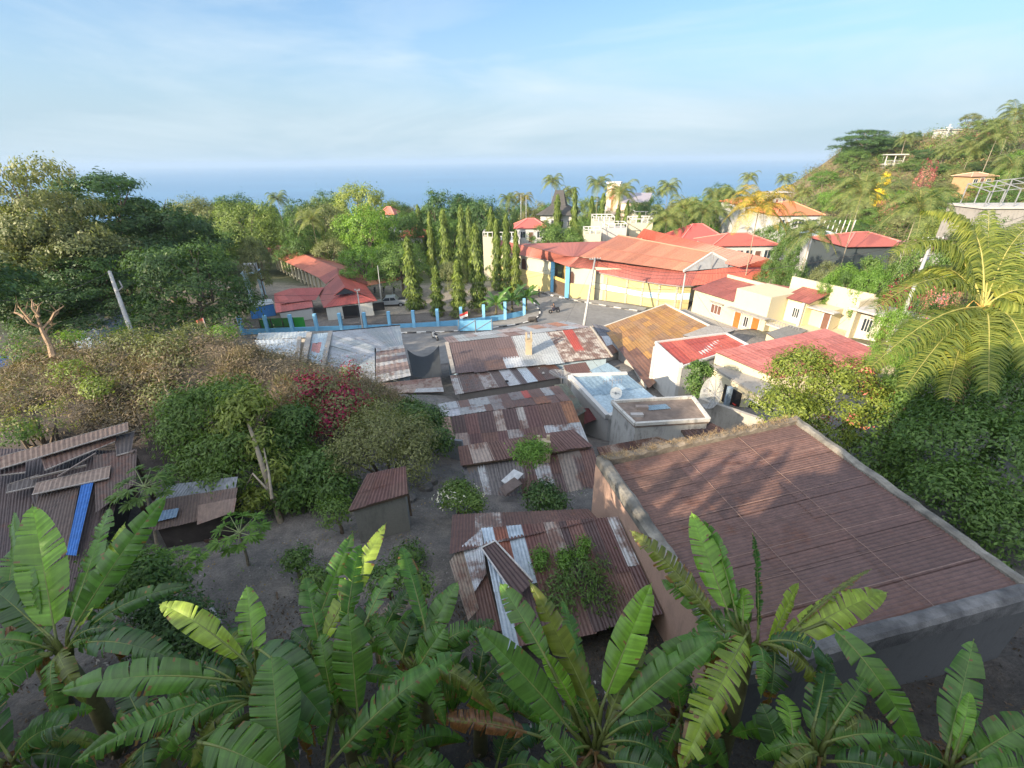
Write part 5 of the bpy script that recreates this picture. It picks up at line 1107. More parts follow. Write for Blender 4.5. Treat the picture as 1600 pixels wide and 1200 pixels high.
# unit trees: height about 1, crown radius about .5 (scaled per tree)
PROTO = {}
def add_proto(key, crown, trunk): PROTO[key] = (crown, trunk)
def tmesh(seed, h=.45, r0=.03): return proto_mesh(trunk_mb(h, r0, (0, 0), [(.7, .22, .05, .25, .014), (.8, -.2, .1, .28, .013), (.9, .03, -.2, .3, .012), (.95, -.05, .2, .28, .012)], seed), 'trunk', BARK)
def rblobs(seed, n=6, spread=.3, r=.24, z0=.36, zr=.42, flat=.8):
    q = random.Random(seed); out = [(0, 0, .6, .36, .36, .36), (0, 0, .34, .34, .34, .2)]
    for i in range(n):
        a = 2*math.pi*i/n+q.uniform(-.4, .4); rr_ = spread*q.uniform(.75, 1.15); out.append((math.cos(a)*rr_, math.sin(a)*rr_, z0+zr*q.random(), r*q.uniform(.75, 1.15), r*q.uniform(.75, 1.15), r*flat*q.uniform(.8, 1.1)))
    return out
for i, (k, mat, ncl, per, leaf, sp) in enumerate((('round_dark', G1, 420, 56, .026, .034), ('round_mid', G2, 400, 54, .027, .036), ('yellowish', G3, 380, 46, .027, .037), ('olive', G4, 380, 46, .026, .038), ('bushy', G2, 360, 48, .027, .037), ('bright', G6, 360, 48, .027, .036))):
    add_proto(k, crown_mesh('crown', rblobs(i*3+1, 7+i % 3, .30, .22, .35 if k != 'bushy' else .2, .45), ncl, per, sp, leaf, mat, seed=i), tmesh(i))
# flat topped layered rain tree
fb = [(x, y, z, .2, .2, .06) for x, y, z in ((-.35, 0, .72), (.3, .1, .78), (0, .3, .8), (.05, -.32, .7), (-.1, 0, .93), (.4, -.25, .62), (-.42, .25, .6), (.15, .05, .98), (-.25, -.3, .55), (.45, .2, .5), (-.48, -.1, .45))]
fb = [(a_, b_, c_, .24, .24, .09) for a_, b_, c_, *_ in fb]
add_proto('layered', crown_mesh('crown', fb+[(0, 0, .6, .38, .38, .34), (.1, 0, .35, .36, .36, .2)], 560, 54, .034, .026, G1, seed=31), tmesh(9, .6, .035))
add_proto('layered_olive', crown_mesh('crown', fb+[(0, 0, .6, .38, .38, .34), (.1, 0, .35, .36, .36, .2)], 520, 50, .034, .026, G4, seed=32), PROTO['layered'][1])
# columnar drooping tree
def column_mesh(seed, n=5200, mat=G3):
    r = np.random.default_rng(seed); z = r.random(n)**.85; rad = (.115*(1-z)**.55*(.75+.25*np.sin(z*38+r.uniform(0, 6))))*(.7+.45*r.random(n)); a = r.random(n)*2*np.pi; rad *= 1+.22*np.sin(a*3+z*14)
    P = np.stack([np.cos(a)*rad, np.sin(a)*rad, .04+z*.96], 1); Nn = unit(np.stack([np.cos(a), np.sin(a), .6+0*a], 1)+r.normal(size=(n, 3))*.35)
    Ld = np.stack([np.cos(a)*.35, np.sin(a)*.35, -1+0*a], 1)+r.normal(size=(n, 3))*.25; L_ = .05*r.uniform(.6, 1.3, n)
    v, f = leafquads(P, Nn, Ld, L_, L_*.32); return npmesh('crown', v, f, mat)
ct_ = MB(); ct_.tube([(0, 0, -.03), (0, 0, .5), (0, 0, .95)], [.014, .01, .003], 6); ctm = proto_mesh(ct_, 'trunk', BARK)
G3C = M_leaf('leaf_column', (0.062, 0.100, 0.022), (0.237, 0.300, 0.056), .3)
COLS = [column_mesh(s, 5200, G3C) for s in (1, 2, 3)]
for i in range(3): add_proto('column%d' % i, COLS[i], ctm)
# palms
def frond_geo(base, dirh, L_, rise, droop, nl, leafl, leafw, r, hang=.6, tipz=None, curve=None, V_=.25):
    """returns (rachis pts, leaflet verts, faces)"""
    m = nl; t = np.linspace(0, 1, m); dh = np.array([dirh[0], dirh[1], 0.]); dh /= max(1e-6, np.linalg.norm(dh)); s = np.array([-dh[1], dh[0], 0])
    pts = np.array(base)[None]+dh[None]*(L_*(t-.10*t**3))[:, None]+np.array([0, 0, 1.])[None]*(rise*L_*np.sin(t*np.pi*.55)-droop*L_*t**2.3)[:, None]
    tan = unit(np.gradient(pts, axis=0)); vs = []; fs = []; b = 0
    for sd in (-1, 1):
        k = t > .12; P = pts[k]; T = tan[k]; tt = t[k]; n = len(P); ll = leafl*(np.sin(np.pi*(.18+.78*tt))**.7)*r.uniform(.85, 1.1, n)
        up = np.cross(np.tile(s, (n, 1)), T)*-1; up[up[:, 2] < 0] *= -1
        D1 = unit(s*sd*1.0+T*.55+up*V_*r.uniform(.3, 1.3, n)[:, None]); D2 = unit(D1+np.array([0, 0, -1.])*hang*2.2); W = unit(T)*leafw
        a = P; m1 = P+D1*ll[:, None]*.45; e = m1+unit(D1+D2)*ll[:, None]*.55-np.array([0, 0, 1.])*hang*ll[:, None]*.25
        v = np.stack([a-W*.3, a+W*.3, m1+W*.5, m1-W*.5, e], 1); vs.append(v.reshape(-1, 3))
        ix = np.arange(n)[:, None]*5+b; fs.append(np.concatenate([ix+0, ix+1, ix+2, ix+3], 1)); fs.append(np.concatenate([ix+3, ix+2, ix+4, ix+4], 1)[:, :4]); b += n*5
    return pts, np.concatenate(vs), np.concatenate(fs)
def palm_meshes(seed, n=20, L_=.42, mat=GP, nl=26, tall=1.0):
    r = np.random.default_rng(seed); rr = random.Random(seed); V1 = []; F1 = []; b = 0; rach = MB()
    for i in range(n):
        a = i*2.399+rr.uniform(-.2, .2); lev = i/n; rise = .8-.95*lev; dr = .45+.25*lev
        pts, v, f = frond_geo((0, 0, 1), (math.cos(a), math.sin(a)), L_*rr.uniform(.85, 1.1), rise, dr, nl, L_*.30, L_*.021, r, hang=.6)
        f = f.copy(); tri = f[:, 2] == f[:, 3]; V1.append(v); F1.append(f+b); b += len(v)
        rach.tube([V(p) for p in pts[::7]], [L_*.012*(1-.14*i_) for i_ in range(len(pts[::7]))], 4, c=(.3, .27, .08, 1), cap=False)
    v = np.concatenate(V1); f = np.concatenate(F1); quads = f[f[:, 2] != f[:, 3]]; tris = f[f[:, 2] == f[:, 3]][:, :3]
    # turn tris into quads by duplicating an edge midpoint
    mid = (v[tris[:, 0]]+v[tris[:, 2]])/2; q2 = np.column_stack([tris[:, 0], tris[:, 1], tris[:, 2], np.arange(len(mid))+len(v)]); v = np.concatenate([v, mid]); f = np.concatenate([quads, q2])
    return npmesh('fronds', v, f, mat), rach
PTR = []
for s in range(3):
    mb = MB(); q = random.Random(s); lx, ly = q.uniform(-.06, .06), q.uniform(-.05, .05); pts = [V((lx*((1-t)**2), ly*((1-t)**2), t)) for t in [i/8 for i in range(9)]]; pts[0].z = -.05
    mb.tube(pts, [.022, .014, .012, .0115, .011, .0105, .010, .010, .012], 7); PTR.append(proto_mesh(mb, 'trunk', PALEBARK))
PALMS = []
for s, mt in ((1, GP), (2, GP), (3, GPY)):
    fm, rb = palm_meshes(s, 22, .40, mt, nl=38); PALMS.append((fm, proto_mesh(rb, 'frond_ribs', TINT), PTR[s-1]))
nm_count = {}
ORDW = ['', 'second ', 'third ', 'fourth ', 'fifth ', 'sixth ', 'seventh ', 'eighth ', 'ninth ', 'tenth ', 'eleventh ', 'twelfth ']
def plant(kind, name, label, cat, px, ptop, d, wpx, group=None, rz=None, base=None, sink=.3, hmin=None, depthscale=1.0):
    """put a unit tree so that its top shows at (px, ptop) at distance d and its crown is wpx wide"""
    t = D(px, ptop, d); g = gz(t.x, t.y) if base is None else base; H_ = max(hmin or .8, t.z-g+sink); W_ = wpx*d/F
    T = thing(name, label, cat, (t.x, t.y, g-sink), group, rnd.uniform(0, 6.28) if rz is None else rz)
    if kind.startswith('palm'):
        fm, rb, tr = PALMS[int(kind[4])]; cl = W_/.78   # crown width in units of the unit palm
        hh = t.z-(g-sink)-W_*.12
        for me, nm in ((fm, 'fronds'), (rb, 'frond_ribs')):
            o = link(nm, me, T); o.scale = (cl, cl, cl); o.location = (0, 0, hh-cl)
        o = link('trunk', tr, T); o.scale = (max(.6, W_*.09)/.1*.7,)*2+(hh,)
        T['palmfix'] = 1; del T['palmfix']
    else:
        cr_, tr = PROTO[kind]
        o = link('crown', cr_, T); 
        if kind.startswith('column'): k = W_/.24*rnd.uniform(.85, 1.15); o.scale = (k, k, H_); T.rotation_euler = (rnd.uniform(-.035, .035), rnd.uniform(-.035, .035), rnd.uniform(0, 6))
        else: o.scale = (W_*.92, W_*.92*depthscale, H_*(.90 if kind.startswith('layered') else .93))
        o = link('trunk', tr, T); o.scale = (W_*.92, W_*.92, H_)
    return T
# ---------------------------------------------------------------- trees by the photo: (kind, px, ptop, distance, width px)
LIST = [
 ('layered_olive', 8, 236, 46, 190, 'tall layered tree at the top left corner of the tree mass', 'tall_tree'),
 ('layered', 128, 263, 56, 260, 'widest dark layered tree rising behind the left tree mass', 'tall_tree'),
 ('layered', 212, 300, 62, 170, 'dark flat topped tree sloping down towards the sea left of the mango tree', 'tall_tree'),
 ('layered_olive', 60, 330, 48, 230, 'sunlit layered tree in front of the widest dark tree', 'tall_tree'),
 ('round_dark', 40, 410, 44, 200, 'dark low tree at the left edge above the mound', 'tree'),
 ('layered', 125, 395, 47, 190, 'dark tree with broad limbs directly left of the utility pole', 'tree'),
 ('round_dark', 268, 343, 44, 225, 'big dense dark green mango tree beside the leaning pale pole', 'mango_tree'),
 ('olive', 290, 289, 112, 115.9, 'olive tree on the skyline above the mango tree', 'tree'),
 ('round_dark', 358, 283, 122, 97.6, 'small dark domed tree on the skyline left of the yellowish one', 'tree'),
 ('yellowish', 372, 302, 92, 128.1, 'yellowish leafy tree behind the right shoulder of the mango tree', 'tree'),
 ('olive', 385, 352, 68, 60, 'olive green tree between the mango tree and the long school roof', 'tree'),
 ('palm0', 432, 306, 112, 40, 'small palm on the skyline above the far end of the school roof', 'palm_tree'),
 ('round_dark', 458, 293, 125, 75.64, 'dark round tree on the skyline above the pale car park', 'tree'),
 ('round_dark', 504, 278, 128, 80.52, 'high dark crown on the skyline left of the tall yellow green tree', 'tree'),
 ('yellowish', 552, 273, 118, 122, 'tallest yellow green tree on the skyline above the school', 'tree'),
 ('olive', 492, 297, 100, 109.8, 'pale olive tree in front of the high dark crown', 'tree'),
 ('bright', 566, 303, 88, 112.24, 'light green round tree behind the coral roofed hut', 'tree'),
 ('palm1', 486, 336, 92, 55, 'shaggy palm behind the school roof ridge', 'palm_tree'),
 ('olive', 512, 359, 90, 73.2, 'dusty olive bush tree right behind the long school roof', 'tree'),
 ('bushy', 448, 369, 92, 54.9, 'small bush tree at the edge of the pale car park', 'tree'),
 ('round_mid', 630, 315, 98, 87.84, 'rounded green tree with pale trunk beside the red far roof', 'tree'),
 ('round_dark', 614, 297, 135, 73.2, 'distant dark tree on the skyline above the rounded tree', 'tree'),
 ('bright', 560, 372, 76, 95, 'bright green garden tree behind the school', 'tree'),
 ('round_mid', 620, 368, 74, 110, 'broad mid green garden tree behind the carport', 'tree'),
 ('round_dark', 690, 273, 108, 112.24, 'large dark rounded tree on the skyline right of centre left', 'tree'),
 ('round_dark', 746, 287, 102, 115.9, 'broad dark tree on the skyline directly behind the columnar trees', 'tree'),
 ('round_mid', 712, 327, 92, 85.4, 'mid green tree among the columnar trees', 'tree'),
 ('olive', 706, 395, 70, 55, 'yellowish bush between the columnar trees by the fence', 'bush'),
 ('palm0', 795, 308, 118, 40, 'little palm on the skyline right of the broad dark tree', 'palm_tree'),
 ('palm2', 818, 306, 122, 38, 'pale little palm in the skyline row left of the pointed roof', 'palm_tree'),
 ('olive', 832, 309, 125, 61, 'low olive tree on the skyline left of the pointed roof', 'tree'),
 ('round_mid', 872, 337, 88, 100.04, 'round leafy tree directly behind the coral roofs of the yellow building', 'tree'),
 ('bushy', 838, 362, 84, 42, 'dark bush between the little white house and the round leafy tree', 'bush'),
 ('palm0', 863, 279, 128, 40, 'palm rising beside the pointed thatched roof', 'palm_tree'),
 ('palm1', 891, 296, 120, 34, 'short palm just right of the pointed thatched roof', 'palm_tree'),
 ('palm0', 935, 282, 118, 48, 'palm rising left of the church tower', 'palm_tree'),
 ('palm1', 970, 294, 96, 62, 'palm with drooping fronds in front of the church tower', 'palm_tree'),
 ('round_mid', 920, 327, 108, 61, 'green tree left of the church base', 'tree'),
 ('round_dark', 1018, 289, 104, 75.64, 'dark leafy tree right of the church nave', 'tree'),
 ('palm1', 1043, 336, 84, 70, 'star shaped palm above the terraced cream blocks', 'palm_tree'),
 ('palm0', 1045, 288, 108, 46, 'tall palm behind the star shaped palm', 'palm_tree'),
 ('olive', 1070, 292, 130, 73.2, 'olive tree on the skyline among the palms', 'tree'),
 ('palm1', 1072, 318, 96, 62, 'palm right of the star shaped palm', 'palm_tree'),
 ('palm0', 1100, 325, 92, 58, 'palm above the white gable of the red roofed house', 'palm_tree'),
 ('palm1', 1118, 300, 112, 50, 'thin palm left of the coral roofed building', 'palm_tree'),
 ('bright', 1098, 293, 120, 85.4, 'bright green tree on the skyline between palms', 'tree'),
 ('round_dark', 1130, 272, 168, 58, 'rounded dark tree standing clear against the sea', 'tree'),
 ('palm0', 1148, 300, 104, 52, 'palm beside the coral roofed building', 'palm_tree'),
 ('palm1', 1171, 274, 150, 34, 'slender lone palm against the sea', 'palm_tree'),
 ('bright', 1134, 298, 140, 60, 'light green tree below the rounded dark tree', 'tree'),
 ('palm2', 1190, 308, 62, 108, 'big yellowing palm in front of the coral roofed building', 'palm_tree'),
 ('palm1', 1272, 352, 50, 88, 'bushy topped palm right of the yellowing palm above the cream wall', 'palm_tree'),
 ('palm1', 1353, 286, 56, 104, 'tall palm with fruit in front of the hillside, right of the orange roof', 'palm_tree'),
 ('palm1', 1442, 310, 44, 112, 'broad palm with orange fruit right of the tall fruiting palm', 'palm_tree'),
 ('palm0', 1228, 276, 165, 34, 'small palm above the grey concrete house', 'palm_tree'),
 ('palm0', 1258, 296, 115, 40, 'small palm at the left foot of the hill', 'palm_tree'),
 ('round_mid', 1238, 352, 60, 52, 'leafy round tree right of the yellowing palm', 'tree'),
 ('bushy', 1212, 388, 54, 45, 'dark shrub at the end of the coral roof beside the cream wall', 'bush'),
 ('round_mid', 1216, 336, 84, 62, 'green tree in front of the orange roofed white house', 'tree'),
 ('olive', 1264, 341, 80, 58, 'olive tree below the right end of the orange roofed white house', 'tree'),
 ('bushy', 1556, 318, 50, 100, 'green tree partly hiding the unfinished concrete building', 'tree'),
 ('bright', 1292, 262, 170, 48, 'bright green tree where the hill meets the sea', 'tree'),
 ('layered', 1362, 200, 168, 88, 'wide dark umbrella shaped tree on the hill crest', 'tall_tree'),
 ('round_mid', 1330, 262, 168, 60, 'mid green tree below the umbrella shaped tree', 'tree'),
 ('olive', 1522, 172, 160, 34, 'thin dry tree at the hilltop beside the white shrine', 'tree'),
 ('olive', 1560, 184, 150, 40, 'brownish low tree on the hilltop ridge', 'tree'),
 ('palm1', 1592, 170, 118, 60, 'palm at the top right corner of the hill', 'palm_tree'),
 ('palm1', 1562, 205, 112, 66, 'palm just below the hilltop ridge on the right', 'palm_tree'),
 ('palm0', 1522, 226, 118, 54, 'palm on the hillside above the brown hillside house', 'palm_tree'),
 ('palm1', 1588, 250, 92, 70, 'palm at the right frame edge on the hillside', 'palm_tree'),
 ('palm0', 1478, 232, 140, 36, 'small palm on the hillside right of the pink flowers', 'palm_tree'),
 ('bright', 1330, 398, 44, 70, 'bright green shrub under the palms right of the cream wall', 'bush'),
 ('round_mid', 1386, 386, 44, 75, 'broad green shrub below the plain red roof', 'bush'),
 ('bright', 1300, 418, 43, 48, 'yellowish green shrub touching the top of the long cream wall', 'bush'),
 ('olive', 1440, 356, 48, 60, 'olive shrub between the broad palm and the plain red roof', 'bush'),
 ('bushy', 1500, 350, 52, 80, 'green tree behind the big coconut palm', 'tree'),
 ('yellowish', 1388, 262, 118, 26, 'small tree covered in bright yellow flowers below the pavilion', 'flowering_tree'),
 # dark shading trees out of the frame on the left
]
sh = [o for o in ()]
for k, px, pt, d, wp_, lab, nm in LIST:
    cat = {'palm_tree': 'palm', 'bush': 'bush', 'flowering_tree': 'tree'}.get(nm, 'tree'); T = plant(k, nm, lab, cat, px, pt, d, wp_, hmin=10 if 'umbrella' in lab else 3.5 if d > 90 and px > 1280 else None)
    if 'yellow flowers' in lab:
        c = [c for c in T.children if c.name.startswith('crown')][0]; me = c.data.copy(); me.materials[0] = YLF; c.data = me
for (x, y, h, w_) in ((-36, 24, 13, 12), (-46, 33, 15, 15)):
    T = thing('tall_tree', ('nearer' if y < 30 else 'farther')+' of two tall dark trees beyond the left picture edge', 'tree', (x, y, gz(x, y)-.3))
    o = link('crown', PROTO['round_dark'][0], T); o.scale = (w_, w_, h); o = link('trunk', PROTO['round_dark'][1], T); o.scale = (w_, w_, h)
# columnar trees
COLL = [(637, 368, 66, 30, 'tallest front columnar tree right of the silver pickup'), (677, 414, 64, 28, 'shortest front columnar tree behind the blue fence'), (712, 405, 63, 30, 'front columnar tree with a yellowish top behind the blue fence'),
        (742, 348, 63, 32, 'large front columnar tree above the small flag'), (716, 318, 82, 24, 'tall columnar tree behind the yellowish topped one'), (693, 325, 86, 22, 'columnar tree in the middle of the rear row'), (655, 318, 98, 18, 'columnar tree standing beside the coral hipped roof'),
        (765, 322, 80, 22, 'columnar tree left of the pale tower'), (776, 340, 76, 22, 'columnar tree in front of the pale tower'), (790, 332, 74, 24, 'tallest of the columnar trees right of the pale tower'), (806, 358, 70, 20, 'darker columnar tree touching the coral eaves'),
        (587, 330, 96, 16, 'left of the two small columnar trees beside the far red roof'), (598, 330, 98, 16, 'right of the two small columnar trees beside the far red roof'), (578, 334, 98, 15, 'little columnar tree at the left of the far red roof'),
        (668, 330, 90, 18, 'slim columnar tree left of the rear row middle'), (873, 303, 112, 20, 'columnar tree in front of the pointed thatched roof'), (902, 293, 110, 20, 'columnar tree right of the pointed thatched roof'), (940, 300, 106, 20, 'columnar tree left of the church tower front'),
        (980, 312, 96, 18, 'columnar tree right of the church front palm'), (965, 318, 98, 16, 'columnar tree directly under the church tower'), (928, 305, 112, 16, 'slim columnar tree beside the palm left of the church'), (998, 330, 92, 13, 'small columnar tree below the church nave'), (730, 320, 88, 20, 'columnar tree just left of the broad dark skyline tree')]
for i, (px, pt, d, wp_, lab) in enumerate(COLL): plant('column%d' % (i % 3), 'columnar_tree', lab, 'tree', px, pt, d, wp_, 'columnar drooping trees', sink=.1)
# distant woodland seen between and behind the trees
FG = 'distant trees filling the gaps towards the sea'
k_ = 0; r_ = random.Random(11)
for row, (d, y0, n) in enumerate(((100, 330, 24), (125, 318, 26), (155, 309, 26), (200, 303, 24))):
    for i in range(n):
        px = 230+1120*(i+r_.uniform(.1, .9))/n
        if px > 1200 and row < 2: continue
        if 590 < px < 680 and d < 110: continue
        if 1150 < px < 1300 and d < 110: continue
        if 800 < px < 1010 and d < 140: pt = y0+r_.uniform(14, 24)
        else: pt = y0+r_.uniform(-8, 12)
        kd = r_.choice(['round_mid', 'olive', 'round_dark', 'yellowish', 'bushy', 'palm0', 'palm1'])
        dd = d*r_.uniform(.93, 1.1)
        if px < 800 and 'palm' in kd: kd = 'round_dark'
        if px < 800 and row in (1, 2): pt -= 9
        T = plant(kd, 'distant_palm' if 'palm' in kd else 'distant_tree', 'distant palm, one of many filling the gaps before the sea' if 'palm' in kd else 'distant leafy tree, one of many filling the gaps before the sea', 'palm' if 'palm' in kd else 'tree', px, pt, dd, r_.uniform(52, 90)*100/dd*(.8 if 'palm' in kd else 1), FG+(' palms' if 'palm' in kd else ''))
# left hillside wood behind the big trees
for i in range(16):
    px = -60+i*26+r_.uniform(-8, 8); d = r_.uniform(68, 95)
    plant(r_.choice(['round_dark', 'round_mid', 'layered']), 'distant_tree', 'leafy tree deep in the left tree mass behind the tall layered trees', 'tree', px, 345+r_.uniform(-12, 20)+max(0, (px-200))*.05, d, 90, 'trees deep in the left wood')
# ---------------------------------------------------------------- hillside scrub as one mass, with some shrubs of its own
def scatter(name, pts, mat, per, spread, leaf, asp=.45, seed=1, hs=1.0, label=None, up=.5, blobsz=None, mats=None, shares=None):
    r = np.random.default_rng(seed); P = np.array(pts, float); n = len(P); S_ = (np.array(blobsz) if blobsz is not None else np.full(n, spread))
    off = r.normal(size=(n, per, 3)); off[:, :, 2] = np.abs(off[:, :, 2])*hs; Q = P[:, None]+off*S_[:, None, None]*.5; d = unit(off+np.array([0, 0, .3]))
    Nn = unit(d+r.normal(size=d.shape)*.4+np.array([0, 0, up])); Ld = unit(r.normal(size=d.shape)+d); L_ = leaf*r.uniform(.6, 1.4, n*per)*np.repeat(S_/S_.mean(), per)**.5
    v, f = leafquads(Q.reshape(-1, 3), Nn.reshape(-1, 3), Ld.reshape(-1, 3), L_, L_*asp); mi = None
    if mats: mi = np.repeat(r.choice(len(mats), n, p=shares), per)
    o = link(name, npmesh(name, v, f, mats or mat, mi=mi)); return tag(o, label, 'scrub', kind='stuff')
pts = []; szs = []
for i in range(7000):
    px = r_.uniform(1240, 1690); py = r_.uniform(185, 430); d = None
    # march the view ray to the ground
    ry = ray(px, py); t = 55; hit = None
    while t < 330:
        p = ry*t
        if p.z < gz(p.x, p.y)+.3: hit = p; break
        t += 4
    if hit is None: continue
    if px < 1300 and py > 330: continue
    pts.append((hit.x, hit.y, gz(hit.x, hit.y)+.2)); szs.append(r_.choice([.8, 1.1, 1.6, 2.4])*(t/110)**.5)
    if len(pts) > 3300: break
scatter('hillside_scrub', pts, G4, 60, 1.4, .42, seed=3, blobsz=szs, mats=[G4, G2, G5, G3, G6], shares=[.3, .2, .24, .14, .12], label='dry and green scrub covering the right hillside')
r_ = random.Random(21)
for i in range(60):
    px = r_.uniform(1290, 1640); py = r_.uniform(205, 400); h_ = ground_hit(px, py, 60)
    if h_.length < 60 or h_.length > 300 or abs(h_.z-gz(h_.x, h_.y)) > 2: continue
    kd = r_.choice(['bright', 'bushy', 'olive', 'round_mid', 'yellowish', 'round_dark', 'palm1']); w_ = r_.uniform(5, 11); hh = r_.uniform(3.2, 6.5)*(1.25 if 'palm' in kd else 1); c = V((h_.x, h_.y, gz(h_.x, h_.y)-.3))
    T = thing('hillside_palm' if 'palm' in kd else 'hillside_shrub', 'palm among the scrub of the right hillside' if 'palm' in kd else 'leafy shrub or small tree among the scrub of the right hillside', 'palm' if 'palm' in kd else 'shrub', c, 'palms on the right hillside' if 'palm' in kd else 'shrubs on the right hillside', r_.uniform(0, 6))
    if 'palm' in kd:
        fm, rb, tr = PALMS[1]; cl = w_*.8
        for me, nm in ((fm, 'fronds'), (rb, 'frond_ribs')): o = link(nm, me, T); o.scale = (cl,)*3; o.location = (0, 0, hh-cl)
        o = link('trunk', tr, T); o.scale = (9, 9, hh)
    else:
        for me, nm in zip(PROTO[kd], ('crown', 'trunk')): o = link(nm, me, T); o.scale = (w_, w_, hh)
bl = rblobs(77, 6, .28, .24, .2, .3)
MB1 = crown_mesh('crown', bl, 420, 10, .035, .036, G4, seed=41, flower=(MAG, .55, lambda P: P[:, 2] > .3))
PROTO['bougain'] = (MB1, PROTO['bushy'][1])
PROTO['pinkish'] = (crown_mesh('crown', bl, 420, 10, .035, .036, G5, seed=42, flower=(PNK, .35, lambda P: P[:, 2] > .3)), PROTO['bushy'][1])
for px, pt, d, wp_, kd, lab in ((1462, 234, 118, 40, 'bougain', 'magenta flowering bush halfway up the right hill'), (1455, 248, 112, 44, 'pinkish', 'dusty pink bush just below the magenta one on the hill'), (1440, 408, 36, 95, 'bougain', 'pink bougainvillea beside the leaning pale pole on the right'), (1500, 415, 30, 90, 'pinkish', 'dry pink flowering bush behind the coconut palm crown'),
                             (1412, 290, 108, 60, 'bright', 'light green shrub below the yellow flowering tree'), (1480, 290, 98, 70, 'bushy', 'green shrub left of the brown hillside house'), (1340, 300, 120, 60, 'olive', 'olive shrub at the foot of the rocky slope'), (1540, 310, 80, 80, 'bright', 'green shrub below the brown hillside house'),
                             (1580, 285, 88, 60, 'bushy', 'dense shrub at the frame edge beside the brown house'), (1310, 290, 140, 60, 'bright', 'bright shrub at the lower left of the hill'), (1430, 320, 85, 70, 'olive', 'dry olive shrub in the middle of the hillside'), (1510, 255, 120, 50, 'olive', 'yellowish shrub on the upper hillside'),
                             (1395, 300, 105, 45, 'pinkish', 'dry brown shrub beside the pavilion slope'), (1600, 225, 110, 50, 'bright', 'green shrub below the ridge at the right edge'), (1545, 200, 140, 50, 'pinkish', 'dry brownish shrub on the hilltop ridge')):
    plant(kd, 'shrub', lab, 'shrub', px, pt, d, wp_, hmin=2.2)
# ---------------------------------------------------------------- near shrubs and trees
def grow(name, label, cat, blobs, ncl, per, leaf, mat, sp=.16, asp=.45, flower=None, trunk=None, bark=BARK, group=None, base=None, shell=.7, seed=1, droop=.4, low=-.6, stems=None):
    """blobs: (px, py, d, rx px, ry px[, depth factor]); trunk: list of world points or None"""
    W = []
    for b in blobs:
        c = D(b[0], b[1], b[2]); k = b[2]/F; W.append((c.x, c.y, c.z, b[3]*k, b[3]*k*(b[5] if len(b) > 5 else 1), b[4]*k))
    qq = random.Random(seed+9)
    for w_ in list(W):
        if w_[3] > .9:
            for _ in range(5):
                a, e = qq.uniform(0, 6.28), qq.uniform(-.1, 1.3); k = qq.uniform(.32, .5); W.append((w_[0]+w_[3]*.75*math.cos(a)*math.cos(e), w_[1]+w_[4]*.75*math.sin(a)*math.cos(e), w_[2]+w_[5]*.75*math.sin(e), w_[3]*k, w_[4]*k, w_[5]*k))
    cx = sum(w_[0] for w_ in W)/len(W); cy = sum(w_[1] for w_ in W)/len(W); g = gz(cx, cy) if base is None else base
    T = thing(name, label, cat, (cx, cy, g), group)
    me = crown_mesh('crown', [(w_[0]-cx, w_[1]-cy, w_[2]-g, w_[3], w_[4], w_[5]) for w_ in W], ncl, per, sp, leaf, mat, seed=seed, shell=shell, asp=asp, droop=droop, low=low, flower=flower); link('crown', me, T)
    mb = MB(); q = random.Random(seed)
    if trunk:
        for t_ in trunk: n = len(t_[0]); mb.tube([V(p) for p in t_[0]], [t_[1]*(1-.55*i/(n-1)) for i in range(n)], 7)
    else:
        for w_ in W[:6]:
            a = V((cx+q.uniform(-.2, .2), cy+q.uniform(-.2, .2), g-.3)); b = V(w_[:3]); mb.tube([a, a.lerp(b, .5)+V((q.uniform(-.2, .2), q.uniform(-.2, .2), 0)), b], [.07, .05, .02], 6)
    mb.build('trunk' if trunk else 'stem', bark, T, smooth=True); return T
grow('flowering_tree', 'sunlit leafy tree with pink flower clusters behind the far corner of the big rusty roof', 'tree', [(1265, 598, 19.5, 55, 48), (1320, 620, 19, 52, 50), (1225, 640, 18.5, 42, 38), (1290, 665, 18.5, 50, 38), (1350, 640, 19, 28, 36), (1245, 570, 20, 30, 22)], 520, 56, .13, M_leaf('leaf_flowering', (.07, .11, .022), (.21, .27, .05), .3), .2, seed=3,
     flower=(PNK, .12, lambda P: P[:, 0] > .2))
grow('dense_shrub', 'huge dense dark green shrub filling the right edge beside the big rusty roof', 'shrub', [(1505, 620, 16.5, 75, 60), (1590, 615, 17, 80, 62), (1450, 700, 15.5, 62, 70), (1545, 730, 14.5, 90, 95), (1630, 740, 14, 85, 110), (1480, 780, 13.8, 55, 55), (1590, 840, 12.6, 60, 40)], 950, 64, .14, G2, .27, seed=4, asp=.42)
grow('shrub', 'dark shrub in the gap between the flowering tree and the huge dense shrub', 'shrub', [(1400, 640, 18.5, 40, 60), (1385, 720, 17, 40, 45)], 300, 30, .15, G2, .22, seed=5)
grow('vine_covered_bush', 'rounded bush with grey vines and yellow green leaves above the tiny outhouse', 'bush', [(600, 690, 16, 55, 42), (555, 690, 15.8, 36, 32), (645, 685, 16.2, 34, 36), (590, 655, 17, 40, 18), (650, 725, 15.2, 26, 38), (540, 715, 15.3, 30, 26)], 380, 60, .11, G4, .2, seed=6, asp=.35)
tk = lambda pts: [V(p) for p in pts]
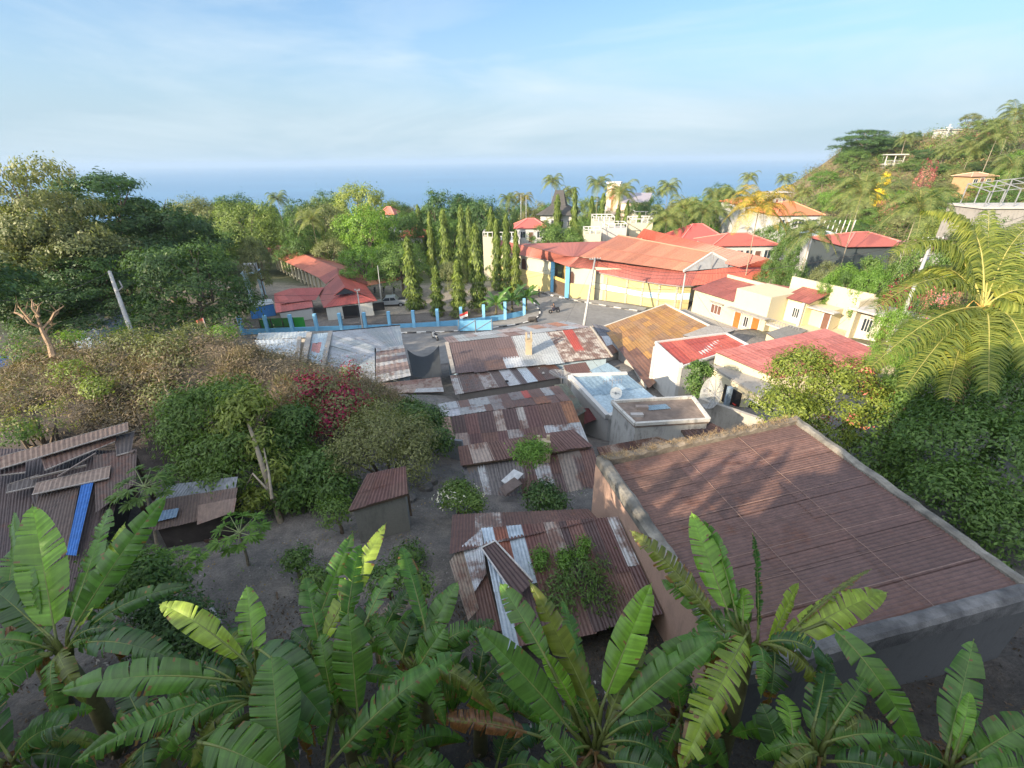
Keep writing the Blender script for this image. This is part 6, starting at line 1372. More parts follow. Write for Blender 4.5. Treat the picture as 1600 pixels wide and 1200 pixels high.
grow('pale_trunk_tree', 'slender tree with bent pale trunk and yellow green top standing in the yard', 'tree', [(375, 640, 15, 26, 20), (395, 622, 15.4, 22, 14), (360, 665, 15, 18, 18), (405, 690, 14.8, 16, 18), (430, 730, 14.4, 14, 14), (395, 775, 14, 16, 12)], 190, 26, .2, G3, .2, seed=7, asp=.3, droop=.9, low=-1,
     trunk=[(tk([Z(447, 842, -10.6), Z(430, 790, -9.9), D(412, 735, 13.9), D(398, 690, 14.5), D(384, 650, 15)]), .11), (tk([D(425, 780, 13.2), D(420, 740, 13.8), D(412, 700, 14.5)]), .05), (tk([D(418, 765, 13.4), D(395, 740, 13.7), D(385, 760, 14)]), .035)], bark=PALEBARK)
grow('leafy_tree', 'dark leafy tree left of the bent pale trunk, overhanging the small open shack', 'tree', [(310, 655, 15.5, 45, 40), (350, 625, 16, 42, 28), (285, 690, 15, 28, 30), (335, 710, 14.8, 40, 34), (375, 700, 15, 34, 40), (360, 745, 14.4, 38, 28), (300, 740, 14.5, 24, 22)], 420, 50, .15, G2, .2, seed=8, asp=.32, droop=.7)
grow('leafy_tree', 'mid green tree between the bent pale trunk and the rounded viny bush', 'tree', [(455, 660, 16.5, 35, 26), (440, 700, 16, 34, 30), (490, 735, 15.2, 40, 32), (455, 765, 14.8, 34, 28), (520, 760, 14.8, 34, 24)], 480, 32, .15, G2, .2, seed=9, asp=.36, droop=.6)
grow('bougainvillea', 'crimson bougainvillea sprawling over the right end of the dry mound', 'bush', [(500, 620, 18.5, 34, 30), (545, 635, 18, 34, 24), (480, 595, 19.5, 14, 16), (540, 612, 18.5, 18, 12), (520, 655, 17.6, 40, 18), (548, 578, 19, 12, 8)], 420, 26, .13, G4, .2, seed=10, flower=(MAG, .45, lambda P: P[:, 2] > -90))
grow('dark_shrub', 'dark green shrub wedged between the viny bush and the lower tin roofs', 'shrub', [(665, 655, 18.5, 26, 22), (690, 690, 17.5, 16, 22), (640, 640, 19.5, 20, 12)], 200, 28, .13, G1, .18, seed=12)
grow('thin_tree', 'thin branched tree with sparse pale leaves growing on top of the mound', 'tree', [(205, 535, 21, 40, 14), (255, 545, 20.5, 40, 20), (170, 550, 20.5, 22, 12), (285, 570, 20, 16, 14), (250, 620, 18.5, 22, 26)], 230, 20, .16, G4, .22, seed=13, asp=.3,
     trunk=[(tk([Z(268, 632, -8.6), D(255, 595, 19.2), D(243, 565, 20)]), .07), (tk([D(255, 595, 19.2), D(285, 575, 19.8)]), .03), (tk([D(243, 570, 20), D(205, 545, 20.5)]), .035), (tk([D(243, 565, 20), D(262, 540, 20.5)]), .03)], bark=PALEBARK)
# leafless coppiced tree
T = thing('bare_tree', 'leafless tree with stubby upward branches on the left end of the mound', 'tree', D(80, 552, 20)); mb = MB(); q = random.Random(4)
tp = [D(84, 560, 19.6), D(78, 540, 20), D(70, 525, 20), D(64, 512, 20)]; mb.tube(tp, [.14, .11, .1, .08], 7)
for (x0, y0), (x1, y1) in (((64, 512), (38, 496)), ((64, 512), (60, 478)), ((66, 515), (92, 488)), ((70, 522), (88, 505)), ((50, 503), (28, 478)), ((62, 495), (50, 470)), ((80, 500), (100, 478)), ((38, 496), (22, 488))):
    a, b = D(x0, y0, 20), D(x1, y1, 20+q.uniform(-.5, .5)); mb.tube([a, a.lerp(b, .5)+V((0, q.uniform(-.2, .2), .05)), b], [.06, .045, .02], 5)
    for s in range(4): c = a.lerp(b, q.uniform(.5, 1)); e = c+V((q.uniform(-.35, .35), q.uniform(-.3, .3), q.uniform(.1, .5))); mb.tube([c, e], [.018, .006], 4, cap=False)
mb.build('trunk', M('tan_bark', (.33, .22, .13), .9, .3, 8), T)  # bark in a paler, warmer brown than the other trees
for (px, py, d, rx, ry, mt, lab, sd) in ((30, 545, 20, 24, 22, G2, 'green sprig shrub at the left end of the mound beside the leafless tree', 1), (105, 530, 21, 22, 10, G6, 'bright lime leaved sprig right of the leafless tree', 2), (110, 585, 18.6, 26, 22, G3, 'bright yellow green bush on the front slope of the mound', 3),
                                      (150, 605, 18, 20, 14, G3, 'straw coloured and green bush just below the bright one on the mound', 4), (180, 525, 22, 28, 12, G2, 'leafy shrub on the mound crest by the foot of the pale pole', 5), (350, 520, 23, 16, 12, G6, 'lit green shrub on the mound crest under the tiny flag', 6), (300, 515, 23.5, 20, 10, G4, 'olive shrub on the mound crest above the thin tree', 7),
                                      (60, 655, 16.5, 45, 22, G4, 'sparse dull shrub above the left shack boards', 8), (25, 675, 16, 30, 16, G2, 'green weeds behind the left end of the longest board', 9)):
    grow('mound_shrub', lab, 'shrub', [(px, py, d, rx, ry), (px+rx*.6, py+4, d, rx*.6, ry*.7)], 42, 20, .12, mt, .16, seed=20+sd)
# small plants in the yard
grow('white_flowered_bush', 'bush with small white flowers beside the dark corrugated roof slope', 'bush', [(715, 775, 14.2, 28, 16), (740, 785, 14, 16, 12)], 150, 26, .09, G2, .13, seed=31, flower=(WHF, .05, lambda P: P[:, 2] > -90))
grow('dark_bush', 'dark bush growing between the two middle tin roofs right of the white flowered one', 'bush', [(845, 775, 14.4, 26, 20), (870, 785, 14.2, 14, 12)], 130, 24, .1, G1, .13, seed=32)
grow('slender_sapling', 'slender sapling with feathery crown rising against the corrugated roof', 'tree', [(828, 708, 14.6, 24, 14), (845, 700, 14.8, 14, 10)], 80, 24, .15, G6, .15, seed=33, asp=.25, trunk=[(tk([Z(824, 800, -11), D(825, 760, 14), D(828, 712, 14.6)]), .035)])
grow('leafy_sapling', 'leafy sapling with drooping leaves in front of the patchwork hut roof', 'tree', [(905, 900, 10.6, 36, 34), (880, 930, 10.2, 34, 28), (935, 935, 10.2, 26, 28), (905, 870, 11, 20, 14), (940, 880, 11, 18, 14)], 190, 20, .11, G2, .14, seed=34, asp=.26, droop=.9)
for px, py, lab in ((845, 865, 'thin upright sprout with light leaf tuft at the left of the patchwork hut roof'), (882, 868, 'thin upright sprout with light leaf tuft, second from the left over the hut roof'), (912, 850, 'tallest thin sprout with light leaf tuft over the hut roof')):
    grow('sprout', lab, 'sapling', [(px, py, 10.8, 9, 10), (px, py+14, 10.6, 8, 9)], 26, 22, .1, G6, .07, seed=int(px), asp=.26, trunk=[(tk([Z(px+4, 960, -10.6), D(px, py, 10.8)]), .015)])
def papaya(label, px, py, d, wpx, foot, seed=1, name='papaya_tree'):
    """thin stem with a whorl of lobed leaves on long stalks"""
    c = D(px, py, d); f0 = V(foot); T = thing(name, label, 'tree', f0); q = random.Random(seed); R_ = wpx*d/F/2
    mb = MB(); mb.tube([f0, f0.lerp(c, .5)+V((.04, 0, 0)), c], [.05, .04, .03], 7); mb.build('trunk', PALEBARK, T)
    P_ = []; Nn = []; Ld = []; LL = []; st = MB()
    for i in range(17):
        a = i*2.4; el = .75-i*.07; dr = V((math.cos(a)*math.cos(el), math.sin(a)*math.cos(el), math.sin(el)*.8)); e = c+dr*R_*q.uniform(.6, .85); st.tube([c, e], [.012, .007], 4, cap=False)
        out = V((dr.x, dr.y, -.15)).normalized(); up = V((out.x*.25, out.y*.25, 1)).normalized(); s = up.cross(out)
        for k in range(9):
            al = -1.9+3.8*k/8; l_ = out*math.cos(al)+s*math.sin(al)
            for m_ in range(3): P_.append(e+l_*R_*.07*m_); Nn.append(up+V((q.uniform(-.3, .3), q.uniform(-.3, .3), 0))); Ld.append(l_+V((0, 0, -.2))+s*q.uniform(-.5, .5)*(m_ > 0)); LL.append(R_*.36*(1-.35*abs(al)/1.9)*(1-.1*m_))
    st.build('leaf_stalks', M('stalk', (.25, .3, .12), .7), T)
    o = wloc(T); v, f = leafquads(np.array(P_)-np.array(o), unit(np.array(Nn)), np.array(Ld), np.array(LL), np.array(LL)*.3); link('leaves', npmesh('leaves', v, f, G6 if seed % 2 else G2), T)
papaya('small papaya tree with open leaf crown in the grey yard right of the small shack', 374, 832, 11.5, 84, Z(392, 905, -10.4), 1)
papaya('papaya tree crown just right of the left shack roof', 225, 760, 12.5, 90, Z(250, 880, -10.4), 2)
papaya('low papaya plant below the small open shack', 282, 880, 10.2, 70, Z(290, 925, -10.2), 3)
papaya('papaya plant left of the low one below the small open shack', 225, 885, 9.6, 80, Z(240, 950, -10.1), 5)
grow('dark_shrub', 'dark shrub with a few white flowers behind the centre left banana leaves', 'shrub', [(275, 985, 8.3, 52, 42), (310, 1010, 8, 36, 30), (235, 960, 8.6, 30, 24)], 260, 26, .09, G1, .14, seed=36, flower=(WHF, .015, lambda P: P[:, 2] > -90))
grow('dark_shrub', 'dark tangled shrub behind the leaf crowns below the left shack', 'shrub', [(215, 905, 9.2, 40, 24), (180, 870, 10, 30, 20), (260, 915, 9.4, 30, 18)], 200, 24, .1, G2, .14, seed=37)
for i, (px, py, d, w_, lab) in enumerate(((462, 872, 11.6, 18, 'small weed clump in the grey yard under the tall pale trunked tree'), (640, 868, 12, 22, 'green weed clump at the foot of the tiny outhouse'), (520, 800, 13.2, 26, 'low weeds in the shade left of the tiny outhouse'), (600, 905, 10.6, 26, 'low weeds in the yard below the outhouse'),
                                          (655, 915, 10.3, 18, 'weed clump beside the patchwork hut'), (495, 905, 10.4, 20, 'weed clump behind the tall banana leaves'))):
    grow('weed_clump', lab, 'weeds', [(px, py, d, w_, w_*.5)], 60, 18, .09, G2 if i < 6 else G5, .12, seed=50+i)
grow('climbing_vine', 'green vine climbing the white wall beside the big satellite dish', 'vine', [(1092, 575, 28, 14, 10), (1085, 600, 27.5, 12, 16), (1090, 625, 27, 9, 14), (1103, 580, 28, 9, 9)], 150, 24, .16, G2, .16, seed=60)
for px, pt, d, wp_, kd, lab in ((1470, 352, 40, 90, 'bushy', 'green tree between the broad palm and the unfinished building'), (1540, 350, 42, 100, 'olive', 'olive tree just below the unfinished building'), (1380, 400, 40, 70, 'bright', 'bright leafy shrub in front of the plain red roof'), (1345, 412, 42, 60, 'round_mid', 'leafy shrub above the end of the long cream wall'),
                                 (1420, 455, 27, 70, 'bright', 'banana green shrub below the maroon roof'), (1480, 440, 25, 90, 'bushy', 'dark shrub directly behind the coconut palm hub'), (1600, 400, 26, 110, 'bushy', 'green tree behind the right fronds of the coconut palm'), (1590, 480, 21, 90, 'bright', 'bright shrub under the right coconut fronds'),
                                 (1300, 392, 47, 55, 'olive', 'olive tree above the middle of the long cream wall'), (1420, 395, 44, 60, 'olive', 'dry olive shrub under the broad palm'), (1255, 392, 52, 50, 'bushy', 'dark shrub behind the end of the coral roofs'), (1440, 520, 21, 60, 'bright', 'lit shrub under the left coconut fronds')):
    plant(kd, 'shrub_tree', lab, 'tree', px, pt, d, wp_, hmin=3)
# ---------------------------------------------------------------- dry grass of the mound
BRUSH = M_leaf('brush_tan', (.17, .13, .09), (.36, .28, .19), .2, rough=.9)
BRUSH2 = M_leaf('brush_grey', (.10, .085, .065), (.22, .19, .14), .15, rough=.9)
pts = []; r_ = random.Random(3)
while len(pts) < 1500:
    x, y = r_.uniform(-27, -5), r_.uniform(15.5, 24.5)
    if ((x+16)/11)**2+((y-19.8)/4.6)**2 > r_.uniform(.75, 1.05): continue
    if y < 17.3 and r_.random() < .85: continue
    if fbm(x, y, 1.7) < -.02: continue
    pts.append((x, y, gz(x, y)+.0))
def blades(name, pts, per, spread, h, mat, label, seed=1, mats=None, shares=None, w_=.02, lean=.5):
    r = np.random.default_rng(seed); P = np.array(pts); n = len(P); Q = P[:, None]+r.normal(size=(n, per, 3))*np.array([spread, spread, .03]); Q = Q.reshape(-1, 3)
    Ld = unit(r.normal(size=Q.shape)*lean+np.array([0, 0, 1.])); Nn = unit(np.cross(Ld, r.normal(size=Q.shape))); L_ = h*r.uniform(.4, 1.4, len(Q))*np.repeat(r.uniform(.6, 1.5, n), per)
    v, f = leafquads(Q, Nn, Ld, L_, L_*0+w_); mi = np.repeat(r.choice(len(mats), n, p=shares), per) if mats else None
    return tag(link(name, npmesh(name, v, f, mats or mat, mi=mi)), label, 'grass', kind='stuff')
blades('dry_grass', pts, 60, .26, .28, DRYG, 'dry straw coloured grass and brush over the mound', mats=[DRYG, BRUSH2, G4], shares=[.62, .32, .06], w_=.028, lean=1.0)
pts2 = [(r_.uniform(-24, -6), r_.uniform(15, 24)) for _ in range(620)]; pts2 = [(x, y, gz(x, y)+.1) for x, y in pts2 if ((x+15.5)/10)**2+((y-19.4)/4.6)**2 < 1]
scatter('mound_brush', pts2, G5, 170, .62, .13, asp=.16, seed=8, blobsz=[r_.choice([.35, .5, .8, 1.15]) for _ in pts2], mats=[BRUSH, BRUSH2, G4], shares=[.5, .42, .08], label='tangled dry brush over the mound')
gc = []
while len(gc) < 900:
    x, y = r_.uniform(15, 75), r_.uniform(9, 62)
    if (x < 27 and y > 22) or (x < 36 and y > 33) or x > 1.3*y+16: continue
    gc.append((x, y, gz(x, y)+.05))
scatter('ground_cover', gc, G2, 60, 1.0, .16, seed=15, mats=[G2, G4, G6, BRUSH], shares=[.35, .3, .2, .15], label='low green weeds and scrub on the slope right of the houses', blobsz=[r_.choice([.6, .9, 1.4]) for _ in gc])
# grass tufts on the far parapet and litter on slopes
a_, b_ = ou[0].lerp(i2[0], .5), ou[1].lerp(i2[1], .5)
pp = [tuple(V((a_.x, a_.y, zr+.12)).lerp(V((b_.x, b_.y, zr+.28)), r_.random())+V((0, r_.uniform(-.12, .12), 0))) for _ in range(170)]
blades('parapet_grass', pp, 22, .05, .07, DRYG, 'short dry grass matted on the far parapet', w_=.008, lean=1.2)
lit = []
while len(lit) < 420:
    x, y = r_.uniform(-12, 16), r_.uniform(3.2, 7.5); lit.append((x, y, gz(x, y)+.05))
scatter('leaf_litter', lit, G5, 26, .5, .08, asp=.4, seed=9, hs=.25, up=1.2, mats=[M_leaf('dead_leaf', (.035, .027, .02), (.13, .09, .06), .1, rough=.9), M('pale_litter', (.30, .28, .25), .9)], shares=[.95, .05], label='dead banana leaves and litter on the dark slope')
yard = [(r_.uniform(-11, 3), r_.uniform(7.5, 17)) for _ in range(260)]; yard = [(x, y, gz(x, y)+.06) for x, y in yard]
scatter('ground_litter', yard, G5, 14, .45, .045, asp=.8, seed=10, hs=.15, up=1.5, mats=[G5, M('pale_pebble', (.30, .28, .26), .9), G2], shares=[.4, .4, .2], label='pebbles and scattered leaves on the grey yard')
# ---------------------------------------------------------------- the big coconut palm on the right
hub = D(1536, 482, 17); CPALM = thing('coconut_palm', 'large sunlit coconut palm with orange fruit bunches at the right edge', 'palm', (hub.x, hub.y, gz(hub.x, hub.y)))
mb = MB(); gb_ = gz(hub.x, hub.y); tp = [V((hub.x-.5, hub.y-.3, gb_-.3)), V((hub.x-.4, hub.y-.2, gb_+2)), V((hub.x-.1, hub.y, hub.z-1)), hub]; mb.tube(tp, [.28, .2, .17, .2], 10); mb.build('trunk', PALEBARK, CPALM, smooth=True)
def frond_pts(parent, P, leafl, nl, mat, seed=1, hang=.55, w_=.045, label=None, name='frond'):
    """P: control points of the rib (4), real leaflets on both sides"""
    r = np.random.default_rng(seed); P = [np.array(p) for p in P]; t = np.linspace(0, 1, nl)[:, None]
    c = (1-t)**3*P[0]+3*(1-t)**2*t*P[1]+3*(1-t)*t*t*P[2]+t**3*P[3]; tan = unit(np.gradient(c, axis=0)); s = unit(np.cross(tan, np.array([0, 0, 1.]))); up = np.cross(s, tan)
    vs = []; fs = []; b = 0; k = t[:, 0] > .14; tt = t[k, 0]; n = k.sum()
    for sd in (-1, 1):
        ll = leafl*(np.sin(np.pi*(.15+.8*tt))**.6)*r.uniform(.8, 1.12, n); C0 = c[k]; T = tan[k]
        D1 = unit(s[k]*sd+T*.5+up[k]*r.uniform(-.05, .45, (n, 1))); g = np.array([0, 0, -1.]); D2 = unit(D1*.8+g*hang*1.6*r.uniform(.7, 1.3, (n, 1))); D3 = unit(D2*.5+g*hang*1.8)
        m1 = C0+D1*ll[:, None]*.35; m2 = m1+D2*ll[:, None]*.35; e = m2+D3*ll[:, None]*.3; W = T*w_*.5
        v = np.stack([C0-W*.5, C0+W*.5, m1-W, m1+W, m2-W*.8, m2+W*.8, e-W*.1, e+W*.1], 1).reshape(-1, 3); ix = np.arange(n)[:, None]*8+b
        for q in ((0, 1, 3, 2), (2, 3, 5, 4), (4, 5, 7, 6)): fs.append(np.concatenate([ix+j for j in q], 1))
        vs.append(v); b += n*8
    o = wloc(parent); fr = link(name, npmesh(name, np.concatenate(vs)-np.array(o), np.concatenate(fs), mat), parent)
    cs = [V(tuple(p-np.array(o))) for p in c[::max(1, nl//9)]]+[V(tuple(c[-1]-np.array(o)))]; mb = MB(); mb.tube(cs, [.034*(1-i/(len(cs)-1))**1.3+.004 for i in range(len(cs))], 6, c=(.34, .30, .08, 1)); rb = mb.build('rib', TINT, fr, local=True); return fr
GCP = M_leaf('leaf_coconut', (.09, .13, .022), (.28, .30, .06), .36)
tips = [((1365, 482, 15.5), (1460, 415, 16.5)), ((1362, 572, 14.5), (1440, 500, 15.5)), ((1412, 610, 14), (1470, 525, 15.3)), ((1395, 395, 16.5), (1475, 350, 17)), ((1448, 330, 17.5), (1530, 330, 17)), ((1545, 330, 19), (1543, 400, 18)), ((1640, 330, 19), (1575, 370, 18)), ((1690, 420, 17), (1610, 390, 17.5)), ((1680, 500, 16), (1610, 440, 16.5)),
        ((1620, 590, 14.5), (1590, 500, 15.5)), ((1545, 610, 14), (1545, 520, 15)), ((1480, 620, 14.5), (1500, 520, 15.5)), ((1600, 350, 20), (1560, 360, 19)), ((1420, 440, 19), (1470, 400, 18.5)), ((1660, 560, 15.5), (1600, 470, 16)), ((1500, 345, 20), (1520, 380, 19))]
for i, ((tx, ty, td), (mx_, my_, md)) in enumerate(tips):
    a = hub+V((0, 0, .05)); m_ = D(mx_, my_, md); e = D(tx, ty, td); frond_pts(CPALM, [a, a.lerp(m_, .6)+V((0, 0, .35)), m_, e], 1.05, 120, GCP, seed=i, hang=.34, w_=.062)
mb = MB(); q = random.Random(2)
for i in range(34):
    a = q.uniform(0, 6.28); rr_ = q.uniform(.22, .5); c = hub+V((math.cos(a)*rr_, math.sin(a)*rr_-.1, q.uniform(-.75, -.1))); s = .11
    bm_ = []; n0 = len(mb.v)
    for la in range(1, 5):
        for lo in range(7): th = math.pi*la/5; ph = 2*math.pi*lo/7; mb.v.append(tuple(c+V((math.sin(th)*math.cos(ph)*s, math.sin(th)*math.sin(ph)*s, math.cos(th)*s*1.2))))
    for la in range(3):
        for lo in range(7): mb.f.append((n0+la*7+lo, n0+(la+1)*7+lo, n0+(la+1)*7+(lo+1) % 7, n0+la*7+(lo+1) % 7)); mb.c.append((.55, .27, .04, 1)); mb.m.append(0)
mb.build('coconuts', TINT, CPALM, smooth=True)
mb = MB()
for i in range(14): a = q.uniform(0, 6.28); mb.tube([hub, hub+V((math.cos(a)*.35, math.sin(a)*.35, .25)), hub+V((math.cos(a)*.7, math.sin(a)*.7-.1, q.uniform(-.5, .1)))], [.04, .025, .01], 5, c=(.62, .36, .10, 1))
mb.build('flower_stalks', TINT, CPALM)
for i, (tx, ty) in enumerate(((1490, 640), (1500, 590))): frond_pts(CPALM, [hub, hub+V((-.4, -.3, 0)), D(1515, 560, 15.8), D(tx, ty, 15.2)], .7, 40, M_leaf('dead_frond', (.25, .15, .07), (.45, .28, .14), .2), seed=40+i, hang=.9, name='dead_frond')
# ---------------------------------------------------------------- banana plants of the foreground
BAN = M_tint('banana_leaf', .34, .40, n=.18, scale=7); BSTEM = M('banana_stem', (.16, .15, .06), .7, .5, 5, dark=(.08, .05, .03))
CG = {'g': (0.090, 0.198, 0.028), 'l': (0.179, 0.346, 0.038), 'd': (0.049, 0.118, 0.028), 'y': (0.282, 0.384, 0.051), 'o': (0.154, 0.186, 0.038), 'b': (0.256, 0.128, 0.045), 'G': (0.105, 0.218, 0.045)}
def banana_leaf(parent, b, m, t, W, col='g', torn=.5, roll=0.0, fold=.25, droop=.5, seed=1, dead=0.0, face=.5, bend=0):
    """midrib from b over m to t (world points), width W m"""
    r = random.Random(seed); b, m, t = V(b), V(m), V(t); n = 60
    C_ = [(b*(1-s)**2+m*2*s*(1-s)+t*s*s) for s in [i/n for i in range(n+1)]]
    up0 = V((0, -.45, 1)).normalized(); mb = MB(); base = V(CG[col]); frames = []; W *= .88
    for i in range(n+1):
        T = (C_[min(i+1, n)]-C_[max(0, i-1)]).normalized(); tocam = (-C_[i]).normalized(); ref = (up0*(1-face)+tocam*face).normalized()
        S_ = T.cross(ref); S_ = S_.normalized() if S_.length > .05 else V((1, 0, 0)); Nn = S_.cross(T).normalized(); a = roll
        S2 = S_*math.cos(a)+Nn*math.sin(a); frames.append((C_[i], T, S2, S2.cross(T).normalized()))
    for sd in (-1, 1):
        cuts = [6]; 
        while cuts[-1] < n: cuts.append(min(n, cuts[-1]+(r.choice([1, 2, 2, 3, 4]) if r.random() < torn else r.choice([6, 9, 14]))))
        for c0, c1 in zip(cuts, cuts[1:]):
            dr = droop*r.uniform(.3, 1.6)+(r.uniform(0, .8) if torn > .6 and r.random() < .35 else 0); short = 1 if r.random() > torn*.35 else r.uniform(.6, .95); tw = r.uniform(-.25, .25)*torn; gap = .10*torn+.015
            fc = r.uniform(.8, 1.2); edge = r.random() < dead
            k0 = len(mb.v); m_ = 5; nn = c1-c0
            for i in range(c0, c1+1):
                p, T, S2, Nn = frames[i]; s = (i-6)/(n-6); w_ = W/2*(math.sin(math.pi*min(1, .06+s*.97))**.55)*(1-.25*s)*short
                loc = (i-c0)/nn-.5
                for j in range(m_):
                    u = j/(m_-1); ang = fold-dr*u*u*1.0; q = p+S2*sd*w_*u*math.cos(fold*.6)+Nn*(w_*(math.sin(fold)*u-dr*.75*u*u)+w_*tw*loc*u)+T*(w_*.38*u-loc*gap*u*w_*2*(nn*.25))
                    q += Nn*(.009 if i % 2 else -.004)*min(1, u*2); mb.v.append(tuple(q))
            for i in range(nn):
                pl = r.uniform(.78, 1.18)
                for j in range(m_-1):
                    q = k0+i*m_+j; mb.f.append((q, q+1, q+m_+1, q+m_) if sd > 0 else (q, q+m_, q+m_+1, q+1)); cc = base*fc*pl*(1.08 if j == 0 else 1)*r.uniform(.97, 1.03)
                    if (edge and j >= m_-2) or (dead > .8): cc = V((.21, .115, .045))*r.uniform(.6, 1.3) if dead <= .8 else V((.20, .09, .035)).lerp(V((.16, .15, .03)), 1 if j == 0 and r.random() < .7 else 0)*r.uniform(.7, 1.2)
                    if (j == m_-2 and r.random() < .07*torn+.02) or r.random() < .012*torn: cc = V((.22, .13, .05))
                    mb.c.append((*cc, 1)); mb.m.append(0)
    L_ = mb.build('leaf', BAN, parent, smooth=True)
    mb = MB(); mb.tube([f_[0]-f_[3]*.004 for f_ in frames[::3]], [max(.005, .020*(1-i/16)) for i in range(len(frames[::3]))], 6, c=(*(V((.26, .30, .09)) if dead < .8 else V((.25, .15, .06))), 1)); mb.build('midrib', BAN, L_, smooth=True)
    return L_
def banana(label, crown, stemfoot, leaves, seed=1, group='banana plants in the foreground', extra=0, er=1.2):
    extra = int(extra*1.6)+3; er *= 1.12
    c = D(*crown); f0 = V((stemfoot[0], stemfoot[1], gz(*stemfoot)-.2)) if stemfoot else V((c.x, c.y-.2, gz(c.x, c.y)-.2)); T = thing('banana_plant', label, 'banana plant', f0, group)
    mb = MB(); mb.tube([f0, f0.lerp(c, .5)+V((.03, .02, 0)), c+V((0, 0, -.15))], [.15, .12, .065], 10); mb.build('pseudostem', BSTEM, T, smooth=True)
    for i, l_ in enumerate(leaves):
        bx_, tx, w_, col, torn, kw = (list(l_)+[{}])[:6]; b = D(*bx_); t = D(*tx); arch = kw.pop('arch', .12); d = (t-b).length
        m = b.lerp(t, .5)+V((0, 0, 1))*arch*d*2+V(kw.pop('side', (0, 0, 0)))
        s0 = c.lerp(b, .5)
        banana_leaf(T, b, m, t, w_*1.1, col, torn, seed=seed*50+i, **kw)
        mb = MB(); mb.tube([c+V((0, 0, -.35)), c.lerp(b, .6)+V((0, 0, -.1)), b, b.lerp(m, .15)], [.05, .034, .022, .016], 7, c=(.17, .2, .06, 1)); mb.build('leaf_stalk', BAN, T, smooth=True)
    q = random.Random(seed)
    for i in range(3):        # dead leaves hanging down the stem
        a = q.uniform(0, 6.28); ln = q.uniform(.9, 1.4); b = c+V((math.cos(a)*.06, math.sin(a)*.06, -.1)); o_ = V((math.cos(a), math.sin(a), 0)); banana_leaf(T, b, b+o_*.55+V((0, 0, .1)), b+o_*.4+V((0, 0, -ln)), .26, 'b', .9, seed=seed*31+i, droop=1.2, dead=1.0, face=0).name = 'dead_leaf'
    for i in range(extra):
        a = q.uniform(0, 6.28); ln = er*q.uniform(.75, 1.15); b = c+V((math.cos(a)*.1, math.sin(a)*.1, 0)); t = c+V((math.cos(a)*ln*.95, math.sin(a)*ln*.8, ln*q.uniform(-.75, .1))); m = b.lerp(t, .45)+V((0, 0, ln*.55))
        banana_leaf(T, b, m, t, q.uniform(.32, .46), q.choice('gdgGo'), q.uniform(.3, .95), seed=seed*77+i, droop=q.uniform(.5, 1.1), fold=.15, face=.1, dead=.15)
    return T
d1 = 7.2
banana('banana plant at the far left with one broad upright light leaf', (95, 1015, d1), None, [
 ((88, 1000, d1), (50, 788, d1+.6), .86, 'l', .12, dict(roll=.25, arch=.0, droop=.2)), ((105, 1000, d1), (262, 772, d1+1), .52, 'G', .5, dict(roll=-.3, arch=.04)), ((105, 985, d1), (172, 790, d1+1), .62, 'g', .6, dict(roll=.6, arch=.0)), ((115, 1000, d1), (196, 815, d1+.9), .4, 'y', .5, dict(roll=.4, arch=.02)),
 ((110, 1012, d1), (298, 1042, d1-.2), .52, 'd', .55, dict(arch=.17)), ((112, 1005, d1), (300, 915, d1+.4), .36, 'd', .6, dict(arch=.14)), ((80, 1010, d1), (-60, 1075, d1-.6), .55, 'G', .5, dict(arch=.2)), ((85, 1020, d1), (-70, 1170, d1-1.2), .55, 'g', .5, dict(arch=.22)), ((80, 1000, d1), (-30, 905, d1+.3), .6, 'd', .7, dict(arch=.08)), ((85, 1000, d1), (5, 930, d1+.2), .6, 'g', .4, dict(arch=.05)), ((70, 1000, d1), (22, 800, d1+1), .5, 'g', .3, dict(roll=.7))], 1, extra=4)
d2 = 5.6
banana('banana plant left of centre with long leaves arching to the left', (398, 1085, d2), None, [
 ((392, 1040, d2), (248, 944, d2+.2), .36, 'y', .35, dict(arch=.13)), ((400, 1060, d2), (385, 914, d2+.7), .44, 'l', .3, dict(roll=.2, arch=0)), ((378, 1066, d2), (90, 1082, d2-.3), .46, 'G', .45, dict(arch=.11, droop=.5)), ((380, 1085, d2), (112, 1195, d2-1.0), .44, 'G', .95, dict(arch=.13, dead=.2)),
 ((440, 1195, d2-1.0), (424, 1024, d2-.5), .58, 'G', .08, dict(roll=-.1, arch=.02, fold=.1, droop=.25)), ((400, 1012, d2), (515, 1135, d2-.5), .62, 'd', .1, dict(arch=.18, droop=.3)), ((310, 1160, d2-1), (445, 1215, d2-1.2), .6, 'g', .1, dict(arch=.12, droop=.3)), ((390, 1095, d2), (345, 1012, d2+.3), .4, 'o', .8, dict(arch=.1)),
 ((395, 1090, d2), (300, 1110, d2-.4), .4, 'd', .8, dict(arch=.2)), ((395, 1050, d2), (360, 985, d2+.6), .35, 'd', .5)], 2, extra=4, er=1.0)
d3 = 6.4
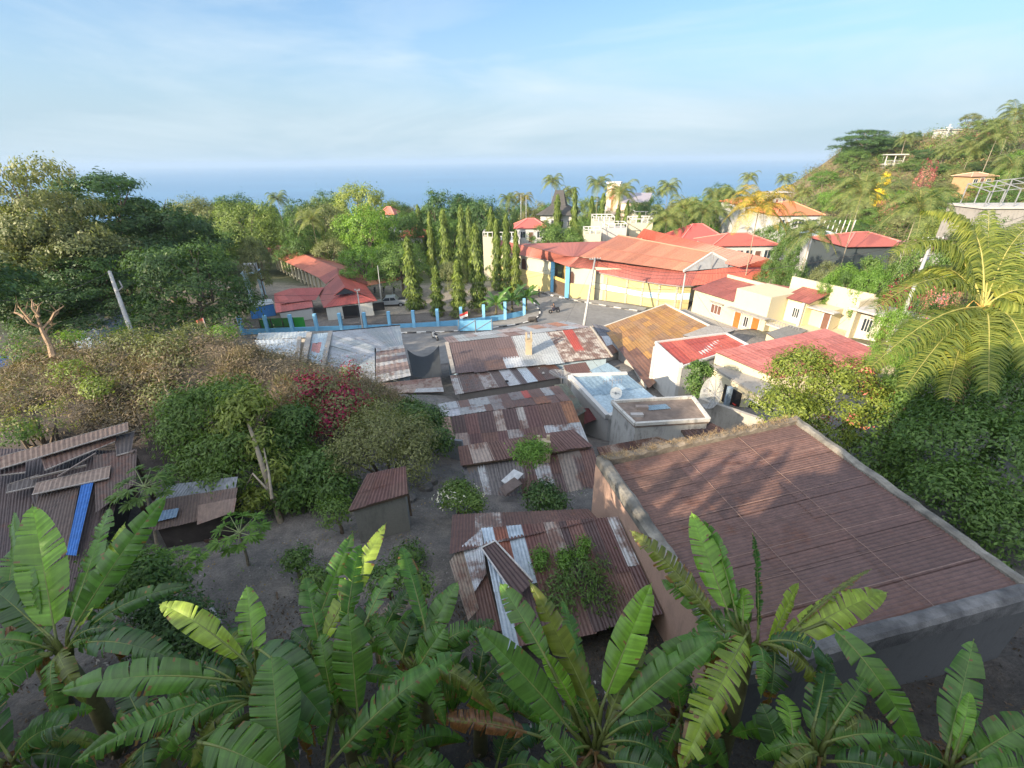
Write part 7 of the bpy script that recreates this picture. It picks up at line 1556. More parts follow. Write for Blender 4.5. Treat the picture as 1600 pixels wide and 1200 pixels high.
banana('tallest cluster banana plant of the centre left with many upright torn leaves', (520, 1065, d3), None, [
 ((482, 1010, d3), (552, 830, d3+.9), .40, 'G', .6, dict(roll=-.35, arch=.02)), ((495, 1020, d3), (604, 816, d3+.9), .42, 'y', .55, dict(roll=.3, arch=.02, dead=.1)), ((560, 1127, d3-.5), (545, 955, d3), .62, 'g', .2, dict(arch=.02)), ((570, 977, d3), (624, 883, d3+.6), .36, 'G', .5, dict(roll=.4)), ((540, 1000, d3), (565, 850, d3+.8), .42, 'g', .5, dict(roll=-.5)),
 ((505, 1030, d3), (478, 900, d3+.5), .38, 'G', .6, dict(roll=-.4)), ((510, 1200, d3-1.2), (726, 1018, d3-.3), .50, 'G', .85, dict(arch=.12, droop=.8)), ((450, 1130, d3-.6), (395, 1010, d3-.2), .60, 'd', .15, dict(arch=.1)), ((525, 1120, d3-.4), (500, 990, d3), .5, 'g', .4, dict(roll=.3)), ((530, 1060, d3), (455, 985, d3+.3), .45, 'd', .6, dict(arch=.12))], 3, extra=4)
d4 = 6.6
banana('banana plant in the centre with a curling yellow tipped leaf', (655, 1045, d4), None, [
 ((667, 990, d4), (628, 853, d4+.9), .40, 'g', .4, dict(roll=-.5, dead=.1)), ((645, 1040, d4), (716, 908, d4+.5), .44, 'G', .12, dict(roll=.15, arch=.04)), ((628, 1030, d4), (650, 965, d4+.3), .5, 'd', .3), ((650, 1050, d4-.2), (695, 980, d4), .5, 'G', .2, dict(arch=.05)), ((640, 1040, d4), (580, 960, d4+.4), .42, 'G', .6, dict(arch=.06)),
 ((660, 1050, d4), (775, 970, d4+.3), .4, 'd', .8, dict(arch=.1)), ((650, 1060, d4), (735, 1085, d4-.2), .45, 'g', .7, dict(arch=.18)), ((640, 1060, d4), (610, 1130, d4-.6), .5, 'd', .5, dict(arch=.2)), ((650, 1040, d4), (690, 925, d4+.6), .4, 'g', .6, dict(roll=.6))], 4, extra=5)
d5 = 5.7
banana('banana plant right of centre with broad smooth upright leaves', (930, 1160, d5), None, [
 ((893, 1143, d5), (743, 980, d5+.1), .50, 'G', .06, dict(arch=.05, droop=.3)), ((862, 1045, d5), (780, 910, d5+.7), .40, 'g', .3, dict(arch=.05, roll=.2)), ((943, 1150, d5), (826, 906, d5+.5), .40, 'o', .65, dict(arch=.05, roll=.25, dead=.15)), ((902, 1115, d5), (846, 1020, d5+.1), .28, 'l', .1, dict(roll=.3)), ((940, 1105, d5), (1018, 910, d5+.5), .50, 'l', .1, dict(arch=.01, roll=-.1)),
 ((930, 1150, d5), (878, 935, d5+.9), .34, 'g', .7, dict(roll=-.6)), ((905, 1205, d5-.6), (843, 1128, d5-.4), .34, 'G', .5, dict(arch=.06)), ((955, 1130, d5), (1122, 995, d5+.3), .48, 'G', .15, dict(arch=.07)), ((940, 1150, d5), (1010, 990, d5+.7), .36, 'o', .6, dict(roll=.4)), ((835, 1148, d5+.2), (678, 1124, d5+.3), .34, 'b', .8, dict(arch=.07, dead=1.0, droop=1.1)),
 ((950, 1190, d5-.3), (1050, 1215, d5-.6), .4, 'd', .4, dict(arch=.15))], 5, extra=4, er=1.0)
d6 = 6.4
banana('banana plant in front of the big rusty roof with tall bright leaves', (1178, 1000, d6), None, [
 ((1142, 968, d6), (1080, 799, d6+.8), .48, 'l', .25, dict(arch=.0, roll=.1)), ((1152, 970, d6), (1098, 812, d6+1.0), .3, 'g', .5, dict(roll=.9)), ((1160, 978, d6), (1160, 918, d6+.3), .30, 'l', .1, dict(roll=.5)), ((1184, 1000, d6), (1175, 832, d6+.7), .22, 'd', .9, dict(roll=1.2, dead=.4)),
 ((1125, 980, d6), (984, 828, d6+.6), .42, 'o', .9, dict(arch=.07, dead=.25)), ((1130, 985, d6), (1032, 905, d6+.4), .36, 'g', .8, dict(arch=.09)), ((1195, 1020, d6), (1248, 911, d6+.5), .28, 'y', .3, dict(roll=-.7)), ((1202, 1022, d6), (1388, 925, d6+.3), .52, 'y', .35, dict(arch=.09, droop=.6)),
 ((1215, 1010, d6), (1362, 889, d6+.7), .2, 'o', .9, dict(roll=1.1, dead=.5)), ((1170, 985, d6), (1060, 1210, d6-1.2), .62, 'y', .9, dict(arch=.12, dead=.2, droop=.35)), ((1210, 1015, d6), (1205, 1085, d6-.3), .5, 'd', .4, dict(arch=.15)), ((1150, 1000, d6), (960, 1090, d6-.4), .5, 'G', .3, dict(arch=.14)),
 ((1290, 972, d6), (1448, 1205, d6-1.0), .46, 'g', .3, dict(arch=.14, droop=.4, dead=.1)), ((1170, 990, d6), (1090, 870, d6+.9), .34, 'g', .7, dict(roll=.6))], 6, extra=2, er=.9)
d7 = 5.5
banana('banana plant below the curled leaf with a broad upright dark leaf', (1285, 1170, d7), None, [
 ((1288, 1195, d7), (1296, 1045, d7+.5), .62, 'G', .35, dict(arch=0)), ((1228, 1215, d7), (1188, 1098, d7+.3), .40, 'd', .1, dict(roll=.2)), ((1240, 1160, d7), (1225, 1085, d7+.4), .34, 'l', .2, dict(roll=-.4)), ((1300, 1140, d7), (1352, 1060, d7+.3), .34, 'g', .6, dict(arch=.08)), ((1290, 1160, d7), (1400, 1150, d7), .38, 'G', .6, dict(arch=.14)),
 ((1270, 1140, d7), (1292, 1020, d7+.8), .28, 'd', .5, dict(roll=.7)), ((1290, 1190, d7), (1420, 1215, d7-.5), .4, 'd', .5, dict(arch=.14))], 7, extra=3, er=.8)
d8 = 5.4
banana('banana plant in the bottom right corner with a pale young inner leaf', (1490, 1195, d8), None, [
 ((1478, 1185, d8), (1522, 998, d8+.6), .46, 'G', .45, dict(arch=0, roll=.1)), ((1488, 1190, d8), (1515, 1080, d8+.2), .2, 'l', .05, dict(roll=.5)), ((1500, 1195, d8), (1625, 1120, d8), .44, 'G', .4, dict(arch=.08)), ((1480, 1195, d8), (1400, 1170, d8), .36, 'd', .5, dict(arch=.12)), ((1510, 1215, d8-.4), (1640, 1200, d8-.4), .4, 'g', .5, dict(arch=.12))], 8, extra=3, er=.9)
banana('low banana plant half hidden in the dark gap at the bottom centre', (745, 1080, 7.6), None, [((745, 1080, 7.6), (690, 1010, 7.8), .4, 'd', .7), ((745, 1080, 7.6), (800, 1020, 7.9), .4, 'd', .6), ((745, 1080, 7.6), (820, 1110, 7.3), .4, 'g', .6, dict(arch=.15))], 9, extra=6, er=1.0)
banana('low banana plant behind the two plants of the centre left', (590, 1010, 8.2), None, [((590, 1010, 8.2), (640, 920, 8.6), .4, 'd', .7), ((590, 1010, 8.2), (520, 930, 8.6), .4, 'd', .6)], 10, extra=5, er=1.1)
banana('dark banana plant in the bottom left corner', (20, 1190, 5.6), None, [((20, 1190, 5.6), (-60, 1060, 5.8), .5, 'd', .5), ((20, 1190, 5.6), (110, 1130, 5.4), .45, 'd', .7, dict(arch=.15))], 11, extra=6, er=.9)
banana('banana plant low in the gap between the far left plant and its neighbour', (235, 1150, 6.4), None, [((235, 1150, 6.4), (190, 1060, 6.8), .4, 'd', .6)], 21, extra=5, er=1.0)
banana('banana plant at the bottom edge left of the brown hanging leaf', (610, 1190, 6.2), None, [((610, 1190, 6.2), (640, 1090, 6.6), .45, 'g', .5), ((610, 1190, 6.2), (560, 1110, 6.4), .4, 'd', .6)], 22, extra=5, er=1.0)
banana('banana plant at the bottom edge under the brown hanging leaf', (775, 1200, 6.8), None, [((775, 1200, 6.8), (800, 1120, 7.1), .4, 'd', .6)], 23, extra=4, er=.9)
banana('banana plant low between the two bright plants right of centre', (1065, 1120, 7.0), None, [((1065, 1120, 7), (1040, 1000, 7.4), .42, 'g', .5)], 24, extra=5, er=1.0)
banana('banana plant behind the far left upright leaf', (15, 960, 8.0), None, [((15, 960, 8), (30, 850, 8.5), .45, 'g', .4), ((15, 960, 8), (-40, 880, 8.2), .45, 'G', .4)], 25, extra=5, er=1.1)
# dark banana clump in the yard corner and by the blue fence
for i, (px, py, d, lab) in enumerate(((800, 470, 66, 'left banana plant of the clump at the blue fence corner'), (822, 466, 67, 'right banana plant of the clump at the blue fence corner'), (775, 476, 65, 'banana plant behind the blue fence posts next to the columnar trees'))):
    c = D(px, py, d); g = gz(c.x, c.y); T = thing('banana_plant', lab, 'banana plant', (c.x, c.y, g), 'banana plants by the blue fence'); mb = MB(); mb.tube([(c.x, c.y, g-.2), (c.x, c.y, c.z)], [.25, .12], 7); mb.build('pseudostem', BSTEM, T); q = random.Random(i)
    for k in range(15):
        a = k*2.4; ln = 2.6*q.uniform(.8, 1.15); t = c+V((math.cos(a)*ln*.8, math.sin(a)*ln*.8, ln*(.9-.1*k))); banana_leaf(T, c, c.lerp(t, .5)+V((0, 0, ln*.3)), t, .75, q.choice('gdG'), .5, seed=i*20+k, face=0)
import bmesh
# ---------------------------------------------------------------- poles and wires
def pole(label, top, foot, r=.16, arms=(), mat=CONCP, name='utility_pole', cat='pole'):
    T = thing(name, label, cat, foot); mb = MB(); foot = V(foot)+V((0, 0, -.4)); mb.tube([foot, V(foot).lerp(top, .5), top], [r*1.35, r*1.1, r*.8], 10); mb.build('shaft', mat, T, smooth=True)
    for h, w_, dx in arms:
        c = V(top)+V((0, 0, -h)); a = V((math.cos(dx), math.sin(dx), 0))*w_/2; mb = MB(); mb.beam(c-a, c+a, .09, .1); arm = mb.build('crossarm', METAL, T)
        for s in (-.9, -.45, .45, .9): mb = MB(); mb.tube([c+a*s+V((0, 0, .04)), c+a*s+V((0, 0, .2))], [.05, .035], 6); mb.build('insulator', WHITE, arm)
    return V(top)
t1 = D(171, 424, 30); t1b = D(205, 530, 27.5); pole('thick leaning pale concrete pole in front of the big mango tree', t1, (t1b.x, t1b.y, gz(t1b.x, t1b.y)), .125)
mb = MB(); a = t1.lerp(t1b, .33); mb.beam(a, a+V((.55, 0, .35)), .06); mb.beam(a+V((.55, 0, .35)), a+V((.5, 0, .75)), .06); tag(mb.build('pole_bracket', METAL), 'short steel bracket on the leaning pale pole by the mango tree', 'bracket')
t2 = D(930, 403, 59); f2_ = D(909, 512, 55.5); f2_.z = RZ; pole('tall pale utility pole in the middle of the road bend', t2, f2_, .15, [(.15, 1.6, .2)])
t3 = D(1071, 427, 57); f3_ = D(1063, 484, 58); f3_.z = -19.5; pole('thin pale pole between the yellow curved wall and the cream building', t3, f3_, .11)
t4 = D(1458, 372, 33); f4_ = D(1432, 440, 31); pole('leaning white pole with crossarms beside the pink bougainvillea on the right', t4, (f4_.x, f4_.y, gz(f4_.x, f4_.y)), .12, [(.1, 1.8, .1), (1.6, 1.2, .5)])
t5 = D(558, 453, 60); f5_ = D(566, 512, 58); f5_.z = -20.4; pole('twin slim pole in front of the school hipped roof', t5, f5_, .09, [(.05, .7, 0)])
t6 = D(1036, 440, 60); f6_ = D(1090, 478, 54); pole('short pole at the corner of the cream building', D(1092, 448, 55), (f6_.x, f6_.y, -17.5), .09)
t7 = D(590, 440, 68); pole('thin grey lamp post by the carport', D(590, 415, 70), (D(594, 458, 70).x, D(594, 458, 70).y, -21), .06)
pole('thin flagpole rising before the round leafy tree and church', D(946, 322, 88), (D(944, 372, 88).x, D(944, 372, 88).y, -17), .06, name='flagpole', cat='flagpole', mat=WHITE)
for px, a, b, d, lab in ((814, 304, 345, 110, 'left one of two thin masts on the skyline left of the pointed roof'), (822, 307, 345, 110, 'right one of two thin masts on the skyline left of the pointed roof')): q = D(px, b, d); pole(lab, D(px, a, d), (q.x, q.y, q.z-6), .08, name='mast', cat='mast')
WIRE = M('black_wire', (.03, .03, .03), .6, .1)
def wire(a, b, sag, label, r=.014):
    a, b = V(a), V(b); pts = [a.lerp(b, i/14)-V((0, 0, 1))*sag*4*(i/14)*(1-i/14) for i in range(15)]; mb = MB(); mb.tube(pts, r, 4, cap=False); tag(mb.build('wire', WIRE), label, 'wire', 'overhead wires')
WL = 'thin black overhead wire strung between the utility poles'
wire(t1, t5, 1.2, WL); wire(t1+V((0, 0, -.5)), t5+V((0, 0, -.4)), 1.5, WL); wire(t5, t2, 1.2, WL); wire(t5+V((0, 0, -.4)), t2+V((0, 0, -.3)), 1.4, WL)
for k in range(3): wire(t2+V((0, 0, -.2*k)), t3+V((0, 0, -.3*k)), .5+.2*k, WL, .02)
wire(t2+V((0, 0, -3.2)), t3+V((0, 0, -2.0)), .4, WL, .025); wire(t2+V((0, 0, -4)), t3+V((0, 0, -2.6)), .5, WL, .025); wire(t3, t4, .8, WL, .02); wire(t3+V((0, 0, -.3)), D(1205, 465, 46), .2, WL); wire(t4, D(1620, 330, 30), .3, WL); wire(D(1446, 400, 32), D(1620, 350, 30), .3, WL)
wire(t1, D(-40, 470, 26), .6, WL)
for k, (a_, b_) in enumerate(((t2, Z(884, 503, -15)), (t2, Z(1042, 477, -15.2)), (t5, Z(560, 516, -15.7)), (t3, Z(1128, 440, -12.6)), (t3, Z(1135, 521, -12.5)), (t4, Z(1300, 516, -11.8)), (Z(884, 503, -14.8), Z(960, 600, -12.5)))): wire(a_, b_, .35, 'thin service wire dropping from a pole to a roof', .012)
# ---------------------------------------------------------------- dishes, antenna
def dish(label, c, r, aim, mat, foot=None, mesh=True):
    c = V(c); T = thing('satellite_dish', label, 'dish', foot or c); a = V(aim).normalized(); x = a.cross(V((0, 0, 1))).normalized(); y = x.cross(a); mb = MB(); n0 = 0; NR, NA = 5, 20
    for i in range(NR+1):
        rr_ = r*i/NR
        for k in range(NA): an = 2*math.pi*k/NA; mb.v.append(tuple(c+(x*math.cos(an)+y*math.sin(an))*rr_+a*(.28*rr_*rr_/r)))
    for i in range(NR):
        for k in range(NA): q = i*NA+k; q2 = i*NA+(k+1) % NA; mb.f.append((q, q2, q2+NA, q+NA)); mb.c.append(mb.cur); mb.m.append(0)
    mb.build('reflector', mat, T, smooth=True)
    if mesh:
        mb = MB()
        for k in range(0, NA, 2): an = 2*math.pi*k/NA; d_ = x*math.cos(an)+y*math.sin(an); mb.beam(c-a*.01, c+d_*r+a*.27*r, .025)
        mb.build('ribs', METAL, T)
    f_ = c+a*r*.75; mb = MB(); mb.beam(c+x*r*.7+a*.14*r, f_, .02); mb.beam(c-x*r*.7+a*.14*r, f_, .02); mb.box(f_.x-.05, f_.y-.05, f_.z-.05, f_.x+.05, f_.y+.05, f_.z+.08); mb.build('feed', METAL, T)
    mb = MB(); mb.tube([c-a*.02, V(foot) if foot else c-V((0, 0, 1))], .04, 6); mb.build('mast', METAL, T)
MESHD = M('dish_mesh', (.34, .33, .30), .6, .3, 6); MESHD2 = M('dish_pale_mesh', (.42, .42, .40), .6, .3, 6)
for mm_ in (MESHD, MESHD2):      # perforated mesh: lets part of the light through
    t = mm_.node_tree; p = [n for n in t.nodes if n.type == 'BSDF_PRINCIPLED'][0]; o = [n for n in t.nodes if n.type == 'OUTPUT_MATERIAL'][0]; ms = N(t, 'ShaderNodeMixShader'); ms.inputs[0].default_value = .42; tr = N(t, 'ShaderNodeBsdfTransparent')
    t.links.new(p.outputs[0], ms.inputs[1]); t.links.new(tr.outputs[0], ms.inputs[2]); t.links.new(ms.outputs[0], o.inputs[0])
WD = M('dish_white', (.66, .66, .62), .5, .2, 3)
c = D(877, 590, 31.5); dish('wide grey mesh dish tipped upward over the brown lean-to roof', c, .95, (.2, .1, 1), MESHD, (c.x+.1, c.y, c.z-1.7))
c = D(963, 614, 27); dish('small round white dish on a post over the pale blue roof', c, .36, (-.35, -.8, .35), WD, (c.x, c.y+.05, c.z-.8), mesh=False)
c = D(1117, 615, 25.5); dish('large pale mesh dish standing by the concrete canopy', c, .95, (-.9, -.1, .3), MESHD2, (c.x+.2, c.y+.1, c.z-1.6))
mb = MB(); c = D(957, 597, 27); mb.beam(c-V((0, 0, 1)), c+V((0, 0, .3)), .03); mb.beam(c+V((-.6, 0, .05)), c+V((.6, .1, .1)), .02)
for i in range(7): q_ = c+V((-.55+i*.18, 0, .07)); mb.beam(q_-V((0, 0, .2)), q_+V((0, 0, .2)), .014)
tag(mb.build('tv_antenna', METAL), 'spindly metal antenna on the pale blue roof beside the white dish', 'antenna')
# rocks and a hole cover on roofs
for i, (px, py, z) in enumerate(((842, 576, -15.9), (849, 583, -15.95), (766, 604, -16.1))):
    q_ = Z(px, py, z+.08); mb = MB(); mb.tube([q_, q_+V((0, 0, .09))], [.13, .07], 7); tag(mb.build('stone', CONCL), ('left' if i == 0 else 'right' if i == 1 else 'lowest')+' pale stone weighing down the striped lean-to roof', 'stone')
for i, (px, py) in enumerate(((790, 584), (792, 596))):
    q_ = Z(px, py, -15.9); mb = MB(); mb.tube([q_, q_+V((0, 0, .07))], [.2-.04*i, .17-.04*i], 10); tag(mb.build('tyre', M('rubber', (.015, .015, .015), .9, .2)), ('larger' if i == 0 else 'smaller')+' black round patch on the light sheet of the striped lean-to roof', 'tyre')
# ---------------------------------------------------------------- pickup truck
q_ = Z(611, 478, -20.95); fr = Frame(q_+V((-2.6, -.9, 0)), q_+V((2.6, -.2, 0)), q_.z-.1)
T = thing('pickup_truck', 'silver double cab pickup truck parked outside the school', 'truck', (q_.x, q_.y, q_.z-.1)); SIL = M('silver_paint', (.42, .45, .47), .3, .08, 2, metal=.5, dirt=.1)
prof = [(0, .45), (.05, .85), (1.3, 1.05), (2.0, 1.62), (3.5, 1.66), (3.85, 1.15), (5.25, 1.15), (5.3, .5)]
def extr(prof, y0, y1, mat, name, par):
    mb = MB(); n = len(prof); b = len(mb.v); mb.v += [tuple(fr.p(x, y0, z)) for x, z in prof]+[tuple(fr.p(x, y1, z)) for x, z in prof]
    for i in range(n): j = (i+1) % n; mb.f.append((i, j, n+j, n+i)); mb.c.append(mb.cur); mb.m.append(0)
    mb.f += [tuple(range(n))[::-1], tuple(range(n, 2*n))]; mb.c += [mb.cur]*2; mb.m += [0]*2; return mb.build(name, mat, par)
extr(prof, 0, 1.8, SIL, 'body', T)
for w_ in ([(1.45, 1.1), (2.05, 1.55), (2.65, 1.57), (2.65, 1.1)], [(2.75, 1.1), (2.75, 1.57), (3.4, 1.58), (3.6, 1.15)]): extr(w_, -.015, 1.815, GLASS, 'window', T)
mb = MB(); mb.face([fr.p(1.32, .12, 1.09), fr.p(1.32, 1.68, 1.09), fr.p(1.97, 1.55, 1.6), fr.p(1.97, .25, 1.6)][::-1]); mb.v = [(v[0]-.02, v[1], v[2]+.02) for v in mb.v]; mb.build('windscreen', GLASS, T)
bx(fr, 'cargo_bed', DARK, T, (3.95, 5.15, .12, 1.68, 1.151, 1.16)); bx(fr, 'bumper', METAL, T, (-.12, .0, .05, 1.75, .35, .6))
for x in (.95, 4.3):
    for y in (-.02, 1.62):
        c = fr.p(x, y, .36); mb = MB(); mb.tube([c, c+fr.y*.2], .37, 14); wh = mb.build('wheel', M('tyre_rubber', (.02, .02, .02), .9, .1), T); mb = MB(); mb.tube([c-fr.y*.01, c+fr.y*.21], .2, 10); mb.build('rim', METAL, wh)
for y in (.15, 1.4): bx(fr, 'headlight', WHITE, T, (-.01, .04, y, y+.3, .7, .85))
# ---------------------------------------------------------------- motorcycles and people
def skin(name, pts, edges, rad, mat, parent, sub=1):
    me = bpy.data.meshes.new(name); me.from_pydata([tuple(p) for p in pts], edges, []); me.materials.append(mat); o = link(name, me, parent)
    m = o.modifiers.new("Skin", "SKIN")
    if not me.skin_vertices:
        bpy.context.view_layer.update()
    if not me.skin_vertices:
        bm = bmesh.new(); bm.from_mesh(me); bm.verts.layers.skin.verify(); bm.to_mesh(me); bm.free()
    for i, r_ in enumerate(rad):
        me.skin_vertices[0].data[i].radius = (r_, r_)
        me.skin_vertices[0].data[i].use_root = (i == 0)
    s = o.modifiers.new('Sub', 'SUBSURF'); s.levels = sub; s.render_levels = sub; return o
def person(label, loc, rz, shirt, trous, pose='stand', arms='down', name='person'):
    """body (one tapered skinned mesh), shirt and trousers, hair"""
    T = thing(name, label, 'person', loc, rz=rz)
    if pose == 'stand':
        J = [(0, 0, .95), (0, 0, 1.2), (0, .01, 1.42), (0, .02, 1.52), (0, .03, 1.60), (0, .03, 1.70)]; R_ = [.14, .13, .14, .055, .085, .075]
        hips = [(-.1, 0, .9), (-.11, .03, .48), (-.12, -.02, .08), (-.12, .12, .04)], [(.1, 0, .9), (.12, .04, .48), (.13, -.02, .08), (.14, .12, .04)]
    else:
        J = [(0, 0, .8), (0, .06, 1.05), (0, .12, 1.25), (0, .15, 1.34), (0, .17, 1.42), (0, .17, 1.5)]; R_ = [.14, .13, .14, .055, .085, .075]
        hips = [(-.1, .05, .78), (-.17, .42, .75), (-.17, .30, .35), (-.17, .44, .3)], [(.1, .05, .78), (.17, .42, .75), (.17, .30, .35), (.17, .44, .3)]
    P_ = list(J); E_ = [(i, i+1) for i in range(5)]; Rr = list(R_)
    for lg in hips:
        b = len(P_); P_ += lg; Rr += [.095, .062, .04, .03]; E_ += [(0, b), (b, b+1), (b+1, b+2), (b+2, b+3)]
    sh_ = J[2]
    for s in (-1, 1):
        if arms == 'down': A_ = [(s*.19, sh_[1], sh_[2]-.02), (s*.25, sh_[1]+.02, sh_[2]-.3), (s*.26, sh_[1]+.12, sh_[2]-.54), (s*.26, sh_[1]+.16, sh_[2]-.63)]
        elif arms == 'up' and s > 0: A_ = [(s*.19, sh_[1], sh_[2]), (s*.3, sh_[1]+.12, sh_[2]+.15), (s*.2, sh_[1]+.2, sh_[2]+.38), (s*.18, sh_[1]+.22, sh_[2]+.47)]
        elif arms == 'ride': A_ = [(s*.19, sh_[1], sh_[2]-.02), (s*.26, sh_[1]+.2, sh_[2]-.2), (s*.24, sh_[1]+.42, sh_[2]-.22), (s*.24, sh_[1]+.48, sh_[2]-.22)]
        else: A_ = [(s*.19, sh_[1], sh_[2]-.02), (s*.27, sh_[1]+.1, sh_[2]-.22), (s*.12, sh_[1]+.3, sh_[2]-.05), (s*.08, sh_[1]+.34, sh_[2]+.02)]
        b = len(P_); P_ += A_; Rr += [.06, .045, .032, .035]; E_ += [(2, b), (b, b+1), (b+1, b+2), (b+2, b+3)]
    SK = M('skin_tone', (.30, .17, .10), .6, .05)
    skin('body', P_, E_, Rr, SK, T)
    # clothes: slightly fatter skins over torso + sleeves, and over the legs
    skin('shirt', [J[0], J[1], J[2], P_[14], P_[15], P_[18], P_[19]], [(0, 1), (1, 2), (2, 3), (3, 4), (2, 5), (5, 6)], [.155, .15, .155, .075, .06, .075, .06], M('cloth_'+label[:8].replace(' ', '_'), shirt, .9, .1), T)
    skin('trousers', [J[0], P_[6], P_[7], P_[8], P_[10], P_[11], P_[12]], [(0, 1), (1, 2), (2, 3), (0, 4), (4, 5), (5, 6)], [.15, .11, .08, .065, .11, .08, .065], M('trouser_'+label[:8].replace(' ', '_'), trous, .9, .1), T)
    hd = V(J[5]); skin('hair', [hd+V((0, -.015, .035)), hd+V((0, -.02, .07)), hd+V((0, -.06, -.0))], [(0, 1), (0, 2)], [.08, .06, .07], M('black_hair', (.02, .015, .012), .8, .1), T); return T
def moto(label, loc, ang, col, rider=False, name='motorcycle'):
    T = thing(name, label, 'motorcycle', loc, rz=ang)
    for y in (-.62, .62):
        mb = MB(); mb.tube([V((-.045, y, .3)), V((.045, y, .3))], .3, 14); wh = mb.build('wheel', M('moto_tyre', (.02, .02, .02), .9, .1), T, local=True); mb = MB(); mb.tube([V((-.05, y, .3)), V((.05, y, .3))], .14, 8); mb.build('rim', METAL, wh, local=True)
    mb = MB(); mb.hexa([(-.13, -.75, .5), (.13, -.75, .5), (.14, .1, .35), (-.14, .1, .35)], [(-.1, -.8, .72), (.1, -.8, .72), (.12, .1, .6), (-.12, .1, .6)]); mb.hexa([(-.16, .1, .3), (.16, .1, .3), (.2, .42, .45), (-.2, .42, .45)], [(-.1, .12, .45), (.1, .12, .45), (.17, .45, .9), (-.17, .45, .9)]); mb.build('body', col, T, local=True)
    mb = MB(); mb.box(-.12, -.7, .721, .12, .1, .8); mb.build('seat', DARK, T, local=True)
    mb = MB(); mb.beam((0, .62, .3), (0, .42, .95), .06); mb.beam((-.32, .38, 1.0), (.32, .38, 1.0), .035); mb.build('handlebar', METAL, T, local=True); return T
q_ = Z(866, 489, RZ); moto('dark motorcycle being ridden round the road bend', (q_.x, q_.y, RZ), 1.9, M('dark_moto', (.04, .04, .05), .4, .1)); person('rider in dark clothes on the motorcycle at the road bend', (q_.x, q_.y, RZ), 1.9, (.03, .03, .04), (.05, .05, .08), 'ride', 'ride')
q_ = Z(680, 530, RZ); moto('white scooter parked at the kerb beside the silver roofed house', (q_.x, q_.y, RZ), .6, WHITE)
for i, px in enumerate((586, 600, 616)): q_ = Z(px, 456, -20.95); moto(('left', 'middle', 'right')[i]+' one of the dark motorcycles parked under the carport', (q_.x, q_.y, -21.05), .2, M('moto_dark%s' % 'abc'[i], (.05, .04, .04), .4, .1))
q_ = Z(842, 466, RZ); person('person in dark clothes standing on the pavement by the yellow wall', (q_.x, q_.y, RZ+.13), 1, (.05, .05, .06), (.04, .04, .06))
q_ = Z(832, 503, RZ); mb = MB(); mb.tube([q_+V((-.5, 0, 0)), q_+V((-.4, 0, .45)), q_+V((.4, 0, .5)), q_+V((.5, 0, 0))], [.25, .35, .35, .25], 8); tag(mb.build('covered_heap', M('dark_heap', (.06, .055, .05), .9, .3)), 'dark rounded heap on the road beside the curved kerb', 'heap')
def flag(label, foot, h, w_, cols):
    T = thing('small_flag', label, 'flag', foot); foot = V(foot); mb = MB(); top = foot+V((.0, 0, h)); mb.tube([foot, top], .025, 5); mb.build('stick', METAL, T)
    mb = MB(); n = 8
    for i in range(n):
        a, b = i/n, (i+1)/n; f_ = lambda s, k: top+V((-w_*s, .08*math.sin(s*7), -k*w_*.3-s*w_*.35))
        mb.face([f_(a, 0), f_(b, 0), f_(b, 1), f_(a, 1)], (*cols[0], 1)); mb.face([f_(a, 1), f_(b, 1), f_(b, 2), f_(a, 2)], (*cols[1], 1))
    mb.build('cloth', TINT, T)
flag('small red and white flag in front of the blue fence', Z(732, 512, RZ), 2.3, 1.1, ((.55, .05, .04), (.7, .68, .64)))
flag('tiny faded red flag on a stick at the mound crest', D(325, 520, 26), .9, .5, ((.4, .1, .07), (.35, .2, .15)))
# yard clutter
mb = MB(); P_ = [Z(675, 790, -10.55), Z(690, 783, -10.5), Z(703, 797, -10.5), Z(690, 808, -10.6)]; mb.hexa(P_, [p+V((0, 0, .05)) for p in P_], c=(.5, .52, .53, .1)); tag(mb.build('pale_slab', SHEET), 'pale grey slab tilted on the ground beside the white flowered bush', 'slab')
mb = MB(); a_ = Z(645, 828, -10.7); mb.beam((a_.x, a_.y, -10.8), (a_.x, a_.y, -8.4), .09); tag(mb.build('timber_post', WOOD), 'upright weathered plank at the right corner of the tiny outhouse', 'post')
mb = MB(); mb.beam(Z(432, 925, -9.6), Z(448, 1010, -10.3), .04); tag(mb.build('thin_stake', WOOD), 'thin dark stake standing in the grey yard', 'stake')
mb = MB(); mb.beam(Z(275, 945, -9.9), Z(345, 925, -9.85), .3, .03); mb.beam(Z(300, 952, -9.8), Z(325, 940, -9.8), .4, .02); tag(mb.build('scrap_boards', WOOD), 'brown scrap boards lying behind the arching lit banana leaf', 'boards')
mb = MB(); mb.tube([Z(330, 950, -9.7), Z(352, 985, -9.8), Z(372, 1015, -10)], .05, 6); tag(mb.build('grey_pipe', METAL), 'bent grey pipe lying among the scrap boards', 'pipe')
for i, (px, py) in enumerate(((640, 800), (665, 770), (655, 758), (672, 752))):
    q_ = Z(px, py, -10.9); g = gz(q_.x, q_.y); mb = MB(); mb.tube([(q_.x, q_.y, g-.1), (q_.x+.05, q_.y, g+.15), (q_.x, q_.y+.05, g+.28)], [.28, .25, .12], 8); tag(mb.build('rubble_heap', M('rubble', (.16, .15, .14), .95, .5, 8, bmp=.6)), ('lowest', 'right', 'left', 'uppermost')[i]+' grey rubble heap in the passage right of the tiny outhouse', 'rubble')
mb = MB(); mb.beam(Z(645, 700, -11.5), Z(725, 708, -11.3), .12, 1.3); tag(mb.build('block_wall', M_wall('dark_block_wall', (.2, .22, .24))), 'dim bluish block wall at the left end of the lower tin roofs', 'wall')
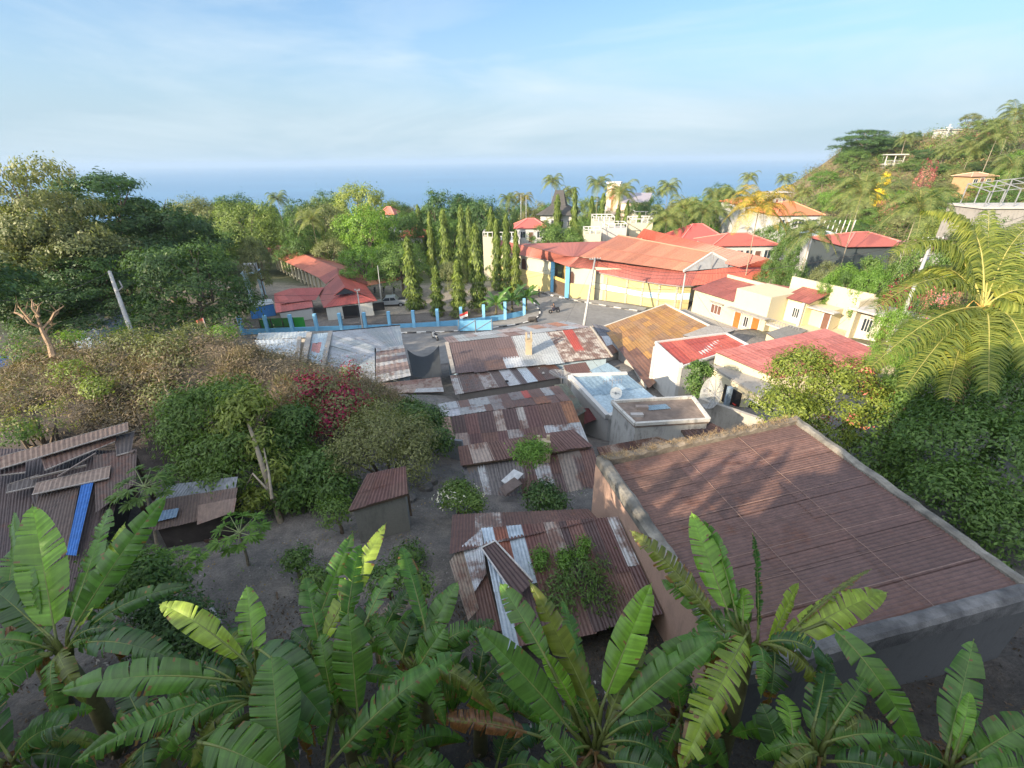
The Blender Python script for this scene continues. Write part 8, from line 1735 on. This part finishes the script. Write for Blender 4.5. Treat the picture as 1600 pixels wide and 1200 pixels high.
# retaining slope stones at lower right handled by the ground; concrete edge
# ---------------------------------------------------------------- the house the photograph is taken from (behind and below the camera)
HS = thing('viewpoint_house', 'plain concrete house with roof terrace behind the viewpoint', 'house', (0, -4, -9))
def vb(name, mat, *b):
    mb = MB(); mb.box(*b); return mb.build(name, mat, HS)
vb('terrace', CONCL, -10.1, -7, -9.5, -4.91, -.6, -2.62); vb('lower_deck', CONCL, -11.4, -7, -9.5, -10.12, -.6, -3.0); vb('kerb', CONCL, -10.08, -.75, -2.619, -4.93, -.61, -2.5); vb('handrail', METAL, -10.08, -.70, -1.62, -4.93, -.66, -1.57)
for i in range(11): vb('rail_post', METAL, -10.0+i*.47, -.69, -2.5, -9.97+i*.47, -.67, -1.62)
vb('upper_floor', CREAM, -4.89, -7.8, -9.5, 9, -.5, -1.6)
mb = MB(); n = 10
pr_ = [(-4.8, -1.59), (-5.9, .1), (-5.2, 1.7), (-3, 3.4), (6, 3.6), (8.8, 1.5), (8.8, -1.61)]
k = len(pr_); mb.v = [(x, -1.6, z) for x, z in pr_]+[(x, -7.5, z) for x, z in pr_]
for i in range(k): j = (i+1) % k; mb.f.append((i, j, k+j, k+i)); mb.c.append(mb.cur); mb.m.append(0)
mb.f += [tuple(range(k)), tuple(range(k, 2*k))[::-1]]; mb.c += [mb.cur]*2; mb.m += [0]*2; mb.build('upper_storey', CREAM, HS)
T = thing('small_tree', 'small spreading tree over the lower deck beside the viewpoint house', 'tree', (-14.4, -3, gz(-14.4, -3))); o = link('crown', PROTO['layered_olive'][0], T); o.scale = (4.2, 4, 9.6); o = link('trunk', PROTO['layered'][1], T); o.scale = (4, 4, 9.6)
for i, (x, y, h, w_) in enumerate(((-17.6, -1.8, 12, 5.5), (-20.5, -2.5, 12.5, 6), (-23.5, -2.2, 13, 7), (-27.5, -1.8, 13.5, 7), (-31.5, -2, 14, 7), (-25.5, -5, 15, 7), (-30, -6, 16, 8))):
    T = thing('tall_tree', 'dense tree in the row beside the viewpoint house', 'tree', (x, y, gz(x, y)-.3), 'trees beside the viewpoint house')
    o = link('crown', PROTO['round_mid' if i % 2 else 'round_dark'][0], T); o.scale = (w_, w_, h); o = link('trunk', PROTO['round_dark'][1], T); o.scale = (w_, w_, h)
for x, rz, sh_, ar, lab in ((-9.1, -.3, (.5, .5, .45), 'hold', 'person in pale shirt on the terrace behind the viewpoint, leftmost of four'), (-8.2, .2, (.1, .2, .4), 'down', 'person in blue shirt on the terrace behind the viewpoint, second from the left'), (-7.25, .4, (.3, .3, .1), 'hold', 'person in olive shirt on the terrace behind the viewpoint, third from the left'), (-6.65, 0, (.4, .1, .1), 'up', 'person in red shirt raising an arm on the terrace behind the viewpoint')):
    person(lab, (x, -1.15, -2.619), rz, sh_, (.06, .07, .1), arms=ar).scale = (1.12, 1.12, 1.1)
# ---------------------------------------------------------------- haze
m = bpy.data.materials.new('haze'); m.use_nodes = True; t = m.node_tree; t.nodes.clear(); o = N(t, 'ShaderNodeOutputMaterial'); pv = N(t, 'ShaderNodeVolumePrincipled')
pv.inputs['Color'].default_value = (.40, .50, .60, 1); pv.inputs['Density'].default_value = .00017; pv.inputs['Anisotropy'].default_value = 0.0; t.links.new(pv.outputs[0], o.inputs['Volume'])
mb = MB(); mb.box(-25000, -3000, -130, 25000, 23000, 40); tag(mb.build('haze', m), 'thin blue haze over sea and land', 'haze', kind='stuff')
